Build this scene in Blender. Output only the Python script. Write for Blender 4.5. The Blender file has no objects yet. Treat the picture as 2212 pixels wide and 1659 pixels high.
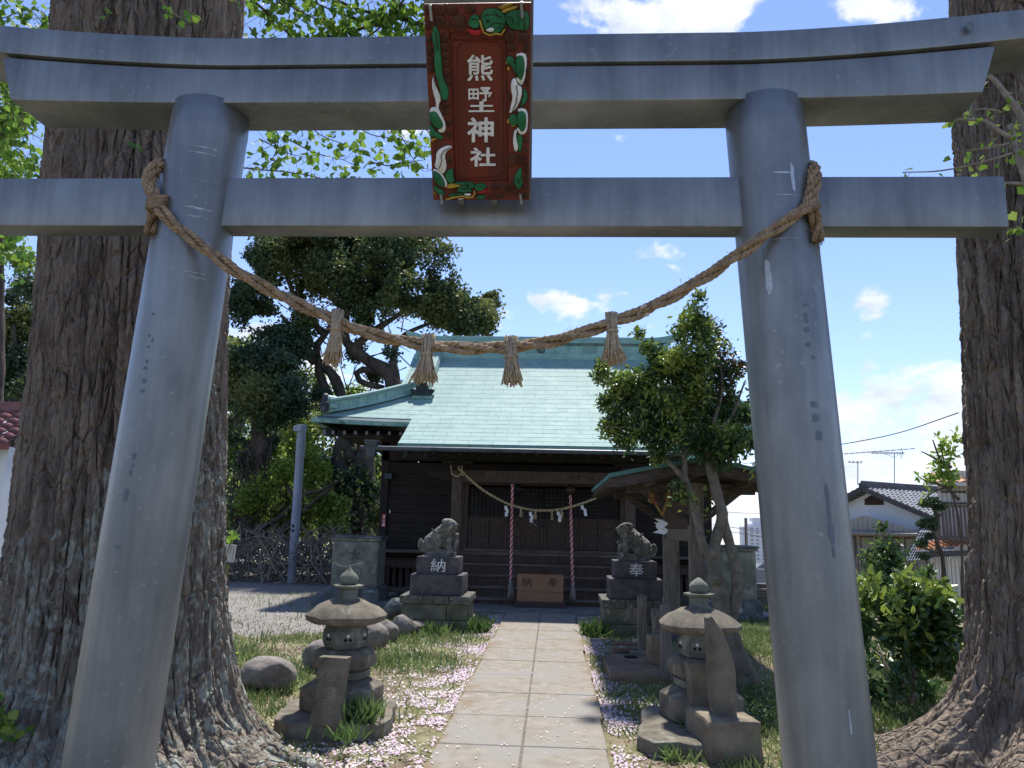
import bpy, bmesh, math, random
import numpy as np
from mathutils import Vector, Matrix

random.seed(7)
rng = np.random.default_rng(7)
SC = bpy.context.scene
COL = SC.collection
R = math.radians
PI = math.pi

# ------------------------------------------------------------------ camera
CAM = np.array((0.195, 0.0, 1.6))
YAW, PITCH, ROLL = R(3.2), R(10.25), R(-1.3)
def _rot(yaw, pitch, roll):
    cy, sy = math.cos(yaw), math.sin(yaw)
    cp, sp = math.cos(pitch), math.sin(pitch)
    cr, sr = math.cos(roll), math.sin(roll)
    Rz = np.array([[cy, -sy, 0], [sy, cy, 0], [0, 0, 1]])
    Rx = np.array([[1, 0, 0], [0, cp, -sp], [0, sp, cp]])
    Ry = np.array([[cr, 0, sr], [0, 1, 0], [-sr, 0, cr]])
    return Rz @ Rx @ Ry
RC = _rot(YAW, PITCH, ROLL)
cam_d = bpy.data.cameras.new('camera')
cam_d.sensor_width = 36.0
cam_d.lens = 27.0
cam_d.clip_end = 6000
cam_d.clip_start = 0.05
cam = bpy.data.objects.new('camera', cam_d)
COL.objects.link(cam)
cam.matrix_world = Matrix(((RC[0, 0], RC[0, 2], -RC[0, 1], CAM[0]),
                           (RC[1, 0], RC[1, 2], -RC[1, 1], CAM[1]),
                           (RC[2, 0], RC[2, 2], -RC[2, 1], CAM[2]),
                           (0, 0, 0, 1)))
SC.camera = cam

def ray(x, y):
    return RC @ np.array([(x - 1106) / 1659.0, 1.0, -(y - 829.5) / 1659.0])
def A(x, y, Y):                      # survey: sight line through a measured point, at distance Y
    r = ray(x, y)
    return Vector(CAM + r * (Y / r[1]))
def G(x, y, z=0.0):                  # survey: point on the ground
    r = ray(x, y)
    return Vector(CAM + r * ((z - CAM[2]) / r[2]))

# ------------------------------------------------------------------ sky, sun, exposure
SUN_AZ, SUN_EL = R(6.0), R(64.0)    # azimuth from +Y towards +X
SC.view_settings.view_transform = 'Standard'
SC.view_settings.look = 'None'
SC.view_settings.exposure = 1.25
SC.view_settings.gamma = 1.0
SC.view_settings.use_curve_mapping = False
W = bpy.data.worlds.new('World')
SC.world = W
W.use_nodes = True
nt = W.node_tree
nt.nodes.clear()
N = nt.nodes.new
L = nt.links.new
out = N('ShaderNodeOutputWorld')
sky = N('ShaderNodeTexSky')
sky.sky_type = 'NISHITA'
sky.sun_disc = False
sky.sun_elevation = SUN_EL
sky.sun_rotation = SUN_AZ
sky.air_density = 1.0
sky.dust_density = 0.05
sky.ozone_density = 2.5
bg = N('ShaderNodeBackground')
bg.inputs[1].default_value = 0.086
tint = N('ShaderNodeMix'); tint.data_type = 'RGBA'; tint.blend_type = 'MULTIPLY'; tint.inputs['Factor'].default_value = 1.0
L(sky.outputs[0], tint.inputs['A']); tint.inputs['B'].default_value = (.95, .91, 1.05, 1)
L(tint.outputs['Result'], bg.inputs[0])
tc = N('ShaderNodeTexCoord')
def vmath(op, a, b=None):
    n = N('ShaderNodeVectorMath'); n.operation = op
    for i, v in enumerate((a, b)):
        if v is None: continue
        if isinstance(v, (tuple, list, np.ndarray, Vector)): n.inputs[i].default_value = tuple(v)
        else: L(v, n.inputs[i])
    return n
def fmath(op, a, b=None, c=None, clamp=False):
    n = N('ShaderNodeMath'); n.operation = op; n.use_clamp = clamp
    for i, v in enumerate((a, b, c)):
        if v is None: continue
        if isinstance(v, (int, float)): n.inputs[i].default_value = v
        else: L(v, n.inputs[i])
    return n.outputs[0]
D = vmath('NORMALIZE', tc.outputs['Generated']).outputs[0]
def noise_w(scale, detail, rough, vec, dist=0.0):
    n = N('ShaderNodeTexNoise')
    n.inputs['Scale'].default_value = scale
    n.inputs['Detail'].default_value = detail
    n.inputs['Roughness'].default_value = rough
    n.inputs['Distortion'].default_value = dist
    L(vec, n.inputs['Vector'])
    return n.outputs['Fac']
stretch = vmath('MULTIPLY', D, (1, 1, 1.7)).outputs[0]
n1 = noise_w(9.0, 7, 0.56, stretch, 0.15)
n2 = noise_w(2.3, 3, 0.5, D)
# cumulus masses: (measured x, y, angular radius in degrees, strength)
clouds = [(1915, 890, 4.6, .40), (1975, 870, 4.2, .42), (1870, 900, 2.6, .32), (2050, 920, 5, .42), (1960, 980, 4.6, .36), (1890, 1010, 3.4, .28), (1840, 1060, 4, .30),
          (2100, 960, 6, .4), (1990, 765, 2.2, .16), (1890, 650, 1.9, .13), (1930, 1040, 5, .34), (2000, 1050, 5, .34),
          (1182, 632, 2.6, .25), (1215, 668, 2.2, .20), (1097, 617, 1.7, .19), (1303, 617, 1.3, .17), (1080, 690, 2.4, .24),
          (1390, 20, 5.2, .22), (1530, 10, 5.5, .26), (1660, 20, 5.5, .21), (1850, -60, 6, .2), (1440, -120, 8, .26), (1700, -150, 9, .22),
          (740, 830, 5, .34), (650, 800, 4, .28), (560, 770, 3, .24), (400, 700, 5, .24),
          (1620, 1070, 6, .28), (1500, 1090, 8, .18), (600, 1080, 14, .2), (300, 1000, 12, .2)]
total = None
for (x, y, rad, amp) in clouds:
    d = ray(x, y); d = d / np.linalg.norm(d)
    dot = vmath('DOT_PRODUCT', D, d).outputs['Value']
    m = N('ShaderNodeMapRange'); m.interpolation_type = 'SMOOTHSTEP'
    m.inputs['From Min'].default_value = math.cos(R(rad))
    m.inputs['From Max'].default_value = 1.0
    m.inputs['To Min'].default_value = 0.0
    m.inputs['To Max'].default_value = amp
    L(dot, m.inputs['Value'])
    total = m.outputs[0] if total is None else fmath('MAXIMUM', total, m.outputs[0])
elsewhere = N('ShaderNodeMapRange')           # scattered cloud over the rest of the sky
elsewhere.inputs['From Min'].default_value = 0.56
elsewhere.inputs['From Max'].default_value = 0.8
elsewhere.inputs['To Max'].default_value = 0.2
L(n2, elsewhere.inputs['Value'])
n1 = fmath('MULTIPLY_ADD', n1, 1.7, -.35)
fld = fmath('ADD', fmath('ADD', n1, total), elsewhere.outputs[0])
cov = N('ShaderNodeMapRange'); cov.interpolation_type = 'SMOOTHSTEP'
cov.inputs['From Min'].default_value = 0.68
cov.inputs['From Max'].default_value = 0.86
L(fld, cov.inputs['Value'])
sh = noise_w(14.0, 4, 0.6, vmath('ADD', stretch, (0.02, 0.0, 0.05)).outputs[0])
shr = N('ShaderNodeValToRGB')
shr.color_ramp.elements[0].position = .36; shr.color_ramp.elements[0].color = (.68, .74, .86, 1)
shr.color_ramp.elements[1].position = .58; shr.color_ramp.elements[1].color = (.95, .97, 1.0, 1)
L(sh, shr.inputs[0])
cbg = N('ShaderNodeBackground'); cbg.inputs[1].default_value = 0.50
L(shr.outputs[0], cbg.inputs[0])
mixs = N('ShaderNodeMixShader')
L(fmath('MULTIPLY', cov.outputs[0], 0.92), mixs.inputs[0])
L(bg.outputs[0], mixs.inputs[1]); L(cbg.outputs[0], mixs.inputs[2])
# pale band of distant air towards the horizon, all the way round
sep = N('ShaderNodeSeparateXYZ'); L(D, sep.inputs[0])
hz = fmath('MULTIPLY', fmath('POWER', 2.718, fmath('MULTIPLY', fmath('ABSOLUTE', sep.outputs[2]), -11.0)), 0.45)
hbg = N('ShaderNodeBackground'); hbg.inputs[0].default_value = (.66, .78, 1.0, 1); hbg.inputs[1].default_value = 0.42
mix2 = N('ShaderNodeMixShader'); L(hz, mix2.inputs[0]); L(mixs.outputs[0], mix2.inputs[1]); L(hbg.outputs[0], mix2.inputs[2])
L(mix2.outputs[0], out.inputs[0])
SC.cycles.max_bounces = 6; SC.cycles.diffuse_bounces = 3; SC.cycles.glossy_bounces = 2; SC.cycles.transmission_bounces = 3
SC.cycles.transparent_max_bounces = 4; SC.cycles.caustics_reflective = False; SC.cycles.caustics_refractive = False

sun_d = bpy.data.lights.new('sun', 'SUN')
sun_d.energy = 3.0
sun_d.angle = R(3.0)
sun_d.color = (1.0, 0.955, 0.88)
sun = bpy.data.objects.new('sun', sun_d)
COL.objects.link(sun)
sd = Vector((math.sin(SUN_AZ) * math.cos(SUN_EL), math.cos(SUN_AZ) * math.cos(SUN_EL), math.sin(SUN_EL)))
sun.rotation_euler = sd.to_track_quat('Z', 'Y').to_euler()
sun.location = sd * 60

# ------------------------------------------------------------------ numeric noise
_T = rng.random((64, 64, 64)).astype(np.float32)
def vn(p):
    p = np.asarray(p, dtype=np.float64)
    i = np.floor(p).astype(np.int64); f = p - i
    f = f * f * (3 - 2 * f)
    i0 = i & 63; i1 = (i + 1) & 63
    x0, y0, z0 = i0[..., 0], i0[..., 1], i0[..., 2]
    x1, y1, z1 = i1[..., 0], i1[..., 1], i1[..., 2]
    fx, fy, fz = f[..., 0], f[..., 1], f[..., 2]
    a = _T[x0, y0, z0] * (1 - fx) + _T[x1, y0, z0] * fx
    b = _T[x0, y1, z0] * (1 - fx) + _T[x1, y1, z0] * fx
    c = _T[x0, y0, z1] * (1 - fx) + _T[x1, y0, z1] * fx
    d = _T[x0, y1, z1] * (1 - fx) + _T[x1, y1, z1] * fx
    return (a * (1 - fy) + b * fy) * (1 - fz) + (c * (1 - fy) + d * fy) * fz
def fbm(p, o=4, g=.5):
    p = np.asarray(p, dtype=np.float64); s = 0; a = 1; t = 0
    for k in range(o):
        s = s + a * vn(p * 2 ** k + 17.3 * k); t += a; a *= g
    return s / t

# ------------------------------------------------------------------ materials
MATS = {}
def mat(name, c1, c2=None, rough=.8, scale=3.0, bump=0.0, bscale=40.0, stretch=None, metal=0.0, spec=.3,
        lo=.35, hi=.65, c3=None, s3=8.0, t3=.6, detail=3, bdist=.02, voro=None, transl=0.0, streak=0.0, edge=None):
    if name in MATS: return MATS[name]
    m = bpy.data.materials.new(name); m.use_nodes = True
    t = m.node_tree; nn = t.nodes; lk = t.links.new
    b = nn['Principled BSDF']
    b.inputs['Roughness'].default_value = rough
    b.inputs['Metallic'].default_value = metal
    b.inputs['Specular IOR Level'].default_value = spec
    geo = nn.new('ShaderNodeNewGeometry')
    vec = geo.outputs['Position']
    if stretch:
        mp = nn.new('ShaderNodeMapping'); mp.inputs['Scale'].default_value = stretch
        lk(vec, mp.inputs['Vector']); vec = mp.outputs[0]
    def noi(s, d=detail, v=None):
        n = nn.new('ShaderNodeTexNoise'); n.inputs['Scale'].default_value = s; n.inputs['Detail'].default_value = d
        n.inputs['Roughness'].default_value = .6
        lk(v or vec, n.inputs['Vector']); return n.outputs['Fac']
    if c2 is None: c2 = tuple(x * .7 for x in c1)
    rp = nn.new('ShaderNodeValToRGB')
    rp.color_ramp.elements[0].position = lo; rp.color_ramp.elements[0].color = (*c2, 1)
    rp.color_ramp.elements[1].position = hi; rp.color_ramp.elements[1].color = (*c1, 1)
    lk(noi(scale), rp.inputs[0])
    col = rp.outputs[0]
    if c3 is not None:
        r3 = nn.new('ShaderNodeValToRGB')
        r3.color_ramp.elements[0].position = t3; r3.color_ramp.elements[0].color = (0, 0, 0, 1)
        r3.color_ramp.elements[1].position = min(.99, t3 + .08); r3.color_ramp.elements[1].color = (1, 1, 1, 1)
        lk(noi(s3, 4, geo.outputs['Position']), r3.inputs[0])
        mx = nn.new('ShaderNodeMix'); mx.data_type = 'RGBA'
        lk(r3.outputs[0], mx.inputs['Factor']); lk(col, mx.inputs['A']); mx.inputs['B'].default_value = (*c3, 1)
        col = mx.outputs['Result']
    if streak:      # rain runs down the metal
        mp2 = nn.new('ShaderNodeMapping'); mp2.inputs['Scale'].default_value = (26, 26, 1.1); lk(geo.outputs['Position'], mp2.inputs['Vector'])
        r4 = nn.new('ShaderNodeValToRGB'); r4.color_ramp.elements[0].position = .36; r4.color_ramp.elements[0].color = (1 - streak,) * 3 + (1,); r4.color_ramp.elements[1].position = .60
        lk(noi(1.0, 3, mp2.outputs[0]), r4.inputs[0])
        m4 = nn.new('ShaderNodeMix'); m4.data_type = 'RGBA'; m4.blend_type = 'MULTIPLY'; m4.inputs['Factor'].default_value = 1.0
        lk(col, m4.inputs['A']); lk(r4.outputs[0], m4.inputs['B']); col = m4.outputs['Result']
    if edge:        # soil washed over the margins of the path
        sx = nn.new('ShaderNodeSeparateXYZ'); lk(geo.outputs['Position'], sx.inputs[0])
        ab = nn.new('ShaderNodeMath'); ab.operation = 'ABSOLUTE'; lk(sx.outputs['X'], ab.inputs[0])
        ad = nn.new('ShaderNodeMath'); ad.operation = 'MULTIPLY_ADD'; lk(noi(2.6, 4, geo.outputs['Position']), ad.inputs[0]); ad.inputs[1].default_value = .75; lk(ab.outputs[0], ad.inputs[2])
        r5 = nn.new('ShaderNodeMapRange'); r5.inputs['From Min'].default_value = .93; r5.inputs['From Max'].default_value = 1.06; lk(ad.outputs[0], r5.inputs['Value'])
        m5 = nn.new('ShaderNodeMix'); m5.data_type = 'RGBA'; lk(r5.outputs[0], m5.inputs['Factor']); lk(col, m5.inputs['A']); m5.inputs['B'].default_value = (*edge, 1); col = m5.outputs['Result']
    lk(col, b.inputs['Base Color'])
    if bump:
        bn = nn.new('ShaderNodeBump'); bn.inputs['Strength'].default_value = bump; bn.inputs['Distance'].default_value = bdist
        h = noi(bscale, 4)
        if voro:
            vo = nn.new('ShaderNodeTexVoronoi'); vo.feature = 'DISTANCE_TO_EDGE'; vo.inputs['Scale'].default_value = voro
            dv = nn.new('ShaderNodeVectorMath'); dv.operation = 'MULTIPLY_ADD'; nz = nn.new('ShaderNodeTexNoise'); nz.inputs['Scale'].default_value = 9; nz.inputs['Detail'].default_value = 2; lk(vec, nz.inputs['Vector'])
            lk(nz.outputs['Color'], dv.inputs[0]); dv.inputs[1].default_value = (.06, .06, .06); lk(vec, dv.inputs[2]); lk(dv.outputs[0], vo.inputs['Vector'])
            mn = nn.new('ShaderNodeMath'); mn.operation = 'MULTIPLY'; mn.use_clamp = True; lk(vo.outputs['Distance'], mn.inputs[0]); mn.inputs[1].default_value = 5.0
            a = nn.new('ShaderNodeMath'); a.operation = 'ADD'
            lk(h, a.inputs[0]); lk(mn.outputs[0], a.inputs[1]); h = a.outputs[0]
        lk(h, bn.inputs['Height']); lk(bn.outputs[0], b.inputs['Normal'])
    if transl:
        tr = nn.new('ShaderNodeBsdfTranslucent'); lk(col, tr.inputs['Color'])
        ms = nn.new('ShaderNodeMixShader'); ms.inputs[0].default_value = transl
        lk(b.outputs[0], ms.inputs[1]); lk(tr.outputs[0], ms.inputs[2])
        lk(ms.outputs[0], nn['Material Output'].inputs['Surface'])
    MATS[name] = m
    return m

steel = mat('galvanised_steel', (.276, .290, .298), (.176, .189, .199), rough=.36, scale=4, metal=.45, spec=.5, bump=.10, bscale=150, stretch=(1, 1, .45),
            c3=(.30, .31, .315), s3=30, t3=.62, lo=.33, hi=.66, streak=.13)
steel_patch = mat('touch_up_paint', (.15, .18, .205), (.13, .155, .18), rough=.55)
steel_scuff = mat('scuffed_zinc', (.55, .60, .66), (.42, .46, .52), rough=.5, metal=.3, scale=30)
steel_dark = mat('dark_seam', (.035, .03, .03), rough=.9)
hook_m = mat('hook_metal', (.33, .36, .38), rough=.4, metal=.6)
bark_l = mat('ginkgo_bark', (.285, .225, .180), (.145, .110, .088), rough=.95, scale=7, bump=1.0, bscale=55, stretch=(1, 1, .25), voro=13, bdist=.03, c3=(.255, .21, .18), s3=11, t3=.60)
bark_low = mat('lichen_bark', (.29, .25, .205), (.15, .122, .10), rough=.95, scale=7, bump=1.0, bscale=55, stretch=(1, 1, .25), voro=13, bdist=.03, c3=(.33, .345, .295), s3=13, t3=.51)
bark_r = mat('ginkgo_bark_grey', (.295, .238, .188), (.14, .108, .085), rough=.95, scale=8, bump=1.0, bscale=55, stretch=(1, 1, .25), voro=14, bdist=.03, c3=(.30, .25, .195), s3=14, t3=.60)
twig_m = mat('twig', (.13, .10, .08), (.06, .05, .04), rough=.9, scale=20)
twig_pale = mat('pale_branch', (.34, .29, .24), (.2, .17, .14), rough=.9, scale=20)
brush_m = mat('dead_branches', (.30, .26, .22), (.13, .11, .092), rough=.95, scale=9)
trunk_m = mat('evergreen_bark', (.13, .105, .085), (.055, .045, .038), rough=.95, scale=4, bump=.6, bscale=30, stretch=(1, 1, .4), bdist=.05)
stem_m = mat('camellia_bark', (.23, .20, .16), (.12, .11, .085), rough=.9, scale=9, bump=.4, bscale=50, c3=(.20, .215, .15), s3=14, t3=.58)
wood_dk = mat('blackened_wood', (.030, .024, .021), (.014, .012, .011), rough=.75, scale=5, stretch=(1, 1, 7), bump=.3, bscale=20)
wood_v = mat('dark_timber_post', (.125, .090, .074), (.052, .038, .032), rough=.8, scale=9, stretch=(6, 6, .5), bump=.3, bscale=20)
wood_door = mat('door_timber', (.115, .078, .062), (.048, .034, .028), rough=.75, scale=9, stretch=(6, 6, .6), bump=.25, bscale=20)
wood_step = mat('step_timber', (.20, .168, .142), (.085, .07, .06), rough=.85, scale=4, stretch=(.6, 6, 8), bump=.3, bscale=18)
wood_grey = mat('weathered_post', (.235, .205, .170), (.105, .092, .078), rough=.9, scale=8, stretch=(6, 6, .5), bump=.4, bscale=18)
wood_pav = mat('pavilion_timber', (.112, .092, .080), (.05, .041, .036), rough=.85, scale=6, stretch=(1.2, 1.2, 5), bump=.3, bscale=18)
wood_end = mat('rafter_end', (.20, .20, .20), (.12, .12, .12), rough=.8)
copper = mat('verdigris_plate', (.242, .368, .340), (.190, .308, .292), rough=.66, scale=2.6, spec=.18, c3=(.272, .388, .362), s3=1.7, t3=.56, bump=.06, bscale=30)
copper2 = mat('verdigris_plate_pale', (.256, .380, .352), (.205, .322, .306), rough=.66, scale=3.4, spec=.18, bump=.06, bscale=30)
copper_e = mat('verdigris_edge', (.24, .42, .37), (.13, .26, .24), rough=.6, scale=7, c3=(.03, .05, .05), s3=3.5, t3=.62)
copper_r = mat('verdigris_ridge', (.29, .47, .43), (.20, .36, .34), rough=.55, scale=5)
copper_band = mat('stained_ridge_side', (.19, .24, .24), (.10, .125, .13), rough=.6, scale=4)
under_m = mat('roof_underlay', (.12, .17, .17), rough=.8)
orn_m = mat('dark_copper_ornament', (.045, .055, .062), (.02, .025, .03), rough=.6, scale=8)
gutter_m = mat('dark_gutter', (.085, .10, .115), (.05, .06, .07), rough=.4, scale=6)
pav_cop = mat('pavilion_copper', (.10, .24, .22), (.055, .14, .13), rough=.55, scale=4)
stone_dk = mat('dark_pedestal_stone', (.115, .105, .110), (.060, .054, .058), rough=.8, scale=7, bump=.25, bscale=80, c3=(.21, .205, .20), s3=30, t3=.66)
stone_tuff = mat('mossy_tuff', (.180, .178, .128), (.095, .098, .068), rough=.95, scale=5, bump=.5, bscale=60, c3=(.25, .25, .21), s3=9, t3=.60)
stone_cap = mat('pitted_cap_stone', (.165, .16, .135), (.07, .068, .058), rough=.95, scale=12, bump=.6, bscale=70, c3=(.33, .33, .30), s3=22, t3=.60)
stone_lion = mat('lichened_guardian_stone', (.20, .195, .165), (.085, .085, .075), rough=.9, scale=9, bump=.4, bscale=70, c3=(.38, .39, .36), s3=13, t3=.58)
stone_br = mat('brown_lantern_stone', (.205, .180, .140), (.112, .098, .076), rough=.95, scale=7, bump=.4, bscale=90, c3=(.25, .245, .195), s3=6, t3=.57)
stone_gr = mat('green_grey_stone', (.215, .225, .185), (.125, .130, .110), rough=.92, scale=6, bump=.35, bscale=80, c3=(.30, .30, .25), s3=5, t3=.58)
stone_wet = mat('blue_stone', (.135, .155, .155), (.05, .06, .062), rough=.6, scale=4, bump=.4, bscale=40, c3=(.32, .35, .33), s3=5, t3=.62)
stone_block = mat('rough_sandstone', (.27, .225, .165), (.155, .125, .09), rough=.95, scale=6, bump=.6, bscale=60, c3=(.20, .20, .125), s3=5, t3=.57)
boulder_m = mat('river_boulder', (.245, .220, .195), (.145, .128, .112), rough=.9, scale=5, bump=.3, bscale=60, c3=(.31, .29, .265), s3=12, t3=.60)
concrete = mat('path_concrete', (.285, .254, .212), (.215, .190, .155), rough=.92, scale=9, bump=.35, bscale=160, bdist=.006, c3=(.252, .236, .210), s3=1.1, t3=.50, edge=(.215, .155, .10))
apron_m = mat('apron_concrete', (.215, .21, .20), (.14, .138, .132), rough=.9, scale=3, bump=.2, bscale=90)
rope_m = mat('straw_rope', (.44, .315, .195), (.235, .155, .09), rough=.9, scale=28, bump=.5, bscale=160, bdist=.006)
rope_dk = mat('straw_rope_dull', (.36, .255, .16), (.19, .125, .075), rough=.9, scale=28, bump=.5, bscale=160, bdist=.006)
straw_m = mat('dry_straw', (.56, .455, .315), (.34, .255, .165), rough=.85, scale=60)
paper_m = mat('white_paper', (.80, .80, .80), (.70, .70, .70), rough=.7)
white_t = mat('white_paint', (.78, .80, .82), (.62, .64, .66), rough=.6, scale=25)
red_t = mat('red_cord', (.52, .035, .05), (.40, .025, .04), rough=.7)
whitecord = mat('white_cord', (.72, .66, .66), (.55, .48, .48), rough=.8, scale=30)
tassel_m = mat('grey_tassel', (.46, .44, .43), (.27, .26, .25), rough=.9, scale=60)
bell_m = mat('bronze_bell', (.20, .12, .075), (.10, .06, .04), rough=.35, metal=.7)
bell_d = mat('dark_bell', (.05, .065, .075), (.03, .035, .04), rough=.4, metal=.5)
box_m = mat('offering_box_board', (.34, .185, .10), (.27, .14, .075), rough=.6, scale=4, stretch=(.5, 1, 6))
box_d = mat('dark_red_base', (.085, .055, .055), rough=.7)
ink_m = mat('black_ink', (.015, .015, .018), rough=.6)
plq_red = mat('plaque_red_brown', (.17, .026, .012), (.10, .017, .009), rough=.55, scale=5, stretch=(3, .6, .6), spec=.4)
plq_brown = mat('plaque_carved_brown', (.105, .032, .017), (.05, .017, .010), rough=.6, scale=22)
plq_green = mat('plaque_green', (.026, .185, .075), (.015, .11, .046), rough=.62, scale=12)
plq_white = mat('plaque_white', (.84, .84, .84), (.66, .66, .65), rough=.65, scale=40)
plq_yel = mat('plaque_yellow', (.52, .335, .035), (.42, .26, .03), rough=.5)
plq_crim = mat('plaque_red', (.50, .025, .04), rough=.5)
lf = dict(rough=.55, spec=.35)
leaf_gk = mat('ginkgo_leaf', (.235, .37, .055), (.16, .29, .04), scale=3, transl=.45, **lf)
leaf_gk2 = mat('ginkgo_leaf_deep', (.11, .23, .04), (.08, .17, .03), scale=3, transl=.4, **lf)
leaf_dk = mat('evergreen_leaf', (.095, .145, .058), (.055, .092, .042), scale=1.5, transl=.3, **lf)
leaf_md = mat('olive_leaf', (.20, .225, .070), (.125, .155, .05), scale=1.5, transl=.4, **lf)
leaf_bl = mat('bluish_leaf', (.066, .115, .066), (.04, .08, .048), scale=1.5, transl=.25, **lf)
leaf_lt = mat('fresh_leaf', (.36, .46, .10), (.25, .35, .075), scale=1.5, transl=.58, **lf)
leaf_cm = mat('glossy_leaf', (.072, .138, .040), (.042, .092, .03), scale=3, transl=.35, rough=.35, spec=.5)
leaf_cl = mat('glossy_young_sunlit_leaf', (.27, .34, .065), (.18, .26, .05), scale=3, transl=.35, rough=.4, spec=.5)  # yellow-green of young tips, also used to colour leaves as sunlit
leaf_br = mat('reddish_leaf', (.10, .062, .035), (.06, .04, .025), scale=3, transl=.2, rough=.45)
grass_m = mat('grass_blade', (.21, .30, .10), (.13, .205, .065), rough=.7, scale=2, transl=.3)
grass_y = mat('dry_grass_blade', (.33, .36, .16), (.23, .26, .11), rough=.75, scale=2, transl=.3)
weed_m = mat('weed_leaf', (.13, .22, .06), (.08, .15, .045), rough=.7, scale=2, transl=.3)
petal_p = mat('pink_petal', (.82, .64, .76), (.74, .55, .68), rough=.7, scale=6, transl=.2)
petal_w = mat('pale_petal', (.78, .74, .72), (.62, .57, .53), rough=.7, scale=6, transl=.2)
litter_m = mat('leaf_litter', (.20, .15, .10), (.08, .06, .045), rough=.9, scale=20)
red_tile = mat('red_brown_tile', (.20, .065, .060), (.13, .045, .042), rough=.35, scale=6, spec=.5)
grey_tile = mat('grey_roof_tile', (.215, .235, .265), (.115, .125, .145), rough=.7, scale=2, spec=.25)
ridge_tile = mat('dark_ridge_tile', (.095, .085, .095), (.055, .05, .058), rough=.6)
orange_tile = mat('orange_tile', (.47, .235, .115), (.36, .17, .085), rough=.6, scale=4)
wall_w = mat('white_wall', (.72, .75, .78), (.66, .69, .72), rough=.8, scale=1)
wall_g = mat('grey_wall', (.43, .44, .435), (.38, .39, .385), rough=.85, scale=2)
siding_t = mat('tan_siding', (.37, .345, .315), (.31, .29, .265), rough=.8, scale=2)
siding_w = mat('pale_corrugated', (.62, .62, .605), (.52, .52, .51), rough=.6, scale=2)
rail_m = mat('brown_rail', (.13, .105, .095), rough=.6)
trim_d = mat('dark_trim', (.075, .07, .075), rough=.6)
pole_m = mat('grey_pipe', (.31, .35, .42), (.23, .265, .32), rough=.55, scale=3, stretch=(1, 1, .5))
rust_m = mat('rusty_pipe', (.40, .31, .27), (.30, .22, .19), rough=.8, scale=2)
glass_m = mat('window_glass', (.12, .14, .16), rough=.1, spec=.6)
tower_m = mat('tower_white', (.70, .72, .76), (.66, .68, .72), rough=.8)  # its own white, also standing in for pale distant haze
tower_w = mat('tower_window', (.40, .44, .52), rough=.4)
wire_m = mat('black_wire', (.05, .05, .055), rough=.6)
sign_r = mat('red_sign', (.55, .12, .09), rough=.6)
clay_m = mat('brown_slab', (.245, .185, .125), (.16, .115, .08), rough=.95, scale=5, bump=.4, bscale=60)
dark_v = mat('hollow_shade', (.010, .010, .011), rough=.9)  # near-black for shaded slots, holes and hollows, put on solid parts

# ------------------------------------------------------------------ building helpers
ORG = {}
def tag(o, label, cat, group=None):
    o['label'] = label; o['category'] = cat
    if group: o['group'] = group
    return o
def thing(name, loc, label, cat, group=None):
    o = bpy.data.objects.new(name, None)
    o.empty_display_size = .2
    COL.objects.link(o)
    o.location = loc
    ORG[o] = Vector(loc)
    return tag(o, label, cat, group)
def place(o, parent):
    COL.objects.link(o)
    if parent is not None:
        o.parent = parent
        o.location = -ORG.get(parent, Vector((0, 0, 0)))
        ORG[o] = Vector((0, 0, 0))
    else:
        me = o.data
        co = np.empty(len(me.vertices) * 3); me.vertices.foreach_get('co', co); co = co.reshape(-1, 3)
        c = np.array([(co[:, 0].min() + co[:, 0].max()) / 2, (co[:, 1].min() + co[:, 1].max()) / 2, co[:, 2].min()])
        co -= c; me.vertices.foreach_set('co', co.ravel()); me.update()
        o.location = c; ORG[o] = Vector(c)
    return o
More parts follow.
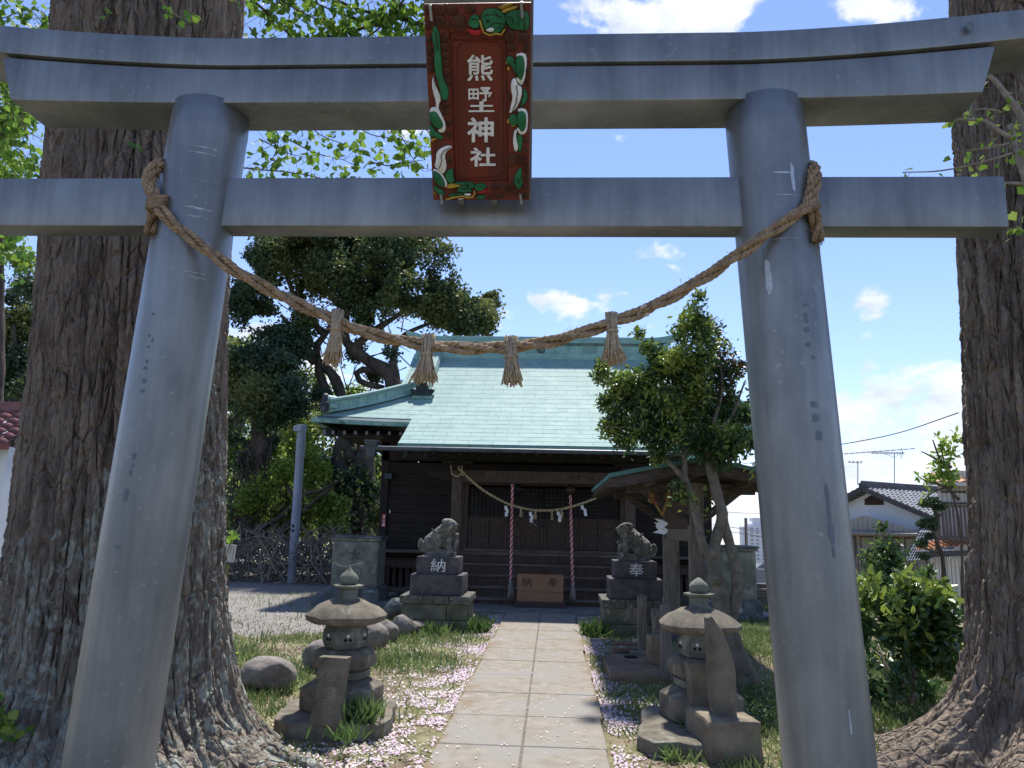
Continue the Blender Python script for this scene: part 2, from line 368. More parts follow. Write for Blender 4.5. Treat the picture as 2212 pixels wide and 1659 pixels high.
class MB:
    def __init__(s): s.v = []; s.f = []
    def add(s, vs, fs):
        k = len(s.v); s.v += [tuple(p) for p in vs]; s.f += [tuple(i + k for i in q) for q in fs]; return s
    def box(s, c, size, rz=0.0, M=None, taper=1.0):
        x, y, z = size[0] / 2, size[1] / 2, size[2] / 2; t = taper
        vs = [(-x, -y, -z), (x, -y, -z), (x, y, -z), (-x, y, -z), (-x * t, -y * t, z), (x * t, -y * t, z), (x * t, y * t, z), (-x * t, y * t, z)]
        m = M if M is not None else Matrix.Rotation(rz, 3, 'Z')
        c = Vector(c)
        return s.add([c + m @ Vector(p) for p in vs], [(3, 2, 1, 0), (4, 5, 6, 7), (0, 1, 5, 4), (1, 2, 6, 5), (2, 3, 7, 6), (3, 0, 4, 7)])
    def box2(s, a, b):
        return s.box([(a[i] + b[i]) / 2 for i in range(3)], [abs(b[i] - a[i]) for i in range(3)])
    def bar(s, p, q, w, h, up=(0, 0, 1)):
        p, q = Vector(p), Vector(q); d = (q - p); l = d.length
        if l < 1e-6: return s
        d.normalize(); u = Vector(up); x = d.cross(u)
        if x.length < 1e-4: x = d.cross(Vector((0, 1, 0)))
        x.normalize(); z = x.cross(d)
        M = Matrix((x, d, z)).transposed()
        return s.box((p + q) / 2, (w, l, h), M=M)
    def tube(s, pts, rad, n=8, cap=True, flat=1.0):
        pts = [Vector(p) for p in pts]; m = len(pts)
        if not hasattr(rad, '__len__'): rad = [rad] * m
        t0 = (pts[1] - pts[0]).normalized()
        u = t0.cross(Vector((0, 0, 1)))
        if u.length < .05: u = t0.cross(Vector((0, 1, 0)))
        u.normalize(); vs = []
        for i in range(m):
            t = (pts[min(i + 1, m - 1)] - pts[max(i - 1, 0)])
            if t.length < 1e-9: t = t0
            t = t.normalized(); u = (u - t * u.dot(t)).normalized(); w = t.cross(u)
            for k in range(n):
                a = 2 * PI * k / n
                vs.append(pts[i] + u * (math.cos(a) * rad[i]) + w * (math.sin(a) * rad[i] * flat))
        fs = [(i * n + k, i * n + (k + 1) % n, (i + 1) * n + (k + 1) % n, (i + 1) * n + k) for i in range(m - 1) for k in range(n)]
        if cap: fs += [tuple(range(n))[::-1], tuple(range((m - 1) * n, m * n))]
        return s.add(vs, fs)
    def lathe(s, c, prof, n=24, rot=0.0, sx=1.0, sy=1.0, lobes=None):
        c = Vector(c); vs = []
        for (r, z) in prof:
            for k in range(n):
                a = 2 * PI * k / n + rot; rr = r * (lobes(a) if lobes else 1)
                vs.append((c.x + rr * math.cos(a) * sx, c.y + rr * math.sin(a) * sy, c.z + z))
        m = len(prof)
        fs = [(i * n + k, i * n + (k + 1) % n, (i + 1) * n + (k + 1) % n, (i + 1) * n + k) for i in range(m - 1) for k in range(n)]
        fs += [tuple(range(n))[::-1], tuple(range((m - 1) * n, m * n))]
        return s.add(vs, fs)
    def prism(s, poly, d0, d1, axis=1):      # poly of 2-D points (x,z) extruded along Y (axis=1) or (y,z) along X (axis 0) or (x,y) along Z
        n = len(poly); vs = []
        for d in (d0, d1):
            for (a, b) in poly:
                vs.append((a, d, b) if axis == 1 else (d, a, b) if axis == 0 else (a, b, d))
        fs = [tuple(range(n)), tuple(range(2 * n - 1, n - 1, -1))] + [(i, i + n, (i + 1) % n + n, (i + 1) % n) for i in range(n)]
        return s.add(vs, fs)
    def build(s, name, m, parent=None, smooth=False, bevel=0.0, seg=2, rough=0.0, rscale=6.0, sub=0):
        me = bpy.data.meshes.new(name)
        me.from_pydata(s.v, [], s.f)
        bm = bmesh.new(); bm.from_mesh(me)
        bmesh.ops.recalc_face_normals(bm, faces=bm.faces)
        if bevel: 
            es = [e for e in bm.edges if len(e.link_faces) == 2 and e.calc_face_angle(0) > .5]
            bmesh.ops.bevel(bm, geom=es, offset=bevel, segments=seg, affect='EDGES', profile=.6)
        if sub: bmesh.ops.subdivide_edges(bm, edges=bm.edges, cuts=sub, use_grid_fill=True)
        if rough:
            co = np.array([v.co[:] for v in bm.verts]); 
            d = np.stack([fbm(co * rscale + k * 31.7, 3) - .5 for k in range(3)], 1) * 2 * rough
            for v, q in zip(bm.verts, d): v.co += Vector(q)
        bm.to_mesh(me); bm.free()
        if smooth:
            me.polygons.foreach_set('use_smooth', [True] * len(me.polygons))
            if smooth != 'all':
                try: me.set_sharp_from_angle(angle=R(40 if smooth is True else smooth))
                except Exception: pass
        for q in (m if isinstance(m, (list, tuple)) else [m]): me.materials.append(q)
        o = bpy.data.objects.new(name, me)
        return place(o, parent)
def structure(o): o['kind'] = 'structure'; return o
def stuff(o): o['kind'] = 'stuff'; return o

def raw(name, verts, faces, mats, parent=None, mi=None, smooth=False):
    verts = np.asarray(verts, dtype=np.float32); faces = np.asarray(faces, dtype=np.int32)
    n = faces.shape[1]
    me = bpy.data.meshes.new(name)
    me.vertices.add(len(verts)); me.vertices.foreach_set('co', verts.ravel())
    me.loops.add(faces.size); me.loops.foreach_set('vertex_index', faces.ravel())
    me.polygons.add(len(faces)); me.polygons.foreach_set('loop_start', np.arange(0, faces.size, n, dtype=np.int32))
    for q in (mats if isinstance(mats, (list, tuple)) else [mats]): me.materials.append(q)
    if mi is not None: me.polygons.foreach_set('material_index', np.asarray(mi, dtype=np.int32))
    if smooth: me.polygons.foreach_set('use_smooth', np.ones(len(faces), dtype=bool))
    me.update(); me.validate()
    return place(bpy.data.objects.new(name, me), parent)

SHAPES = {   # leaf outlines in (along, across, lift); faces are quads
    'quad': (np.array([(0, 0, 0), (.5, .34, .07), (1, 0, 0), (.5, -.34, .07)]), [(0, 1, 2, 3)]),
    'leaf': (np.array([(0, 0, 0), (.35, .2, .06), (.75, .17, .05), (1, 0, -.06), (.75, -.17, .05), (.35, -.2, .06), (.5, 0, -.02)]), [(0, 1, 6, 5), (1, 2, 3, 6), (6, 3, 4, 5)]),
    'fan': (np.array([(0, 0, 0), (.55, .5, .1), (.95, .3, .0), (.85, 0, .04), (.95, -.3, .0), (.55, -.5, .1)]), [(0, 1, 2, 3), (0, 3, 4, 5)]),
    'blade': (np.array([(0, .06, 0), (.6, .035, .08), (1, 0, .3), (0, -.06, 0)]), [(0, 1, 2, 3)]),
}
def leaves(name, pts, size, mats, parent=None, shape='leaf', weights=None, up=0.0, dirs=None, jitter=.3, kind=None):
    pts = np.asarray(pts); n = len(pts)
    sh, fc = SHAPES[shape]
    d = rng.normal(size=(n, 3))
    if dirs is not None: d = d * .6 + dirs * 1.2
    d[:, 2] += up
    d /= np.linalg.norm(d, axis=1, keepdims=True) + 1e-9
    r = rng.normal(size=(n, 3)); w = np.cross(d, r); w /= np.linalg.norm(w, axis=1, keepdims=True) + 1e-9
    nn = np.cross(d, w)
    s = size * (1 + jitter * rng.uniform(-1, 1, n))
    V = pts[:, None, :] + s[:, None, None] * (sh[None, :, 0:1] * d[:, None, :] + sh[None, :, 1:2] * w[:, None, :] + sh[None, :, 2:3] * nn[:, None, :])
    k = len(sh)
    F = (np.array(fc)[None] + (np.arange(n) * k)[:, None, None]).reshape(-1, 4)
    mats = mats if isinstance(mats, (list, tuple)) else [mats]
    if weights is None: weights = [1] * len(mats)
    weights = np.array(weights, float)
    if weights.ndim == 1: mi = rng.choice(len(mats), n, p=weights / weights.sum())
    else: mi = weights.astype(int)
    mi = np.repeat(mi, len(fc))
    o = raw(name, V.reshape(-1, 3), F, mats, parent, mi)
    if kind: o['kind'] = kind
    return o
def blob_pts(blobs, n, shell=.45, gap=.0, gs=1.0, flat=1.0):
    """points through the volume of (x,y,z,r) clumps, thinned by noise so that sky shows through"""
    b = np.array(blobs, float)
    wv = b[:, 3] ** 2.2; idx = rng.choice(len(b), int(n * (1.0 / max(.15, 1 - gap))) + 10, p=wv / wv.sum())
    d = rng.normal(size=(len(idx), 3)); d /= np.linalg.norm(d, axis=1, keepdims=True)
    rr = rng.random(len(idx)) ** shell * (1 + .17 * rng.normal(size=len(idx)))
    p = b[idx, :3] + d * (b[idx, 3] * rr)[:, None] * np.array([1, 1, flat])
    if gap:
        q = fbm(p * gs + 5.1, 3); p = p[q > np.quantile(q, gap)]
    return p[:n]
def blobs_v(lst, Y, dy=.6):
    o = []
    for t in lst:
        x, y, r = t[:3]; yy = Y + (t[3] if len(t) > 3 else random.uniform(-dy, dy))
        p = A(x, y, yy); o.append((p.x, p.y, p.z, r * yy / 1659))
    return o

def _tpl(fn):
    bm = bmesh.new(); fn(bm); bmesh.ops.triangulate(bm, faces=bm.faces); bm.verts.index_update()
    r = (np.array([v.co[:] for v in bm.verts]), np.array([[v.index for v in f.verts] for f in bm.faces])); bm.free(); return r
ICO3 = _tpl(lambda bm: bmesh.ops.create_icosphere(bm, subdivisions=3, radius=1))
ICO2 = _tpl(lambda bm: bmesh.ops.create_icosphere(bm, subdivisions=2, radius=1))
CUBE = _tpl(lambda bm: bmesh.ops.create_cube(bm, size=1))
def blob_mesh(name, elems, voxel, m, parent=None, smooth_it=2, rough=0.0, rscale=20.0):
    """one continuous skin grown over ellipsoids ('s', centre, radii, euler) and tapered limbs ('c', p, q, r0, r1)"""
    VV, FF, off = [], [], 0
    def put(tpl, M):
        nonlocal off
        v, f = tpl; M = np.array(M); VV.append(v @ M[:3, :3].T + M[:3, 3]); FF.append(f + off); off += len(v)
    cubes = []
    for e in elems:
        if e[0] == 's':
            c, rad = Vector(e[1]), e[2]
            M = Matrix.Translation(c)
            if len(e) > 3: M = M @ Matrix.Rotation(e[3][0], 4, 'X') @ Matrix.Rotation(e[3][1], 4, 'Y') @ Matrix.Rotation(e[3][2], 4, 'Z')
            if not hasattr(rad, '__len__'): rad = (rad,) * 3
            put(ICO3, M @ Matrix.Diagonal((*rad, 1)))
        elif e[0] == 'c':
            p, q, r0, r1 = Vector(e[1]), Vector(e[2]), e[3], e[4]
            k = max(2, int((p - q).length / (min(r0, r1) * .5)))
            for i in range(k + 1):
                t = i / k; r = r0 * (1 - t) + r1 * t
                put(ICO2, Matrix.Translation(p.lerp(q, t)) @ Matrix.Diagonal((r, r, r, 1)))
        elif e[0] == 'b':
            put(CUBE, Matrix.Translation(e[1]) @ (Matrix.Rotation(e[3], 4, 'Z') if len(e) > 3 else Matrix.Identity(4)) @ Matrix.Diagonal((*e[2], 1)))
    me = bpy.data.meshes.new(name); V0 = np.concatenate(VV).astype(np.float32); F0 = np.concatenate(FF).astype(np.int32)
    me.vertices.add(len(V0)); me.vertices.foreach_set('co', V0.ravel()); me.loops.add(F0.size); me.loops.foreach_set('vertex_index', F0.ravel())
    me.polygons.add(len(F0)); me.polygons.foreach_set('loop_start', np.arange(0, F0.size, 3, dtype=np.int32)); me.update(); me.validate()
    o = bpy.data.objects.new(name, me); COL.objects.link(o)
    md = o.modifiers.new('r', 'REMESH'); md.mode = 'VOXEL'; md.voxel_size = voxel
    if smooth_it:
        sm = o.modifiers.new('s', 'SMOOTH'); sm.iterations = smooth_it; sm.factor = .5
    dg = bpy.context.evaluated_depsgraph_get()
    me2 = bpy.data.meshes.new_from_object(o.evaluated_get(dg))
    bpy.data.objects.remove(o); bpy.data.meshes.remove(me)
    me2.name = name
    if rough:
        co = np.empty(len(me2.vertices) * 3); me2.vertices.foreach_get('co', co); co = co.reshape(-1, 3)
        co += np.stack([fbm(co * rscale + k * 31.7, 3) - .5 for k in range(3)], 1) * 2 * rough
        me2.vertices.foreach_set('co', co.ravel())
    me2.polygons.foreach_set('use_smooth', [True] * len(me2.polygons))
    me2.materials.clear(); me2.materials.append(m)
    return place(bpy.data.objects.new(name, me2), parent)

_gl = {}
def glyph(ch, bold=.0):
    """flat outline mesh of one character, scaled to the unit square"""
    key = (ch, bold)
    if key in _gl: return _gl[key]
    cu = bpy.data.curves.new('g', 'FONT'); cu.body = ch; cu.offset = bold; cu.resolution_u = 3; cu.extrude = .5
    cu.fill_mode = 'BOTH'
    o = bpy.data.objects.new('g', cu); COL.objects.link(o)
    dg = bpy.context.evaluated_depsgraph_get()
    me = bpy.data.meshes.new_from_object(o.evaluated_get(dg))
    v = np.array([q.co[:] for q in me.vertices]); f = [tuple(p.vertices) for p in me.polygons]
    bpy.data.objects.remove(o); bpy.data.curves.remove(cu); bpy.data.meshes.remove(me)
    if len(v):
        for k in (0, 1): v[:, k] = (v[:, k] - v[:, k].min()) / max(1e-6, v[:, k].max() - v[:, k].min())
        v[:, 2] = (v[:, 2] > 0)
    _gl[key] = (v, f)
    return _gl[key]
def write(ch, fn, m, parent, th=.003, bold=.01, name='character'):
    """fn maps (s, t, height) with s,t in 0..1 to a point on the surface written on"""
    v, f = glyph(ch, bold)
    b = MB(); b.v = [tuple(fn(p[0], p[1], -.001 + p[2] * th)) for p in v]; b.f = f
    return b.build(name, m, parent)
def flat_at(x0, x1, z0, z1, y):     # writing on a face that looks towards -Y
    return lambda s, t, h: (x0 + s * (x1 - x0), y - h, z0 + t * (z1 - z0))

# ================================================================== SETTING: ground, path
def sstep(a, b, x):
    t = np.clip((x - a) / (b - a), 0, 1); return t * t * (3 - 2 * t)
def gh(x, y):
    x = np.asarray(x, float); y = np.asarray(y, float)
    drop = np.maximum(sstep(5.2, 8.5, x) * sstep(16.0, 19.5, y), sstep(34, 48, y))
    p = np.stack([x * .9, y * .9, np.zeros_like(x)], -1)
    und = (fbm(p, 3) - .5) * .07 * sstep(.66, 1.3, np.abs(x)) + (fbm(p * 5, 2) - .5) * .02 * sstep(.66, .9, np.abs(x))
    return -3.6 * drop - np.maximum(0, y - 46) * .058 + und - .012
def spaced(lo, hi, fine, n):
    a = np.linspace(lo, hi, n)
    ext = np.array([1.5, 4, 9, 20, 45, 100, 240, 600, 1500, 3200])
    return np.concatenate([lo - ext[::-1], a, hi + ext])
gx = spaced(-14, 14, .1, 240); gy = spaced(-4, 30, .1, 240)
X, Y = np.meshgrid(gx, gy, indexing='ij')
Z = gh(X, Y)
nv = X.shape
idx = np.arange(nv[0] * nv[1]).reshape(nv)
F = np.stack([idx[:-1, :-1], idx[1:, :-1], idx[1:, 1:], idx[:-1, 1:]], -1).reshape(-1, 4)

def ground_material():
    m = bpy.data.materials.new('ground_earth'); m.use_nodes = True
    t = m.node_tree; nn = t.nodes; lk = t.links.new; b = nn['Principled BSDF']
    b.inputs['Roughness'].default_value = .95; b.inputs['Specular IOR Level'].default_value = .15
    g = nn.new('ShaderNodeNewGeometry').outputs['Position']
    def noi(s, d=4):
        n = nn.new('ShaderNodeTexNoise'); n.inputs['Scale'].default_value = s; n.inputs['Detail'].default_value = d
        n.inputs['Roughness'].default_value = .62; lk(g, n.inputs['Vector']); return n.outputs['Fac']
    def ramp(f, a, ca, z, cz):
        r = nn.new('ShaderNodeValToRGB'); r.color_ramp.elements[0].position = a; r.color_ramp.elements[0].color = (*ca, 1)
        r.color_ramp.elements[1].position = z; r.color_ramp.elements[1].color = (*cz, 1); lk(f, r.inputs[0]); return r.outputs[0]
    def mix(f, a, c):
        x = nn.new('ShaderNodeMix'); x.data_type = 'RGBA'; lk(f, x.inputs['Factor']); lk(a, x.inputs['A']); lk(c, x.inputs['B']); return x.outputs['Result']
    earth = ramp(noi(5), .35, (.125, .092, .062), .68, (.31, .25, .18))
    moss = ramp(noi(9), .35, (.125, .130, .055), .70, (.31, .30, .165))
    grit = ramp(noi(70, 3), .40, (.13, .118, .108), .64, (.40, .38, .355))
    f1 = ramp(noi(1.7), .42, (0, 0, 0), .58, (1, 1, 1))
    col = mix(f1, earth, moss)
    s = nn.new('ShaderNodeSeparateXYZ'); lk(g, s.inputs[0])
    def mr(v, a, z):
        q = nn.new('ShaderNodeMapRange'); q.inputs['From Min'].default_value = a; q.inputs['From Max'].default_value = z; lk(v, q.inputs['Value']); return q.outputs[0]
    gy_ = nn.new('ShaderNodeMath'); gy_.operation = 'MULTIPLY'
    lk(mr(s.outputs['Y'], 9.6, 11.5), gy_.inputs[0]); lk(mr(s.outputs['X'], -2.3, -3.4), gy_.inputs[1])
    add = nn.new('ShaderNodeMath'); add.operation = 'MULTIPLY_ADD'; lk(noi(2.2), add.inputs[0]); add.inputs[1].default_value = 1.4
    sub = nn.new('ShaderNodeMath'); sub.operation = 'SUBTRACT'; lk(gy_.outputs[0], sub.inputs[0]); sub.inputs[1].default_value = .95
    lk(sub.outputs[0], add.inputs[2])
    col = mix(ramp(add.outputs[0], .40, (0, 0, 0), .6, (1, 1, 1)), col, grit)
    lk(col, b.inputs['Base Color'])
    bn = nn.new('ShaderNodeBump'); bn.inputs['Strength'].default_value = .8; bn.inputs['Distance'].default_value = .03
    lk(noi(38, 4), bn.inputs['Height']); lk(bn.outputs[0], b.inputs['Normal'])
    return m
o = raw('ground', np.stack([X, Y, Z], -1).reshape(-1, 3), F, ground_material(), None, smooth=True)
structure(o)

path = bpy.data.objects.new('path', None); COL.objects.link(path); path['kind'] = 'structure'; ORG[path] = Vector((0, 0, 0))
b = MB(); b.box2((-.60, -1, -.06), (.60, 14.15, .0275)); b.build('path_bed', mat('joint_dirt', (.19, .165, .13), (.10, .088, .07), rough=.95, scale=20), path)
j = 5.86 - 9 * .866
while j < 13.9:
    for s in (-1, 1):
        b = MB()
        e = min(j + .866, 14.18)
        g = .0045
        ox = random.uniform(-.022, .022)
        a0, a1 = (-.615 + ox, -.007) if s < 0 else (.007, .615 + ox)
        z = .032 + random.uniform(-.003, .004)
        b.box2((a0, j + g, -.05), (a1, e - g, z))
        b.build('paving_slab', concrete, path, bevel=.006, seg=1)
    j += .866
b = MB(); b.box2((-2.6, 14.19, -.05), (2.6, 16.2, .05)); o = b.build('shrine_apron', apron_m, None, bevel=.01); structure(o)

# ================================================================== TORII
TC, TY = -0.165, 3.37
tor = thing('torii_gate', (TC, TY, 0), 'large grey galvanised steel torii gate standing over the path', 'gate')
PR = .178
def paxis(side, z):      # pillar axis
    return Vector((TC + side * (1.4835 - .0551 * (z - .62)), TY, z))
for side in (-1, 1):
    b = MB()
    n = 72; m = 24; vs = []
    for i in range(m + 1):
        z = -.15 + (3.535 + .15) * i / m; c = paxis(side, z); rr = PR * (1.01 - .004 * z)
        for k in range(n):
            a = 2 * PI * k / n; vs.append((c.x + rr * math.cos(a), c.y + rr * math.sin(a), z))
    fs = [(i * n + k, i * n + (k + 1) % n, (i + 1) * n + (k + 1) % n, (i + 1) * n + k) for i in range(m) for k in range(n)]
    fs.append(tuple(range(m * n, m * n + n)))
    b.add(vs, fs); pil = b.build('pillar', steel, tor, smooth='all')
    # collar weld where the tie beam passes through
    b = MB()
    for zz in (2.915, 3.175):
        c = paxis(side, zz)
    def hit(x, y):
        r = ray(x, y)
        for k in range(1200):
            Yk = 3.0 + k * .0005; p = CAM + r * (Yk / r[1]); c = paxis(side, p[2])
            if math.hypot(p[0] - c.x, p[1] - c.y) < PR * (1.01 - .004 * p[2]) + .0006: return p
        return None
    def patch(x, y, w, h, m_, nm):      # irregular dab of paint lying on the curved steel
        p = hit(x, y)
        if p is None: return
        c = paxis(side, p[2]); th = math.atan2(p[1] - c.y, p[0] - c.x)
        rim = []
        for k in range(14):
            a = 2 * PI * k / 14; q = random.uniform(.75, 1.1)
            rim.append((w * .5 * math.copysign(abs(math.cos(a)) ** .7, math.cos(a)) * q, h * .5 * math.copysign(abs(math.sin(a)) ** .7, math.sin(a)) * q))
        vs = []
        for (u, v) in [(0, 0)] + rim:
            z = p[2] + v; cc = paxis(side, z); rr = PR * (1.01 - .004 * z) + .0016; t = th + u / PR
            vs.append((cc.x + rr * math.cos(t), cc.y + rr * math.sin(t), z))
        b = MB(); b.add(vs, [(0, k + 1, (k + 1) % 14 + 1) for k in range(14)]); b.build(nm, m_, pil, smooth='all')
    if side > 0:
        for (x, y, w, h) in ((1740, 658, .024, .016), (1741, 686, .022, .052), (1743, 712, .024, .026), (1746, 744, .026, .022), (1757, 772, .016, .016), (1758, 873, .036, .030),
                             (1762, 902, .030, .034), (1770, 942, .030, .044), (1789, 1085, .020, .16), (1796, 1150, .026, .10), (1801, 1192, .016, .05)):
            patch(x, y, w, h, steel_patch, 'paint_patch')
        for (x, y, w, h) in ((1690, 372, .08, .010), (1700, 420, .11, .005), (1695, 474, .14, .005), (1690, 515, .13, .006), (1712, 380, .018, .14), (1660, 600, .03, .17), (1836, 1560, .008, .10)):
            patch(x, y, w, h, steel_scuff, 'scuff_mark')
    else:
        for (x, y, w, h) in ((331, 678, .014, .014), (322, 725, .012, .014), (329, 735, .010, .018), (320, 749, .018, .012), (317, 781, .016, .014), (314, 795, .022, .018), (311, 822, .02, .022),
                             (307, 844, .02, .018), (290, 985, .018, .034), (286, 1006, .014, .016), (282, 1022, .014, .026), (271, 1070, .024, .058), (254, 1182, .03, .016)):
            patch(x, y, w, h, steel_patch, 'paint_patch')
        for (x, y, w, h) in ((440, 318, .14, .007), (435, 330, .13, .006), (440, 392, .15, .004), (430, 450, .13, .010), (420, 467, .12, .005), (418, 588, .10, .004), (425, 600, .08, .004), (425, 1407, .14, .006)):
            patch(x, y, w, h, steel_scuff, 'scuff_mark')

def rise(dx, amp):
    d = max(0.0, abs(dx) - 1.15); return amp * (d / 1.2) ** 1.55
def beam(name, xl, xr, y0, y1, z0, z1, amp, slant=0.0, crown=0.0, m=steel, n=60, bev=.008, amp0=None):
    b = MB(); vs = []
    for i in range(n + 1):
        t = i / n
        for (yy, zz, e) in ((y0, z0, 0), (y0, z1, 1), ((y0 + y1) / 2, z1 + crown, 1), (y1, z1, 1), (y1, z0, 0)):
            x = xl + (xr - xl) * t + (slant * e * (2 * t - 1))
            vs.append((x, yy, zz + rise(x - TC, amp if e or amp0 is None else amp0)))
    k = 5
    fs = [(i * k + a, i * k + (a + 1) % k, (i + 1) * k + (a + 1) % k, (i + 1) * k + a) for i in range(n) for a in range(k)]
    fs += [tuple(range(k))[::-1], tuple(range(n * k, n * k + k))]
    b.add(vs, fs)
    return b.build(name, m, tor, bevel=bev, smooth=30)
beam('tie_beam', TC - 2.345, TC + 2.345, TY - .07, TY + .07, 2.926, 3.165, 0)
beam('lower_lintel', TC - 2.25, TC + 2.25, TY - .134, TY + .134, 3.510, 3.684, .080, slant=.075, amp0=.028)
beam('lintel_seam', TC - 2.24, TC + 2.24, TY - .118, TY + .118, 3.670, 3.712, .082, m=steel_dark, bev=0)
beam('top_lintel', TC - 2.62, TC + 2.62, TY - .147, TY + .147, 3.694, 3.838, .085, slant=.06, crown=.03)
b = MB()      # round paint dab on the top lintel
for (x, y, w) in ((2096, 57, .022),):
    p = A(x, y, TY - .167); b.lathe((0, 0, 0), [(w, 0), (w * .98, .0015)], 18)
    b.v = [(p.x + q[0] * .8, TY - .1665 - q[2], p.z + q[1] * 1.1) for q in b.v]
b.build('paint_patch', steel_patch, tor)

# ------------------------------------------------------------------ name plaque
PB, PT = A(1040.1, 429, 3.2), A(1031.8, 6, 2.71)
PV = (PT - PB); PH = PV.length; PV.normalize()
PU = Vector((1, 0, 0)); PN = PU.cross(PV).normalized()
if PN.y > 0: PN = -PN
PW = .424
plq = thing('name_plaque', tuple((PB + PT) / 2), 'carved red-brown shrine name plaque with green dragons and white characters', 'plaque')
wt, wb = 1 / 2.71, 1 / 3.2
def PLuv(cx, cy):
    s = (1570 - cy) / 1550.0
    t = s * wb / (wt - s * (wt - wb))
    l = 78 + 62 * (cy - 20) / 1550.0
    return (cx - l) / (905 - l) - .5, t
def PL(cx, cy, h):
    u, t = PLuv(cx, cy)
    return PB + PU * (u * PW) + PV * (t * PH) + PN * h
def pbox(u0, u1, t0, t1, h0, h1, name, m, bev=.003, parent=None):
    b = MB(); c = [PB + PU * (u * PW) + PV * (t * PH) + PN * h for h in (h0, h1) for (u, t) in ((u0, t0), (u1, t0), (u1, t1), (u0, t1))]
    b.add(c, [(0, 1, 2, 3), (4, 5, 6, 7), (0, 1, 5, 4), (1, 2, 6, 5), (2, 3, 7, 6), (3, 0, 4, 7)])
    return b.build(name, m, parent or plq, bevel=bev)
pbox(-.5, .5, 0, 1, -.03, .006, 'backing_board', plq_red)
pbox(-.52, .52, -.01, 1.02, -.062, -.032, 'metal_backplate', steel)
fl, fr, ft, fb = -.27, .285, .868, .105
pbox(-.5, fl, 0, 1, .0055, .028, 'frame_side', plq_red)
pbox(fr, .5, 0, 1, .0055, .028, 'frame_side', plq_red)
pbox(fl + .001, fr - .001, ft, 1, .0055, .0275, 'frame_rail', plq_red)
pbox(fl + .001, fr - .001, 0, fb, .0055, .0275, 'frame_rail', plq_red)
# incised border of the panel
def cline(pts, r, h, name, m, parent=None, closed=False):
    b = MB(); P = [PL(x, y, h) for x, y in pts]
    if closed: P.append(P[0])
    b.tube(P, r, 6); return b.build(name, m, parent or plq, smooth='all')
cline([(330, 300), (380, 265), (640, 268), (680, 300), (700, 1290), (650, 1335), (385, 1358), (345, 1325)], .0028, .0065, 'border_moulding', plq_red, closed=True)
cline([(300, 250), (705, 250), (728, 1380), (318, 1395)], .003, .006, 'border_moulding', plq_red, closed=True)
def relief(pts, th, name, m, h0=.027, parent=None, smooth_n=1):
    """rounded carved shape from an outline traced in the plane of the board"""
    P = np.array(pts, float)
    for _ in range(smooth_n):
        Q = np.empty((len(P) * 2, 2)); nx = np.roll(P, -1, 0); Q[0::2] = .75 * P + .25 * nx; Q[1::2] = .25 * P + .75 * nx; P = Q
    n = len(P); c = P.mean(0)
    area = .5 * np.sum(P[:, 0] * np.roll(P[:, 1], -1) - np.roll(P[:, 0], -1) * P[:, 1]); s = 1 if area > 0 else -1
    tg = np.roll(P, -1, 0) - np.roll(P, 1, 0); nr = np.stack([-tg[:, 1], tg[:, 0]], 1) * s; nr /= np.linalg.norm(nr, axis=1, keepdims=True) + 1e-9
    b = MB(); vs = []
    for (ins, hh) in ((0, -.004), (0, th * .45), (3.0, th * .85), (6.5, th)):
        vs += [PL(q[0], q[1], h0 + hh) for q in P + nr * ins]
    fs = [(i * n + k, i * n + (k + 1) % n, (i + 1) * n + (k + 1) % n, (i + 1) * n + k) for i in range(3) for k in range(n)] + [tuple(range(3 * n, 4 * n))]
    b.add(vs, fs); o = b.build(name, m, parent or plq, smooth=50)
    if m in (plq_green, plq_white):          # dark painted outline of the carving
        b = MB(); ring = [PL(q[0], q[1], h0 + th * .45) for q in P]; b.tube(ring + [ring[0]], .0013, 4, cap=False); b.build('outline', ink_m, o)
    return o
# cloud scrolls: rounded lumps with a spiral
def scroll(cx, cy, w, h, m=plq_brown):
    pts = [(cx + w * .5 * math.copysign(abs(math.cos(a)) ** .75, math.cos(a)), cy + h * .5 * math.copysign(abs(math.sin(a)) ** .75, math.sin(a))) for a in np.linspace(0, 2 * PI, 13)[:-1]]
    o = relief(pts, .009, 'cloud_scroll', m, smooth_n=1)
    sp = [(cx + (w * .36 * (1 - k / 15)) * math.cos(k * .75), cy + (h * .36 * (1 - k / 15)) * math.sin(k * .75)) for k in range(13)]
    b = MB(); b.tube([PL(x, y, .0365) for x, y in sp], .0022, 5); b.build('spiral', plq_brown, o, smooth='all')
for q in ((108, 55, 52, 60), (205, 55, 100, 66), (300, 60, 90, 62), (205, 125, 95, 80), (255, 150, 60, 60), (350, 140, 120, 110), (112, 150, 50, 60), (115, 240, 52, 66), (118, 315, 56, 62), (122, 380, 58, 60), (126, 440, 56, 54),
          (238, 230, 66, 60), (240, 290, 66, 56), (244, 345, 62, 50), (246, 400, 62, 52), (252, 470, 60, 70), (262, 540, 44, 50), (240, 705, 76, 46), (250, 760, 76, 56), (268, 850, 52, 76), (272, 950, 50, 76),
          (440, 55, 90, 50), (745, 225, 84, 84), (850, 240, 84, 84), (760, 300, 84, 50), (870, 300, 50, 60), (735, 655, 34, 66), (880, 460, 34, 60), (884, 540, 30, 70), (880, 1000, 36, 60), (878, 1085, 40, 56),
          (270, 1170, 56, 80), (170, 1120, 40, 80), (882, 1250, 40, 90), (885, 1340, 36, 80), (880, 1430, 50, 70), (640, 1430, 80, 60), (720, 1440, 70, 70), (660, 1520, 110, 56), (780, 1490, 90, 60), (760, 1420, 70, 60), (600, 1540, 60, 40), (870, 1520, 60, 60)):
    scroll(*q)
relief([(728, 1125), (800, 1115), (890, 1140), (888, 1190), (860, 1230), (800, 1215), (760, 1240), (730, 1230)], .010, 'rock_carving', plq_brown)
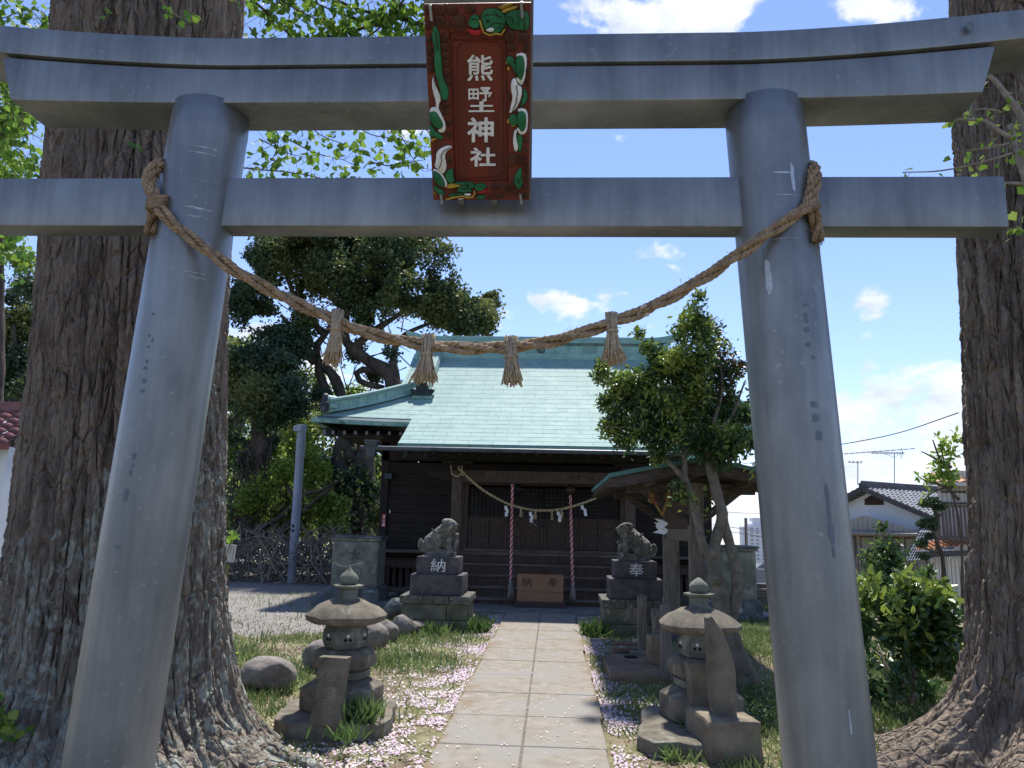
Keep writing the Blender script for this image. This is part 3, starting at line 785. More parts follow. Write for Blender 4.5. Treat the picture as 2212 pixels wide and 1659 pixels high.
for k in range(4): cline([(795, 1135 + k * 22), (850, 1132 + k * 24), (888, 1150 + k * 22)], .0026, .038, 'rock_ridge', plq_brown)
# upper dragon: head, body, tail
gr, wh, ye, cr = plq_green, plq_white, plq_yel, plq_crim
relief([(700, 90), (760, 60), (830, 62), (895, 85), (893, 190), (820, 190), (750, 180), (715, 140)], .013, 'dragon_body', gr)
relief([(525, 80), (560, 55), (640, 52), (690, 75), (715, 110), (712, 150), (690, 190), (640, 215), (600, 205), (560, 190), (530, 140)], .017, 'dragon_head', gr)
relief([(425, 125), (455, 88), (500, 90), (520, 130), (515, 165), (470, 178), (430, 158)], .016, 'dragon_snout', gr)
relief([(420, 155), (440, 178), (480, 185), (530, 178), (540, 200), (500, 222), (455, 218), (425, 200)], .013, 'dragon_tongue', cr)
cline([(515, 120), (530, 165), (545, 200), (590, 218), (640, 208), (680, 215), (708, 180)], .0042, .043, 'dragon_jaw', ye)
relief([(560, 180), (610, 165), (630, 180), (615, 198), (575, 196)], .008, 'dragon_teeth', wh, h0=.041)
for pts in ([(640, 45), (700, 30), (770, 15), (775, 30), (710, 52), (680, 60)], [(675, 65), (740, 45), (805, 38), (800, 55), (730, 72), (695, 85)]): relief(pts, .012, 'dragon_horn', ye, h0=.034)
for q in ([(540, 100), (580, 88), (640, 92), (690, 110)], [(600, 150), (640, 140), (700, 150)], [(620, 70), (650, 85), (660, 110)], [(640, 175), (670, 165), (695, 178)], [(445, 120), (475, 112), (500, 125)], [(720, 100), (760, 110), (780, 150)], [(800, 80), (815, 120), (810, 170)], [(850, 85), (862, 130), (855, 180)]): cline(q, .0014, .0445, 'dragon_groove', ink_m)
for q in ([(345, 1400), (380, 1410), (430, 1405)], [(360, 1440), (400, 1445), (440, 1435)], [(400, 1385), (420, 1420), (415, 1450)], [(490, 1415), (520, 1425), (550, 1415)], [(300, 1505), (350, 1510), (390, 1495)]): cline(q, .0014, .0435, 'dragon_groove', ink_m)
relief([(566, 118), (588, 118), (588, 138), (566, 138)], .004, 'dragon_eye', ink_m, h0=.044)
relief([(165, 140), (200, 195), (205, 280), (218, 400), (222, 500), (262, 570), (270, 630), (262, 670), (225, 675), (205, 640), (200, 590), (170, 500), (155, 400), (160, 300), (140, 250), (142, 195)], .014, 'dragon_tail', gr)
cline([(175, 185), (183, 250), (185, 310)], .0018, .042, 'tail_groove', ink_m)
relief([(150, 475), (158, 540), (185, 595), (205, 640), (205, 680), (190, 700), (190, 760), (165, 735), (165, 680), (140, 600), (135, 530)], .011, 'dragon_belly', wh)
def ring_green(outer, inner, nm='dragon_coil'):
    relief(outer, .012, nm, wh); relief(inner, .012, nm, gr, h0=.033)
ring_green([(112, 745), (140, 720), (185, 725), (215, 790), (245, 860), (240, 920), (205, 938), (172, 912), (210, 890), (120, 800)], [(115, 760), (165, 755), (195, 800), (225, 860), (215, 895), (180, 900), (140, 860), (115, 810)])
relief([(115, 850), (140, 880), (160, 920), (205, 945), (230, 985), (190, 990), (150, 960), (120, 975)], .012, 'dragon_leg', gr)
relief([(122, 985), (160, 975), (180, 985), (150, 1000), (128, 1015)], .010, 'dragon_claw', ye)
ring_green([(790, 345), (840, 332), (878, 350), (878, 440), (860, 540), (835, 570), (795, 520), (800, 500), (840, 520), (800, 360)], [(793, 370), (825, 350), (855, 365), (862, 430), (850, 510), (825, 530), (800, 470), (790, 420)])
relief([(715, 370), (745, 352), (780, 370), (790, 410), (805, 460), (815, 515), (790, 480), (765, 430), (735, 410), (722, 420)], .012, 'dragon_leg', gr)
for q in ([(714, 395), (730, 390), (728, 415), (716, 415)], [(722, 435), (745, 430), (748, 455), (728, 460)]): relief(q, .012, 'dragon_claw', ye)
relief([(770, 510), (795, 510), (810, 560), (845, 575), (842, 650), (800, 745), (740, 785), (755, 720), (770, 650), (755, 600), (755, 545)], .012, 'dragon_belly', wh)
cline([(800, 560), (808, 620), (800, 690), (770, 760)], .0018, .041, 'belly_groove', ink_m)
relief([(855, 580), (885, 620), (885, 680), (855, 710), (825, 740), (850, 660)], .011, 'dragon_body', gr)
ring_green([(800, 745), (850, 732), (890, 760), (893, 850), (885, 930), (850, 958), (815, 940), (800, 885), (830, 900), (830, 780)], [(810, 775), (840, 755), (872, 775), (880, 840), (868, 910), (840, 930), (815, 880), (805, 820)])
relief([(738, 800), (780, 780), (800, 790), (825, 865), (800, 870), (770, 880), (745, 850)], .012, 'dragon_leg', gr)
for q in ([(727, 825), (745, 820), (745, 862), (728, 860)], [(755, 868), (798, 878), (790, 890), (760, 885)]): relief(q, .011, 'dragon_claw', ye)
relief([(790, 905), (808, 910), (800, 960), (808, 1010), (820, 1050), (810, 1095), (790, 1100), (775, 1040), (775, 960)], .011, 'dragon_belly', wh)
relief([(812, 950), (850, 955), (850, 1040), (835, 1110), (815, 1090), (822, 1040), (805, 1000)], .011, 'dragon_body', gr)
relief([(250, 1040), (290, 1045), (292, 1065), (250, 1090), (235, 1140), (250, 1200), (245, 1270), (215, 1310), (180, 1260), (148, 1230), (165, 1170), (160, 1120), (185, 1075)], .012, 'dragon_belly', wh)
cline([(280, 1055), (225, 1090), (205, 1130), (212, 1180), (190, 1250)], .0018, .041, 'belly_groove', ink_m)
relief([(235, 1300), (270, 1255), (300, 1245), (305, 1340), (315, 1380), (270, 1400), (240, 1350)], .012, 'dragon_body', gr)
ring_green([(135, 1255), (170, 1255), (215, 1300), (250, 1370), (258, 1420), (240, 1440), (215, 1400), (150, 1340)], [(138, 1270), (175, 1280), (210, 1320), (240, 1390), (230, 1430), (190, 1420), (150, 1370)])
relief([(145, 1400), (175, 1440), (225, 1460), (235, 1510), (200, 1530), (175, 1490), (145, 1450)], .012, 'dragon_leg', gr)
for q in ([(140, 1470), (160, 1490), (165, 1510), (145, 1500)],): relief(q, .012, 'dragon_claw', ye)
# lower dragon head
relief([(300, 1385), (400, 1380), (470, 1388), (475, 1430), (440, 1450), (460, 1480), (420, 1480), (380, 1490), (330, 1470), (345, 1430)], .015, 'dragon_head', gr)
relief([(470, 1410), (510, 1395), (565, 1400), (565, 1440), (530, 1470), (490, 1470), (468, 1445)], .016, 'dragon_snout', gr)
relief([(490, 1475), (545, 1460), (570, 1440), (575, 1465), (550, 1492), (500, 1495)], .012, 'dragon_tongue', cr)
relief([(270, 1390), (330, 1400), (388, 1405), (340, 1425), (300, 1440), (245, 1440)], .013, 'dragon_horn', ye, h0=.034)
relief([(265, 1500), (340, 1495), (420, 1480), (380, 1510), (320, 1530), (270, 1538)], .012, 'dragon_mane', gr)
relief([(385, 1495), (430, 1488), (450, 1502), (430, 1520), (395, 1515)], .008, 'dragon_teeth', wh, h0=.035)
relief([(335, 1545), (380, 1540), (398, 1550), (370, 1560), (345, 1558)], .008, 'dragon_teeth', wh, h0=.030)
cline([(245, 1555), (300, 1535), (370, 1518), (420, 1535), (460, 1525), (475, 1490), (468, 1465)], .0042, .041, 'dragon_jaw', ye)
relief([(480, 1525), (520, 1510), (565, 1515), (555, 1550), (525, 1565), (490, 1555)], .012, 'dragon_leg', gr)
relief([(780, 1370), (800, 1300), (825, 1245), (850, 1250), (845, 1320), (860, 1400), (840, 1440), (815, 1460), (795, 1420)], .013, 'dragon_tail', gr)
cline([(805, 1340), (822, 1390), (838, 1340)], .0018, .041, 'tail_groove', ink_m)
def pl_char(ch, x0, x1, y0, y1, bold=.022):
    write(ch, lambda s, t, h: PL(x0 + s * (x1 - x0), y1 + t * (y0 - y1), .0065 + h), plq_white, plq, th=.006, bold=bold)
pl_char('熊', 408, 612, 350, 535, .012)
pl_char('田', 418, 500, 592, 676, .03); pl_char('予', 504, 606, 580, 690, .03); pl_char('土', 420, 624, 690, 772, .035)
pl_char('神', 408, 620, 815, 1025)
pl_char('社', 430, 636, 1072, 1246)
for (cx, cy) in ((138, 70), (836, 60), (210, 1545), (842, 1545)):
    b = MB(); k = 40
    b.bar(PL(cx - 4, cy - k, .046), PL(cx + 6, cy + k + 12, .046), .011, .006, up=PN); b.bar(PL(cx - 4, cy - k, .048), PL(cx - 4, cy - k, -.04), .011, .006, up=PV)
    b.bar(PL(cx + 6, cy + k + 10, .048), PL(cx + 6, cy + k + 10, .03), .009, .005, up=PV)
    b.build('mounting_hook', hook_m, plq, bevel=.0015)
b = MB()
b.bar(PB + PN * -.05 + PU * .05, Vector((PB.x + .05, TY - .08, PB.z + .02)), .03, .03); b.bar(PB + PN * -.05 - PU * .1, Vector((PB.x - .1, TY - .08, PB.z + .02)), .03, .03)
b.build('bracket', steel, plq)

# ------------------------------------------------------------------ sacred rope on the torii
rp = thing('sacred_rope', tuple(A(1000, 750, 3.17)), 'thick twisted straw rope with four tassels strung between the steel pillars', 'rope')
def catmull(P, n):
    P = [Vector(p) for p in P]; P = [P[0] * 2 - P[1]] + P + [P[-1] * 2 - P[-2]]; o = []
    m = len(P) - 3
    for i in range(m):
        for k in range(n):
            t = k / n; a, b_, c, d = P[i:i + 4]
            o.append(.5 * ((2 * b_) + (c - a) * t + (2 * a - 5 * b_ + 4 * c - d) * t * t + (3 * b_ - a - 3 * c + d) * t ** 3))
    o.append(P[-2]); return o
def resample(P, step):
    d = [0]
    for a, b_ in zip(P, P[1:]): d.append(d[-1] + (b_ - a).length)
    n = max(3, int(d[-1] / step)); o = []; j = 0
    for k in range(n + 1):
        s = d[-1] * k / n
        while j < len(P) - 2 and d[j + 1] < s: j += 1
        t = (s - d[j]) / max(1e-9, d[j + 1] - d[j]); o.append(P[j].lerp(P[j + 1], min(1, t)))
    return o
def frames(P):
    o = []; u = None
    for i in range(len(P)):
        t = (P[min(i + 1, len(P) - 1)] - P[max(0, i - 1)]).normalized()
        if u is None:
            u = t.cross(Vector((0, 1, 0)))
            if u.length < .1: u = t.cross(Vector((1, 0, 0)))
        u = (u - t * u.dot(t)).normalized(); o.append((u, t.cross(u)))
    return o
def twist(b, P, plies, pr, pitch, strands, sr, spitch, tr, n=6, wob=0.0, ph=0.0):
    fr_ = frames(P); step = (P[1] - P[0]).length
    for a in range(plies):
        Q = []
        for i, p in enumerate(P):
            an = 2 * PI * (i * step / pitch + a / plies) + ph
            w = 1 + wob * math.sin(i * .13 + a * 2)
            Q.append(p + fr_[i][0] * math.cos(an) * pr * w + fr_[i][1] * math.sin(an) * pr * w)
        if strands == 1: b.tube(Q, tr, n); continue
        f2 = frames(Q)
        for s in range(strands):
            S = []
            for i, p in enumerate(Q):
                an = -2 * PI * (i * step / spitch + s / strands)
                S.append(p + f2[i][0] * math.cos(an) * sr + f2[i][1] * math.sin(an) * sr)
            b.tube(S, tr, n)
rope_pts = [(345, 452), (380, 487), (420, 519), (500, 578), (600, 634), (720, 689), (800, 720), (920, 744), (1000, 750), (1100, 748), (1200, 733), (1300, 702), (1400, 664), (1500, 610), (1600, 543), (1680, 487), (1745, 446)]
P = resample(catmull([A(x, y, 3.155 if 300 < x < 520 or x > 1590 else 3.2) for x, y in rope_pts], 12), .012)
b = MB(); twist(b, P, 3, .0145, .55, 3, .0070, .085, .0082, wob=.45); b.build('rope', rope_m, rp, smooth='all')
# ends: a braided bight over the tie beam, a knot, and a hanging tail
for side, keys in ((-1, [(392, 372, 3.52), (372, 362, 3.40), (352, 356, 3.27), (330, 366, 3.225), (322, 395, 3.215), (332, 420, 3.205), (342, 446, 3.19)]),
                   (1, [(1735, 372, 3.50), (1745, 362, 3.38), (1757, 366, 3.27), (1759, 392, 3.225), (1752, 425, 3.21), (1746, 448, 3.19)])):
    P = resample(catmull([A(*k) for k in keys], 10), .011)
    b = MB(); twist(b, P, 4, .018, .26, 3, .0078, .075, .0082, ph=side); b.build('rope_bight', rope_m, rp, smooth='all')
    c = A(340, 438, 3.19) if side < 0 else A(1748, 447, 3.19)
    b = MB()
    for k in range(3):
        ring = [c + Vector((math.cos(t) * .036, math.sin(t) * .03 - .004, math.sin(t * 1.0 + .6) * .016 + (k - 1) * .018 * (1 if side < 0 else .4))) for t in np.linspace(0, 2 * PI, 26)]
        b.tube(ring, .0125, 7)
    b.build('knot', rope_dk, rp, smooth='all')
    tk = [(338, 448, 3.2), (328, 475, 3.215), (325, 505, 3.22)] if side < 0 else [(1752, 455, 3.2), (1764, 485, 3.215), (1766, 522, 3.22)]
    P = resample(catmull([A(*k) for k in tk], 8), .011)
    b = MB(); twist(b, P, 3, .016, .3, 3, .007, .07, .008)
    for k in range(16):
        a = random.uniform(0, 2 * PI); p = P[-1] + Vector((math.cos(a) * .018, math.sin(a) * .018, 0)); b.tube([p, p + Vector((random.uniform(-.02, .02), random.uniform(-.01, .01), -random.uniform(.01, .035)))], .0011, 3)
    b.build('rope_tail', rope_dk, rp, smooth='all')
b = MB()      # stray fibres
P = resample(catmull([A(x, y, 3.16) for x, y in rope_pts], 12), .012)
for k in range(420):
    p = random.choice(P) + Vector((0, -.022, random.uniform(-.02, .02))); d = Vector((random.gauss(0, 1), random.gauss(0, .5), random.gauss(0, 1))).normalized() * random.uniform(.008, .03)
    b.tube([p, p + d * .6 + Vector((0, 0, .002)), p + d], .0007, 3)
stuff(b.build('stray_fibres', straw_m, rp))
def straw_tassel(parent, top, bot, w, m1, n=95, tie=.4, name='tassel', r=.0026, loop=.032, wt=.028):
    top, bot = Vector(top), Vector(bot); ax = (bot - top)
    b = MB()
    for k in range(n):
        a = random.uniform(0, 2 * PI); q = math.sqrt(random.random())
        dx, dy = math.cos(a) * q, math.sin(a) * q
        e = random.uniform(.9, 1.06)
        p0 = top + Vector((dx * wt * 1.1, dy * loop * .8, random.uniform(-.004, .006)))
        p1 = top + ax * tie + Vector((dx * wt * .85, dy * wt * .85, 0))
        p2 = top + ax * (tie + (1 - tie) * .5) + Vector((dx * (wt + w) * .5, dy * (wt + w) * .4, 0))
        p3 = top + ax * e + Vector((dx * w + random.gauss(0, w * .16), dy * w * .9, random.gauss(0, .006)))
        b.tube([p0, p1, p2, p3], r * random.uniform(.7, 1.2), 4)
    for k in range(5):
        p = top + ax * tie; q = Vector((random.gauss(0, .7), -.5, random.gauss(0, .6))).normalized()
        b.tube([p, p + q * .03 + Vector((0, 0, -.005)), p + q * .06 + Vector((0, 0, -.03))], r * .6, 3)
    t = b.build(name, m1, parent, smooth='all')
    b = MB(); c = top + ax * tie
    for kk in range(2):
        b.tube([c + Vector((math.cos(u) * wt * .98, math.sin(u) * wt * .98, kk * .006)) for u in np.linspace(0, 2 * PI, 17)], .0032, 5)
    b.build('binding', straw_m, t, smooth='all'); return t
for (xt, yt, xb, yb) in ((730, 671, 719, 783), (926, 724, 916, 824), (1103, 729, 1106, 828), (1321, 677, 1326, 782)):
    straw_tassel(rp, A(xt, yt, 3.19), A(xb, yb, 3.185), random.uniform(.038, .055), straw_m, n=random.randint(110, 150), tie=random.uniform(.36, .46), wt=random.uniform(.024, .030))
for (x, y, w, h, a) in ((1003, 742, .042, .019, 0), (1390, 662, .03, .010, .5), (1398, 680, .016, .014, .3), (860, 728, .018, .008, -.3)):
    p = A(x, y, 3.168); b = MB(); b.box(p, (w, .002, h), M=Matrix.Rotation(-a, 3, 'Y') @ Matrix.Rotation(.2, 3, 'X')); b.build('tape_wrap', mat('tape', (.62, .50, .40), (.55, .43, .34), rough=.6), rp, bevel=.0007)

# ================================================================== SHRINE HALL
hall = thing('shrine_hall', (0, 16.9, 0), 'dark timber shrine hall with a broad pale green copper roof', 'shrine')
YR = 18.7                                     # ridge line
EV, PO = 15.4, 14.3                           # main eave, porch eave
HX, GXE, PX = 4.78, 3.25, 2.73                # corner, gable edge, porch half width
def rz(x, y):
    t = y - PO; z = 3.03 + .45 * t + .0397 * t * t
    if abs(x) > 2.4 and y < 17.0: z += .075 * ((abs(x) - 2.4) / 2.4) ** 2 * max(0, min(1, (17.0 - y) / 1.6))
    return z
YH = EV + (HX - GXE) * .865
def xl(y):
    if y < EV - 1e-6: return PX
    if y < YH: return HX - (y - EV) / .865
    return GXE
rows = 20; dY = (18.5 - PO) / rows
roof = None
# underlay: one continuous deck under the plates
b = MB()
def deck(b, x0, x1, y0, y1, nx, ny, off, xf=None):
    vs = []
    for jy in range(ny + 1):
        y = y0 + (y1 - y0) * jy / ny; h = xf(y) if xf else None
        for ix in range(nx + 1):
            t = ix / nx; x = (-h + 2 * h * t) if xf else x0 + (x1 - x0) * t
            vs.append((x, y, rz(x, y) + off))
    w = nx + 1
    b.add(vs, [(j * w + i, j * w + i + 1, (j + 1) * w + i + 1, (j + 1) * w + i) for j in range(ny) for i in range(nx)])
deck(b, 0, 0, PO + .02, EV, 24, 8, -.012, xf=lambda y: PX - .01)
deck(b, 0, 0, EV, YH, 40, 8, -.012, xf=lambda y: xl(y) - .01)
deck(b, 0, 0, YH, 18.6, 24, 12, -.012, xf=lambda y: GXE - .01)
zg = rz(GXE, YH)
ybk = 2 * YR - EV
b.add([(0, YR, rz(0, 18.5) + .1), (GXE, YR, rz(0, 18.5) + .1), (GXE, 2 * YR - YH, zg), (-GXE, 2 * YR - YH, zg), (-GXE, YR, rz(0, 18.5) + .1)], [(0, 1, 2, 3, 4)])
b.add([(GXE, 2 * YR - YH, zg), (HX, ybk, 3.6), (-HX, ybk, 3.6), (-GXE, 2 * YR - YH, zg)], [(0, 1, 2, 3)])
for s in (-1, 1):
    b.add([(s * HX, EV, rz(HX, EV) - .012), (s * HX, ybk, 3.63), (s * GXE, 2 * YR - YH, zg - .02), (s * GXE, YH, zg - .02)], [(0, 1, 2, 3)])
roof = b.build('roof', [under_m], hall)
b = MB()
for s in (-1, 1): b.add([(s * (GXE - .35), YH, zg - .05), (s * (GXE - .35), 2 * YR - YH, zg - .05), (s * (GXE - .35), YR, rz(0, 18.5))], [(0, 1, 2)])
b.build('gable_wall', wood_dk, hall)
cnt = 0; rest = MB()
for r in range(rows):
    y0 = PO + r * dY; y1 = y0 + dY
    if y0 < EV < y1: pass
    w = .47; off = (r % 2) * .5 * w
    xa, xb = xl(y0 + 1e-5), xl(y1 - 1e-5)
    xm = max(xa, xb) if y0 < EV - .02 else xa
    if y0 < EV - .02: xa = xb = PX
    k = -int(xm / w) - 2
    while True:
        a = k * w + off; c = a + w; k += 1
        if a > xm: break
        lo0, hi0 = max(a, -xa), min(c, xa); lo1, hi1 = max(a, -xb), min(c, xb)
        if hi0 - lo0 < .02: continue
        if hi1 - lo1 < .0: lo1 = hi1 = max(-xb, min(xb, (lo1 + hi1) / 2))
        g = .0022; lift = .006 + random.uniform(0, .0015); th = .012
        yt = y1 + .03
        def q(x, y, dz): return (x, y, rz(x, y) + dz)
        vs = [q(lo0 + g, y0 - .012, lift), q(hi0 - g, y0 - .012, lift), q(hi1 - g, yt, .0015), q(lo1 + g, yt, .0015)]
        vs += [(x, y, z - th) for (x, y, z) in vs]
        mb = MB(); mb.add(vs, [(0, 1, 2, 3), (7, 6, 5, 4), (4, 5, 1, 0), (5, 6, 2, 1), (6, 7, 3, 2), (7, 4, 0, 3)])
        if cnt < 300:
            mb.build('copper_plate', copper if random.random() < .68 else copper2, roof); cnt += 1
        else: rest.add(mb.v, mb.f)
if rest.v: stuff(rest.build('upper_copper_plates', copper, roof))
# eave edges
b = MB()
def edge(b, pts, h, d, dz=0.0):
    for p, q in zip(pts, pts[1:]):
        p, q = Vector(p), Vector(q); dr = (q - p).normalized(); nrm = Vector((dr.y, -dr.x, 0)).normalized()
        vs = []
        for e in (p, q):
            for (o_, z) in ((0, 0), (0, -h), (-d, -h), (-d, 0)): vs.append(e + nrm * o_ + Vector((0, 0, z + dz)))
        b.add(vs, [(0, 1, 5, 4), (1, 2, 6, 5), (2, 3, 7, 6), (3, 0, 4, 7), (0, 3, 2, 1), (4, 5, 6, 7)])
n = 16
for s in (-1, 1):
    P = [(s * (PX + (HX - PX) * i / n), EV - .012, rz(PX + (HX - PX) * i / n, EV)) for i in range(n + 1)]
    edge(b, P if s > 0 else P[::-1], .085, .10, -.005)
    P = [(s * PX, PO + (EV - PO) * i / 8, rz(PX, PO + (EV - PO) * i / 8)) for i in range(9)]
    edge(b, P if s > 0 else P[::-1], .075, .08, -.006)
    edge(b, [(s * HX, EV, rz(HX, EV)), (s * HX, ybk, 3.63)][::s], .085, .1, -.005)
edge(b, [(-PX, PO - .012, rz(0, PO)), (0, PO - .012, rz(0, PO)), (PX, PO - .012, rz(0, PO))], .075, .1, -.004)
b.build('eave_edging', copper_e, roof)
# soffits and rafters
b = MB()
b.add([(-HX + .1, EV + .1, 3.44), (HX - .1, EV + .1, 3.44), (3.5, 16.95, 3.62), (-3.5, 16.95, 3.62)], [(0, 1, 2, 3)])
for s in (-1, 1): b.add([(s * (HX - .1), EV + .1, 3.44), (s * (HX - .1), ybk - .1, 3.44), (s * 3.5, ybk - 1.6, 3.62), (s * 3.5, 16.95, 3.62)], [(0, 1, 2, 3)])
b.add([(-PX + .06, PO + .1, 2.90), (PX - .06, PO + .1, 2.90), (PX - .06, 15.6, 3.4), (-PX + .06, 15.6, 3.4)], [(0, 1, 2, 3)])
b.build('soffit', wood_dk, roof)
for s in (-1, 1):
    for i in range(8):
        x = s * (4.35 - i * .235)
        b = MB(); b.bar((x, EV + .17, 3.36), (x, 16.9, 3.56), .055, .07); ra = b.build('rafter', wood_dk, roof)
        b = MB(); b.box((x, EV + .162, 3.355), (.056, .012, .072)); b.build('rafter_end', wood_end, ra)
    b = MB(); b.bar((s * 4.56, EV + .22, 3.36), (s * 3.5, 16.9, 3.5), .13, .16); b.build('corner_beam', gutter_m, roof, bevel=.01)
for i in range(22):
    x = -2.55 + i * 5.1 / 21; b = MB(); b.bar((x, PO + .12, 2.86), (x, 15.5, 3.32), .05, .06); b.build('rafter', wood_dk, roof)
# main ridge
zr = rz(0, 18.45)
def ridge_layer(name, hx, w, z0, z1, m, up=0.0, n=40, bev=.01):
    b = MB(); vs = []
    for i in range(n + 1):
        x = -hx - .14 + 2 * hx * i / n; e = up * (max(0, abs(x + .14) - hx * .78) / (hx * .22)) ** 2
        for (yy, zz) in ((-w, z0), (-w, z1), (0, z1 + .03), (w, z1), (w, z0)): vs.append((x, YR + yy, zz + e))
    k = 5; fs = [(i * k + a, i * k + (a + 1) % k, (i + 1) * k + (a + 1) % k, (i + 1) * k + a) for i in range(n) for a in range(k)] + [tuple(range(k))[::-1], tuple(range(n * k, n * k + k))]
    b.add(vs, fs); return b.build(name, m, roof, bevel=bev, smooth=30)
ridge_layer('ridge_base', 3.02, .27, zr - .08, zr + .13, copper_r)
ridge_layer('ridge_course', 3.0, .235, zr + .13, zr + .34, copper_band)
for i in range(18):
    x = -2.9 + i * 5.8 / 17
    b = MB(); b.box((x - .14, YR - .237, zr + .235), (.335, .012, .20)); b.build('ridge_panel', copper_r if i % 4 else copper2, roof, bevel=.003)
for s in (-1, 0, 1):
    b = MB(); b.tube([Vector((s * 1.9 - .14 + .09 * math.cos(t), YR - .25, zr + .235 + .09 * math.sin(t))) for t in np.linspace(0, 2 * PI, 19)], .014, 5); b.tube([Vector((s * 1.9 - .14 + .045 * math.cos(t), YR - .25, zr + .235 + .045 * math.sin(t))) for t in np.linspace(0, 2 * PI, 13)], .012, 5)
    b.build('ridge_crest', orn_m, roof, smooth='all')
ridge_layer('ridge_dark_band', 3.04, .25, zr + .34, zr + .39, copper_band)  # thin darker course between the ridge side and the lip
ridge_layer('ridge_lip', 3.12, .31, zr + .39, zr + .45, copper_r, up=.05)
ridge_layer('ridge_cap', 3.36, .28, zr + .45, zr + .55, copper_r, up=.13)
for s in (-1, 1):
    b = MB(); b.box((s * 3.04 - .14, YR, zr + .14), (.12, .62, .52)); b.box((s * 3.08 - .14, YR, zr - .1), (.10, .7, .34)); b.build('ridge_end', copper_r, roof, bevel=.02)
# descending ridges and their end ornaments
def sweep(b, P, prof):
    vs = []
    for i, p in enumerate(P):
        t = (P[min(i + 1, len(P) - 1)] - P[max(0, i - 1)]); h = Vector((t.x, t.y, 0)).normalized(); sd_ = Vector((h.y, -h.x, 0))
        for (u, w) in prof: vs.append(p + sd_ * u + Vector((0, 0, w)))
    k = len(prof); m = len(P)
    b.add(vs, [(i * k + a, i * k + (a + 1) % k, (i + 1) * k + (a + 1) % k, (i + 1) * k + a) for i in range(m - 1) for a in range(k)] + [tuple(range(k))[::-1], tuple(range((m - 1) * k, m * k))])
def oni(c, w, h, th=.09, face=Vector((0, -1, 0))):
    pts = [(-.38, 0), (.38, 0), (.42, .18), (.5, .36), (.44, .5), (.34, .52), (.27, .42), (.25, .7), (.2, .9), (.08, 1.0), (-.08, 1.0), (-.2, .9), (-.25, .7), (-.27, .42), (-.34, .52), (-.44, .5), (-.5, .36), (-.42, .18)]
    f = face.normalized(); sd_ = Vector((-f.y, f.x, 0)); c = Vector(c)
    b = MB(); n = len(pts); vs = [c + sd_ * (u * w) + Vector((0, 0, v * h)) + f * d for d in (th / 2, -th / 2) for (u, v) in pts]
    b.add(vs, [tuple(range(n)), tuple(range(2 * n - 1, n - 1, -1))] + [(i, i + n, (i + 1) % n + n, (i + 1) % n) for i in range(n)])
    o = b.build('ridge_ornament', orn_m, roof, bevel=.012)
    b = MB(); b.tube([c + sd_ * (w * .16 * math.cos(t)) + Vector((0, 0, h * (.55 + .24 * math.sin(t)))) + f * (th / 2) for t in np.linspace(0, 2 * PI, 17)], .016, 5)
    for s in (-1, 1): b.tube([c + sd_ * (w * (s * .38 + .07 * math.cos(t * s))) + Vector((0, 0, h * (.34 + .1 * math.sin(t)))) + f * (th / 2) for t in np.linspace(0, 2 * PI, 13)], .014, 5)
    b.build('ornament_boss', orn_m, o, smooth='all')
    b = MB(); b.lathe((0, 0, 0), [(.10, 0), (.10, .2)], 14)
    for s in (-1, 1):
        pass
    return o
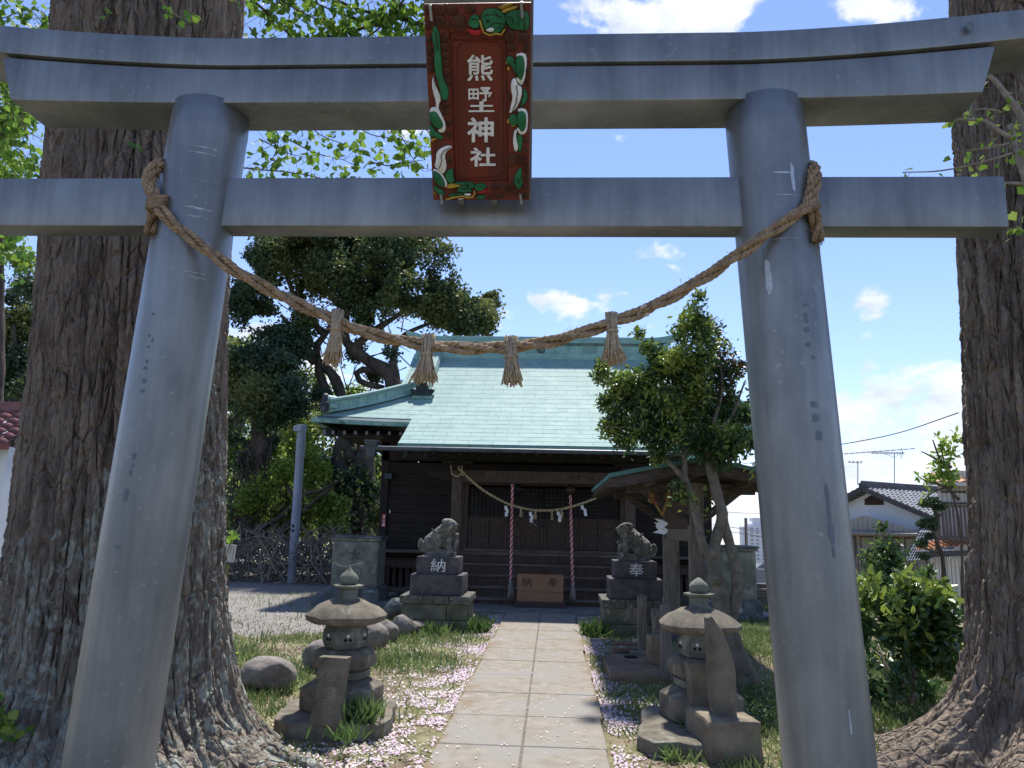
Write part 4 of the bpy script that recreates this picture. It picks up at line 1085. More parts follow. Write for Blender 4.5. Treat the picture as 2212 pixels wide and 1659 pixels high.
for s in (-1, 1):
    P = [Vector((s * 2.70, y, rz(2.7, y))) for y in np.linspace(16.62, 18.5, 9)]
    b = MB(); sweep(b, P, [(-.13, 0), (-.13, .10), (-.08, .2), (.08, .2), (.13, .10), (.13, 0)]); b.build('descending_ridge', copper2, roof, bevel=.012)
    b = MB(); b.box((s * 2.70, 16.56, rz(2.7, 16.55) + .03), (.42, .12, .09)); b.build('ornament_foot', copper_e, roof, bevel=.008)
    oni((s * 2.70, 16.52, rz(2.7, 16.52) + .08), .54, .30)
    b = MB()
    for u in (-.2, .2): b.tube([(s * 2.70 + u, 16.55, rz(2.7, 16.5) + .2), (s * 2.70 + u, 16.75, rz(2.7, 16.7) + .15)], .055, 8)
    b.build('ornament_scroll', copper2, roof, smooth=40)
    # gable edge flashing
    P = [Vector((s * (GXE + .015), y, rz(GXE, y) - .03)) for y in np.linspace(YH + .02, 18.5, 9)]
    b = MB(); sweep(b, P, [(-.03, -.05), (-.03, .055), (.03, .055), (.03, -.05)]); b.build('gable_flashing', copper_e, roof)
    # corner ridge
    Pc = []
    for i in range(11):
        t = i / 10; x = 2.85 + (4.52 - 2.85) * t; y = YH + .18 - (YH + .18 - (EV + .22)) * t
        Pc.append(Vector((s * x, y, rz(min(x, xl(y)), y) - .02 + .05 * t * t)))
    b = MB(); sweep(b, Pc, [(-.12, 0), (-.10, .05), (-.10, .22), (.10, .22), (.10, .05), (.12, 0)]); cr_ = b.build('corner_ridge', copper_r, roof, bevel=.01)
    b = MB(); sweep(b, [p + Vector((0, 0, .22)) for p in Pc], [(-.15, 0), (-.15, .055), (0, .085), (.15, .055), (.15, 0)]); b.build('corner_ridge_cap', copper2, roof, bevel=.01)
    for i in range(1, 10):
        p = Pc[i]; 
        b = MB(); d = (Pc[i] - Pc[i - 1]).normalized(); sd_ = Vector((d.y, -d.x, 0)).normalized()
        for sg in (-1, 1): b.box(p + sd_ * (sg * .103) + Vector((0, 0, .13)), (.010, .012, .16), rz=math.atan2(sd_.y, sd_.x))
        b.build('ridge_joint', copper_e, cr_)
    e = Pc[-1]; f = (Pc[-1] - Pc[-2]); f.z = 0; f.normalize()
    oni(e + f * .06 + Vector((0, 0, .02)), .36, .38, .08, face=f)
    b = MB(); sd_ = Vector((f.y, -f.x, 0))
    b.tube([e + f * .04 + Vector((0, 0, .27)), e - f * .16 + Vector((0, 0, .27))], .10, 14)
    for sg in (-1, 1): b.tube([e + f * .02 + sd_ * (sg * .14) + Vector((0, 0, .13)), e - f * .14 + sd_ * (sg * .14) + Vector((0, 0, .13))], .05, 10)
    b.build('ornament_scroll', copper_r, roof, smooth=40)
# gutter and rain heads
gt = [(-3.42, PO - .06, 2.925), (3.42, PO - .06, 2.915)]
b = MB(); b.tube(gt, .045, 12); gut = b.build('gutter', gutter_m, hall, smooth=40)
for i in range(10):
    x = -2.5 + i * .56; b = MB(); b.bar((x, PO - .06, 2.96), (x, PO + .1, 2.985), .02, .012); b.bar((x, PO - .105, 2.9), (x, PO - .06, 2.97), .015, .01); b.build('gutter_bracket', gutter_m, gut)
for s in (-1, 1):
    c = Vector((s * 3.22, PO - .03, 2.92)); b = MB()
    for (z0, z1, w0, w1) in ((-.17, -.11, .12, .17), (-.11, .04, .17, .18), (.04, .12, .18, .25), (.12, .15, .26, .26)):
        b.box(c + Vector((0, 0, (z0 + z1) / 2)), (w0, w0 * .8, z1 - z0 - .001), taper=w1 / w0)
    b.build('rain_head', gutter_m, gut, bevel=.008)
b = MB()
for i in range(4): b.tube([(-2.62 + i * .02, PO + .0, 2.88), (-2.60 + i * .02, PO - .01, 2.80), (-2.62 + i * .02, PO, 2.74 + .02 * i)], .004, 4)
b.tube([(-2.2, PO, 2.88), (-2.2, PO, 2.78)], .005, 4); b.build('gutter_hook', gutter_m, gut)

# walls
WX, WY = 3.5, 16.9
for s in (-1, 1):
    for xx in (3.5, 1.82):
        b = MB(); b.box2((s * xx - .085, WY - .09, .04), (s * xx + .085, WY + .09, 3.3)); b.build('wall_post', wood_dk if xx > 3 else wood_door, hall, bevel=.008)
    z = .80
    while z < 2.62:
        h = random.uniform(.17, .23); b = MB(); b.box2((s * 1.906, WY - .025 - random.uniform(0, .006), z), (s * 3.414, WY + .02, z + h - .006)); b.build('wall_board', wood_dk, hall, bevel=.004, seg=1); z += h
    b = MB(); b.box2((s * 1.91, WY - .06, 1.96), (s * 3.41, WY - .027, 2.04)); b.build('wall_rail', wood_dk, hall, bevel=.005)
    b = MB(); b.box2((s * 1.95, WY - .14, .60), (s * 3.72, WY + .05, .76)); b.build('sill_beam', wood_door, hall, bevel=.008)
    b = MB(); b.box2((s * 1.95, WY - .09, .77), (s * 3.40, WY + .05, .80)); b.build('sill_moulding', wood_v, hall)
    for i in range(10):
        x = 2.02 + i * .142; b = MB(); b.box2((s * x, WY - .05, .20), (s * (x + .085), WY - .02, .598)); b.build('vent_slat', wood_v, hall)
    b = MB(); b.box2((s * 1.95, WY - .12, .09), (s * 3.6, WY + .04, .20)); b.build('ground_sill', wood_step, hall, bevel=.008)
    for x in (2.2, 2.9, 3.5):
        b = MB(); b.box((s * x, WY - .04, .035), (.34, .26, .11)); b.build('footing_stone', stone_dk, hall, bevel=.015)
    b = MB(); b.box2((s * 3.42, WY + .05, .2), (s * 3.47, 20.5, 3.3)); b.build('side_wall', wood_dk, hall)
b = MB(); b.box2((-3.4, WY + .3, .05), (3.4, WY + .36, .6)); b.build('underfloor_shade_sheet', dark_v, hall)  # dark sheet standing for the shade under the floor
b = MB(); b.box2((-3.4, 20.44, .2), (3.4, 20.5, 3.3)); b.build('rear_wall', wood_dk, hall)
b = MB(); b.box2((-3.45, WY - .07, 2.62), (3.45, WY + .07, 2.86)); b.build('wall_lintel', wood_dk, hall, bevel=.01)
b = MB(); b.box2((-3.6, WY - .09, 2.90), (3.6, WY + .09, 3.5)); b.build('frieze_board', wood_dk, hall)
b = MB(); b.box2((-3.45, WY - .35, .93), (3.45, 20.4, .985)); b.build('floor', wood_step, hall)
# doors: two leaves, lattice above, panels below
dz0, dz1, dz2 = 1.05, 1.70, 2.36
b = MB(); b.box2((-1.73, WY - .07, .986), (1.73, WY + .06, 1.045)); b.build('door_sill', wood_step, hall, bevel=.006)
b = MB(); b.box2((-1.73, WY - .07, 2.40), (1.73, WY + .06, 2.60)); b.build('door_head', wood_door, hall, bevel=.006)
for s in (-1, 1):
    b = MB(); b.box2((s * 1.64, WY - .075, 1.046), (s * 1.732, WY + .05, 2.398)); b.build('door_jamb', wood_v, hall, bevel=.005)
    x0, x1 = (-1.632, -.004) if s < 0 else (.004, 1.632)
    b = MB(); b.box2((x0, WY - .012, dz0), (x1, WY + .012, dz1)); door = b.build('door', wood_door, hall)
    for k in range(4):
        a = x0 + .06 + (x1 - x0 - .12) * k / 4; c = x0 + .06 + (x1 - x0 - .12) * (k + 1) / 4
        for r_ in range(3):
            zz = dz0 + .07 + r_ * .205; b = MB(); b.box2((a + .035, WY - .022, zz), (c - .035, WY - .0125, zz + .165)); b.build('door_panel', wood_door, door, bevel=.003, seg=1)
    for k in range(5):
        a = x0 + .03 + (x1 - x0 - .06) * k / 4; b = MB(); b.box2((a - .028, WY - .04, dz0 + .001), (a + .028, WY - .0125, dz1)); b.build('door_stile', wood_v if k in (0, 4) else wood_door, door, bevel=.003, seg=1)
    for r_ in range(4):
        zz = dz0 + .035 + r_ * .205; b = MB(); b.box2((x0 + .06, WY - .036, zz - .022), (x1 - .06, WY - .0127, zz + .022)); b.build('door_rail', wood_door, door, bevel=.003, seg=1)
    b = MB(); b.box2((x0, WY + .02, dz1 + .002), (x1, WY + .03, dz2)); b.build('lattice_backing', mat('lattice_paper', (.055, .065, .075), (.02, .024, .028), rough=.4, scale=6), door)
    b = MB()
    for k in range(19):
        a = x0 + .02 + (x1 - x0 - .04) * k / 18; b.box((a, WY - .012, (dz1 + dz2) / 2), (.026, .03, dz2 - dz1 - .01))
    for k in range(9):
        zz = dz1 + .02 + (dz2 - dz1 - .04) * k / 8; b.box(((x0 + x1) / 2, WY - .004, zz), (x1 - x0 - .03, .026, .022))
    b.build('lattice', wood_dk, door)
b = MB(); b.lathe((0, 0, 0), [(.05, 0), (.05, .02), (.03, .035)], 14); b.v = [(p[0], WY - .04 - p[2], 1.58 + p[1]) for p in b.v]; b.build('door_lock', orn_m, hall, smooth=40)
# porch: posts, carved beam, brackets
for s in (-1, 1):
    b = MB(); b.box2((s * 1.70 - .10, 15.20, .11), (s * 1.70 + .10, 15.40, 2.62)); b.build('porch_post', wood_v, hall, bevel=.02)
    b = MB(); b.box2((s * 1.70 - .16, 15.14, .05), (s * 1.70 + .16, 15.46, .11)); b.build('post_base', stone_dk, hall, bevel=.015)
    b = MB(); b.box2((s * 1.70 - .17, 15.14, 2.63), (s * 1.70 + .17, 15.46, 2.72)); b.box2((s * 1.70 - .30, 15.2, 2.72), (s * 1.70 + .30, 15.4, 2.80)); b.build('bracket', wood_dk, hall, bevel=.01)
    b = MB(); b.prism([(s * 1.80, 2.42), (s * 1.80, 2.62), (s * 2.15, 2.60), (s * 2.30, 2.52), (s * 2.22, 2.46), (s * 2.05, 2.44), (s * 1.95, 2.38)], 15.24, 15.36); b.build('beam_nosing', wood_dk, hall, bevel=.01)
b = MB(); b.box2((-1.598, 15.22, 2.38), (1.598, 15.38, 2.61)); bm_ = b.build('porch_beam', wood_door, hall, bevel=.01)
for s in (-1, 1):
    b = MB()
    for (cx, r0, sg) in ((1.25, .085, 1), (.95, .06, -1), (.7, .045, 1)):
        b.tube([Vector((s * cx + s * r0 * (1 - k / 22) * math.cos(k * .5), 15.218, 2.49 + sg * r0 * (1 - k / 22) * math.sin(k * .5))) for k in range(20)], .008, 5)
    b.tube([Vector((s * (1.5 - 1.1 * k / 14), 15.218, 2.50 + .05 * math.sin(k * .8))) for k in range(15)], .006, 4)
    b.build('beam_carving', wood_v, bm_, smooth='all')
b = MB(); b.box2((-2.6, 15.22, 2.81), (2.6, 15.40, 2.96)); b.build('porch_purlin', wood_dk, hall, bevel=.01)
# steps
for (y, z) in ((15.36, .17), (15.66, .36), (15.96, .565), (16.26, .77), (16.56, .985)):
    if z < .9:
        b = MB(); b.box2((-1.98, y - .03, z - .05), (1.98, y + .31, z)); b.build('step_tread', wood_step, hall, bevel=.008)
    else:
        b = MB(); b.box2((-1.98, y - .03, z - .06), (1.98, WY - .1, z + .004)); b.build('step_tread', wood_step, hall, bevel=.008)
    b = MB(); b.box2((-1.96, y, .055 if z < .2 else z - .21), (1.96, y + .03, z - .052)); b.build('step_riser', wood_door, hall)
for s in (-1, 1):
    b = MB(); b.prism([(15.33, .06), (15.36, .2), (16.6, 1.0), (16.8, 1.0), (16.8, .06)], s * 1.985, s * 2.04, axis=0); b.build('step_string', wood_step, hall)
# fittings on the wall
p = A(829, 1124, WY - .12); b = MB(); b.box(p, (.075, .012, .27)); sg_ = b.build('fire_sign', sign_r, hall, bevel=.003)
for k, ch in enumerate('消火器'):
    write(ch, flat_at(p.x - .03, p.x + .03, p.z + .045 - .085 * k, p.z + .11 - .085 * k, p.y - .007), white_t, sg_, th=.002)
p = A(842, 1105, WY - .06); b = MB(); b.box(p, (.022, .01, .07)); b.build('paper_slip', paper_m, hall)
p = A(840, 1029, WY - .2); b = MB(); b.box(p, (.16, .16, .12)); b.bar(p, p + Vector((.02, .15, 0)), .04, .04); b.build('floodlight', mat('blue_grey_box', (.05, .075, .095), rough=.5), hall, bevel=.01)

# ================================================================== SMALL ROPE OF THE PORCH
sr_ = thing('porch_rope', tuple(A(1180, 1104, 15.14)), 'thin pale straw rope with white paper streamers hung across the shrine porch', 'rope')
kp = [(990, 1008), (1000, 1020), (1040, 1056), (1090, 1085), (1130, 1098), (1170, 1103), (1210, 1100), (1250, 1090), (1300, 1070), (1340, 1044), (1357, 1030)]
P = resample(catmull([A(x, y, 15.13) for x, y in kp], 8), .03)
straw_l = mat('pale_straw', (.52, .41, .24), (.34, .26, .15), rough=.9, scale=20)
b = MB(); twist(b, P, 2, .013, .17, 1, 0, 1, .0155, n=6); b.build('rope', straw_l, sr_, smooth='all')
b = MB()
b.tube([A(974, 1005, 15.12), A(976, 1024, 15.08), A(988, 1030, 15.08), A(998, 1022, 15.08), A(998, 1006, 15.12)], .016, 6); b.tube([A(990, 1012, 15.1), A(1004, 1022, 15.08), A(998, 1028, 15.08)], .02, 6)
b.build('rope_loop', straw_l, sr_, smooth='all')
for (x, y, t) in ((1093, 1092, .04), (1146, 1105, .06), (1206, 1104, .10), (1258, 1091, .22)):
    p = A(x, y, 15.10); b = MB()
    for k in range(3):
        b.box(p + Vector((k * .035 * t * 4 + (.02 if k % 2 else 0), -.004 * k, -.045 - k * .062)), (.055, .003, .075), M=Matrix.Rotation(-t, 3, 'Y'))
    b.build('paper_streamer', paper_m, sr_)
p0, p1 = A(1143, 1120, 15.08), A(1160, 1138, 15.08); b = MB(); b.bar(p0, p1, .02, .004); b.build('paper_streamer', paper_m, sr_)
for (x, y) in ((1125, 1097), (1156, 1102), (1192, 1103), (1213, 1100)):
    p = A(x, y, 15.12); straw_tassel(sr_, p + Vector((0, 0, .02)), p + Vector((.004, 0, -.17)), .030, straw_l, n=22, tie=.42, r=.006, wt=.017)

# ================================================================== BELL ROPES
for (xt, yt, xb, yb, xe, ye_, bell, lab) in ((1107, 1046, 1103, 1255, 1103, 1291, (1119, 1056, 15.75, bell_d), 'left red and white bell rope hanging before the shrine doors, under a dark bell'),
                                           (1232, 1070, 1237, 1262, 1237, 1294, (1232, 1058, 15.3, bell_m), 'right red and white bell rope hanging from a round brown bell')):
    p0, p1, p2 = A(xt, yt, 15.28), A(xb, yb, 15.28), A(xe, ye_, 15.28)
    br = thing('bell_rope', (p1.x, p1.y, p2.z), lab, 'bell rope', 'bell ropes of the porch')
    P = resample([p0, p0.lerp(p1, .5), p1], .02)
    for col in (0, 1):
        b = MB(); fr_ = frames(P)
        for a in range(2):
            Q = [p + fr_[i][0] * math.cos(2 * PI * (i * .02 / .21 + (a * .5 + col * .25))) * .0135 + fr_[i][1] * math.sin(2 * PI * (i * .02 / .21 + (a * .5 + col * .25))) * .0135 for i, p in enumerate(P)]
            b.tube(Q, .0155 if col == 0 else .0145, 7)
        b.build('red_strand' if col == 0 else 'white_strand', red_t if col == 0 else whitecord, br, smooth='all')
    straw_tassel(br, p1 + Vector((0, 0, .02)), p2, .062, tassel_m, n=90, tie=.2, r=.0055, wt=.032)
    bx, by, bY, bmt = bell; c = A(bx, by, bY)
    b = MB(); b.lathe(c, [(.006, .10), (.04, .095), (.075, .06), (.092, .012), (.098, .004), (.098, -.006), (.09, -.02), (.072, -.06), (.03, -.09), (.006, -.095)], 24); bl = b.build('bell', bmt, br, smooth=50)
    b = MB(); b.box(c + Vector((0, 0, -.09)), (.11, .014, .03)); b.build('bell_slot', dark_v, bl)
    b = MB()
    for k in range(9):
        z = c.z + .11 + k * .035; t = np.linspace(0, 2 * PI, 9)
        b.tube([(c.x + (.012 * math.cos(u) if k % 2 else 0), c.y + (0 if k % 2 else .012 * math.cos(u)), z + .022 * math.sin(u)) for u in t], .004, 4)
    b.build('chain', orn_m, br)
    if bY > 15.5:
        b = MB()
        for k in range(8):
            z = p0.z + k * .033; b.tube([(p0.x + (.012 * math.cos(u) if k % 2 else 0), p0.y + (0 if k % 2 else .012 * math.cos(u)), z + .022 * math.sin(u)) for u in np.linspace(0, 2 * PI, 9)], .004, 4)
        b.build('chain', orn_m, br)

# ================================================================== OFFERING BOX
ob = thing('offering_box', (-.02, 15.05, .05), 'brown wooden offering box with two black characters at the foot of the steps', 'offering box')
b = MB(); b.box2((-.50, 14.86, .05), (.46, 15.30, .155)); b.build('base', box_d, ob, bevel=.008)
for (z0, z1) in ((.157, .335), (.338, .655)):
    b = MB(); b.box2((-.455, 14.90, z0), (.415, 14.925, z1)); b.build('front_board', box_m, ob, bevel=.003)
b = MB(); b.box2((-.455, 14.926, .157), (-.43, 15.28, .655)); b.box2((.39, 14.926, .157), (.415, 15.28, .655)); b.build('side_board', box_m, ob, bevel=.003)
b = MB(); b.box2((-.43, 15.255, .157), (.39, 15.28, .64)); b.build('back_board', box_m, ob)
for k in range(7):
    x = -.40 + k * .123; b = MB(); b.box2((x, 14.93, .60), (x + .06, 15.25, .64)); b.build('slat', box_m, ob, bevel=.004)
write('納', flat_at(-.365, -.185, .43, .60, 14.90), ink_m, ob, bold=0)
write('奉', flat_at(.125, .305, .43, .60, 14.90), ink_m, ob, bold=0)

# ================================================================== STONE THINGS
def stone(name, c, size, m, parent=None, rz=0.0, taper=1.0, bev=.012, rough=.006, sub=3, rs=7.0):
    b = MB(); b.box(c, size, rz=rz, taper=taper)
    return b.build(name, m, parent, bevel=bev, sub=sub, rough=rough, rscale=rs, smooth=55)
def pedestal(cx, cy, ch, lab, dz=0.0):
    t = thing('stone_pedestal', (cx, cy, 0), lab, 'pedestal', 'guardian statue pedestals')
    def course(z0, z1, hw, hd, cuts, m, nm, rough):
        xs = [-hw] + cuts + [hw]
        for a, c in zip(xs, xs[1:]):
            stone(nm, (cx + (a + c) / 2, cy, (z0 + z1) / 2), (c - a - .008, hd * 2 + random.uniform(-.012, .012), z1 - z0 - .006), m, t, bev=.012, rough=rough)
    course(-.04, .155, .525, .50, [.28], stone_tuff, 'base_block', .007)
    course(.155, .385, .495, .47, [.18], stone_tuff, 'base_block', .007)
    course(.385, .505, .525, .50, [-.18, .22], stone_cap, 'cap_block', .010)
    stone('middle_block', (cx, cy, .655), (.80, .76, .295), stone_dk, t, bev=.012, rough=.004)
    stone('upper_block', (cx, cy, .935), (.645, .60, .26), stone_dk, t, bev=.008, rough=.003)
    w = .16
    write(ch, flat_at(cx - .10, cx + .12, .845, 1.035, cy - .304), white_t, t, th=.006, bold=0)
    return t
pedestal(-1.545, 12.22, '納', 'tiered stone pedestal with white character under the left guardian statue')
pedestal(1.47, 12.40, '奉', 'tiered stone pedestal with white character under the right guardian statue')

def komainu(cx, cy, z, fx, lab, cub):
    def p(a, b_, c): return (cx + fx * a, cy + b_, z + c)
    E = [('b', p(0, 0, .03), (.46, .30, .07)),
         ('s', p(-.12, 0, .20), (.15, .14, .15)),
         ('c', p(-.13, 0, .21), p(.09, 0, .41), .15, .13),
         ('s', p(.085, 0, .30), (.10, .115, .17)),
         ('c', p(.06, 0, .40), p(.12, -.02, .47), .105, .10)]
    # haunches and hind feet
    for s in (-1, 1):
        E += [('s', p(-.10, s * .10, .16), (.115, .065, .105)), ('s', p(.0, s * .115, .085), (.085, .042, .03)), ('s', p(.07, s * .115, .085), (.035, .04, .032))]
    hy = -.07 if not cub else -.01
    hx, hz = .135, .475
    E += [('s', p(hx, hy, hz), (.118, .115, .095)), ('s', p(hx + .075, hy - .035 * (not cub), hz - .01), (.055, .062, .045)), ('s', p(hx + .06, hy - .03 * (not cub), hz - .06), (.055, .055, .028)),
          ('s', p(hx + .125, hy - .05 * (not cub), hz + .012), (.022, .03, .02)), ('s', p(hx + .05, hy - .06, hz + .05), (.035, .03, .022)), ('s', p(hx + .06, hy + .06, hz + .05), (.035, .03, .022)),
          ('s', p(hx - .03, hy, hz + .06), (.10, .095, .05))]
    for s in (-1, 1): E += [('s', p(hx - .05, hy + s * .095, hz + .015), (.045, .02, .03), (0, .5 * fx, 0))]
    # mane locks
    for k in range(26):
        a = random.uniform(0, 1); s = random.choice((-1, 1)); E.append(('s', p(.06 - a * .2, s * (.085 + .03 * random.random()), .46 - a * .22 + random.uniform(-.03, .03)), (.04, .028, .034)))
    for k in range(6): E.append(('s', p(.03 - k * .035, 0, .47 - k * .045), (.03, .035, .025)))
    # front legs
    E += [('c', p(.12, .08, .28), p(.155, .09, .09), .05, .04), ('s', p(.18, .09, .085), (.05, .04, .03))]
    if not cub:
        E += [('c', p(.11, -.08, .29), p(.15, -.10, .09), .05, .042), ('s', p(.18, -.10, .085), (.05, .042, .03)), ('c', p(.16, .0, .27), p(.245, -.02, .30), .045, .04), ('s', p(.25, -.03, .32), (.04, .045, .045)), ('c', p(.25, -.01, .28), p(.2, -.01, .12), .035, .05)]
    else:
        E += [('c', p(.11, -.08, .29), p(.135, -.10, .09), .055, .048), ('s', p(.16, -.11, .085), (.055, .045, .032)),
              ('s', p(.20, -.02, .20), (.045, .05, .085)), ('s', p(.205, -.03, .285), (.05, .05, .045)), ('s', p(.245, -.04, .275), (.022, .028, .02)), ('c', p(.215, -.05, .2), p(.235, -.06, .08), .022, .02)]
    # curled tail
    pr = None
    for k in range(26):
        t = k / 25; a = 2.4 + t * 9.0; r = .105 * (1 - .82 * t)
        q = p(-.235 + r * math.cos(a), -.03 - .03 * t, .165 + r * math.sin(a))
        if pr: E.append(('c', pr, q, .034 - .008 * t, .034 - .008 * t))
        pr = q
    E += [('c', p(-.16, 0, .12), p(-.24, 0, .10), .06, .06), ('s', p(-.235, .02, .165), (.085, .05, .085))]
    # body curls
    for k in range(3):
        c0 = (-.05 + .03 * k, -.135, .14 + .05 * k); pr = None
        for u in range(9):
            q = p(c0[0] + .032 * math.cos(u * .7), c0[1], c0[2] + .032 * math.sin(u * .7))
            if pr: E.append(('c', pr, q, .012, .012))
            pr = q
    E += [('s', p(.07, 0, .20), (.09, .10, .11)), ('s', p(-.02, 0, .24), (.12, .125, .13))]
    # carved locks: spirals and wavy strands standing proud of neck, back and flank
    for (a_, c_, r_) in ((.02, .40, .034), (-.05, .36, .034), (.05, .33, .030), (-.11, .30, .034), (-.03, .28, .030), (-.16, .24, .030)):
        for s in (-1, 1):
            pr = None
            for u in range(12):
                q = p(a_ + r_ * (1 - u / 16) * math.cos(u * .75), s * (.128 + .012 * math.cos(u)), c_ + r_ * (1 - u / 16) * math.sin(u * .75))
                if pr: E.append(('c', pr, q, .0105, .0105))
                pr = q
    for k in range(7):
        a0 = -.14 + k * .035; pr = None
        for u in range(8):
            q = p(a0 + .012 * math.sin(u * 1.2) + .02 * u * .4, -.10 + .018 * math.cos(k), .40 - k * .02 - u * .022 + .02)
            if pr: E.append(('c', pr, q, .011, .010))
            pr = q
    for s in (-1, 1):      # eyes, nostrils, teeth line
        E += [('s', p(hx + .085, hy + s * .045 - .02 * (not cub), hz + .035), .016), ('s', p(hx + .135, hy + s * .014 - .05 * (not cub), hz + .004), .010)]
    for k in range(5): E.append(('s', p(hx + .105 - .012 * abs(k - 2), hy - .04 * (not cub) + (k - 2) * .022, hz - .034), .0095))
    o = blob_mesh('guardian_lion_dog', E, .0085, stone_lion, None, smooth_it=1, rough=.004, rscale=30)
    tag(o, lab, 'statue', 'guardian lion-dog statues'); return o
komainu(-1.545, 12.22, 1.063, 1, 'weathered stone lion-dog with raised paw, seated on the left pedestal facing right', False)
komainu(1.47, 12.40, 1.063, -1, 'lichened stone lion-dog with a cub at its feet, seated on the right pedestal', True)

def lantern(cx, cy, lab, rot, stub):
    t = thing('stone_lantern', (cx, cy, 0), lab, 'lantern', 'small stone lanterns')
    def hexl(prof, n=6, rough=.004, nm='', m=stone_br, rr=0.0, sub=1, bev=.014, sm=18):
        b = MB(); b.lathe((cx, cy, 0), prof, n, rot=rot + rr); return b.build(nm, m, t, bevel=bev, sub=sub, rough=rough, rscale=9, smooth=sm)
    hexl([(.335, .10), (.34, .27), (.24, .325), (.20, .335)], nm='base_block')
    for k in range(6):
        a = rot + (k + .5) * PI / 3; c = Vector((cx + .25 * math.cos(a), cy + .25 * math.sin(a), .292)); b = MB(); b.lathe((0, 0, 0), [(.085, 0), (.078, .007), (.04, .010)], 14, sy=.62)
        M = Matrix.Rotation(a + PI / 2, 3, 'Z') @ Matrix.Rotation(.55, 3, 'X'); b.v = [tuple(c + M @ Vector(q)) for q in b.v]; b.build('carved_petal', stone_br, t, smooth=40)
    hexl([(.215, .336), (.225, .40)], nm='waist_ring', m=stone_gr)
    hexl([(.20, .401), (.265, .43), (.27, .52), (.215, .565)], nm='platform')
    for k in range(6):
        a = rot + (k + .5) * PI / 3; c = Vector((cx + .212 * math.cos(a), cy + .212 * math.sin(a), .535)); b = MB(); b.lathe((0, 0, 0), [(.075, 0), (.068, .005), (.035, .007)], 14, sy=.5)
        M = Matrix.Rotation(a + PI / 2, 3, 'Z') @ Matrix.Rotation(.6, 3, 'X'); b.v = [tuple(c + M @ Vector(q)) for q in b.v]; b.build('carved_petal', stone_br, t, smooth=40)
    # fire box: rounded six-sided drum with framed faces and three round hole discs
    fb = hexl([(.165, .566), (.188, .62), (.188, .69), (.165, .755)], nm='fire_box', m=stone_gr, rough=.003, sub=0, bev=.02)
    for k in range(6):
        a = rot + (k + .5) * PI / 3; n_ = Vector((math.cos(a), math.sin(a), 0)); s_ = Vector((-n_.y, n_.x, 0)); c = Vector((cx, cy, .658)) + n_ * .1665
        b = MB(); q = [c + s_ * u + Vector((0, 0, v)) for (u, v) in ((-.062, -.05), (.062, -.05), (.062, .05), (-.062, .05), (-.062, -.05))]; b.tube(q, .0045, 4, cap=False); b.build('panel_frame', stone_gr, fb)
        for (u, v, mm) in ((0, .017, white_t), (-.020, -.014, dark_v), (.020, -.014, dark_v)):  # solid discs: white for bright sky behind, dark for shaded holes
            b = MB(); b.lathe((0, 0, 0), [(.0125, 0), (.0125, .004)], 10); b.v = [tuple(c + s_ * (p[0] + u) + Vector((0, 0, p[1] + v)) + n_ * (p[2] - .001)) for p in b.v]; b.build('hole_disc', mm, fb)
    hexl([(.16, .756), (.25, .760), (.328, .790), (.336, .822), (.255, .89), (.15, .94), (.10, .955)], n=12, rough=.016, nm='roof', sub=1, bev=.006, sm=50)
    hexl([(.085, .94), (.078, .985), (.082, 1.03)], nm='neck', m=stone_gr, bev=.006)
    b = MB(); b.lathe((cx, cy, 0), [(.06, 1.025), (.118, 1.05), (.122, 1.062), (.07, 1.066)], 18, lobes=lambda a: 1 + .06 * math.cos(a * 6)); b.build('finial_dish', stone_gr, t, smooth=50)
    if stub: pf = [(.05, 1.06), (.074, 1.085), (.08, 1.115), (.066, 1.145), (.04, 1.165), (.02, 1.18), (.006, 1.187)]
    else: pf = [(.05, 1.06), (.078, 1.09), (.08, 1.115), (.06, 1.15), (.035, 1.17), (.016, 1.195), (.003, 1.225)]
    b = MB(); b.lathe((cx, cy, 0), pf, 20); b.build('finial', stone_gr, t, smooth=60, rough=.004, rscale=14)
    return t
LL = A(745, 1400, 6.5); lantern(LL.x, LL.y, 'mossy brown stone lantern with pointed finial on the left of the path', .38, False)
LR = A(1512, 1400, 6.62); lantern(LR.x, LR.y, 'grey-brown stone lantern with ragged roof on the right of the path', -.3, True)
b = MB(); b.tube([A(722, 1215, 6.4), A(733, 1222, 6.4), A(748, 1224, 6.4), A(770, 1218, 6.4), A(784, 1215, 6.4)], .002, 4); tag(b.build('dead_twig', twig_pale, None), 'tiny pale twig lying across the tip of the left lantern', 'twig')
def slab(name, c, sx, sy, h, m, lab, cat, rz=0.0, rough=.02, k=9):
    b = MB(); n = 20; pts = []
    for i in range(n):
        a = 2 * PI * i / n; q = .5 * (abs(math.cos(a)) ** 12 + abs(math.sin(a)) ** 12) ** (-1 / 12) * random.uniform(.92, 1.02)
        u, v = math.cos(a) * q * sx, math.sin(a) * q * sy; pts.append((c[0] + u * math.cos(rz) - v * math.sin(rz), c[1] + u * math.sin(rz) + v * math.cos(rz)))
    b.prism(pts, -.06, h, axis=2); o = b.build(name, m, None, bevel=.015, sub=1, rough=rough, rscale=8, smooth=50); return tag(o, lab, cat)
slab('plinth_stone', (LL.x - .01, LL.y - .05, 0), .92, .95, .098, stone_br, 'wide flat stone slab carrying the left lantern', 'stone slab', rz=.15)
slab('plinth_stone', (LR.x - .1, LR.y - .22, 0), .86, 1.15, .098, stone_br, 'thick rough stone slab carrying the right lantern', 'stone slab', rz=-.12, rough=.03)

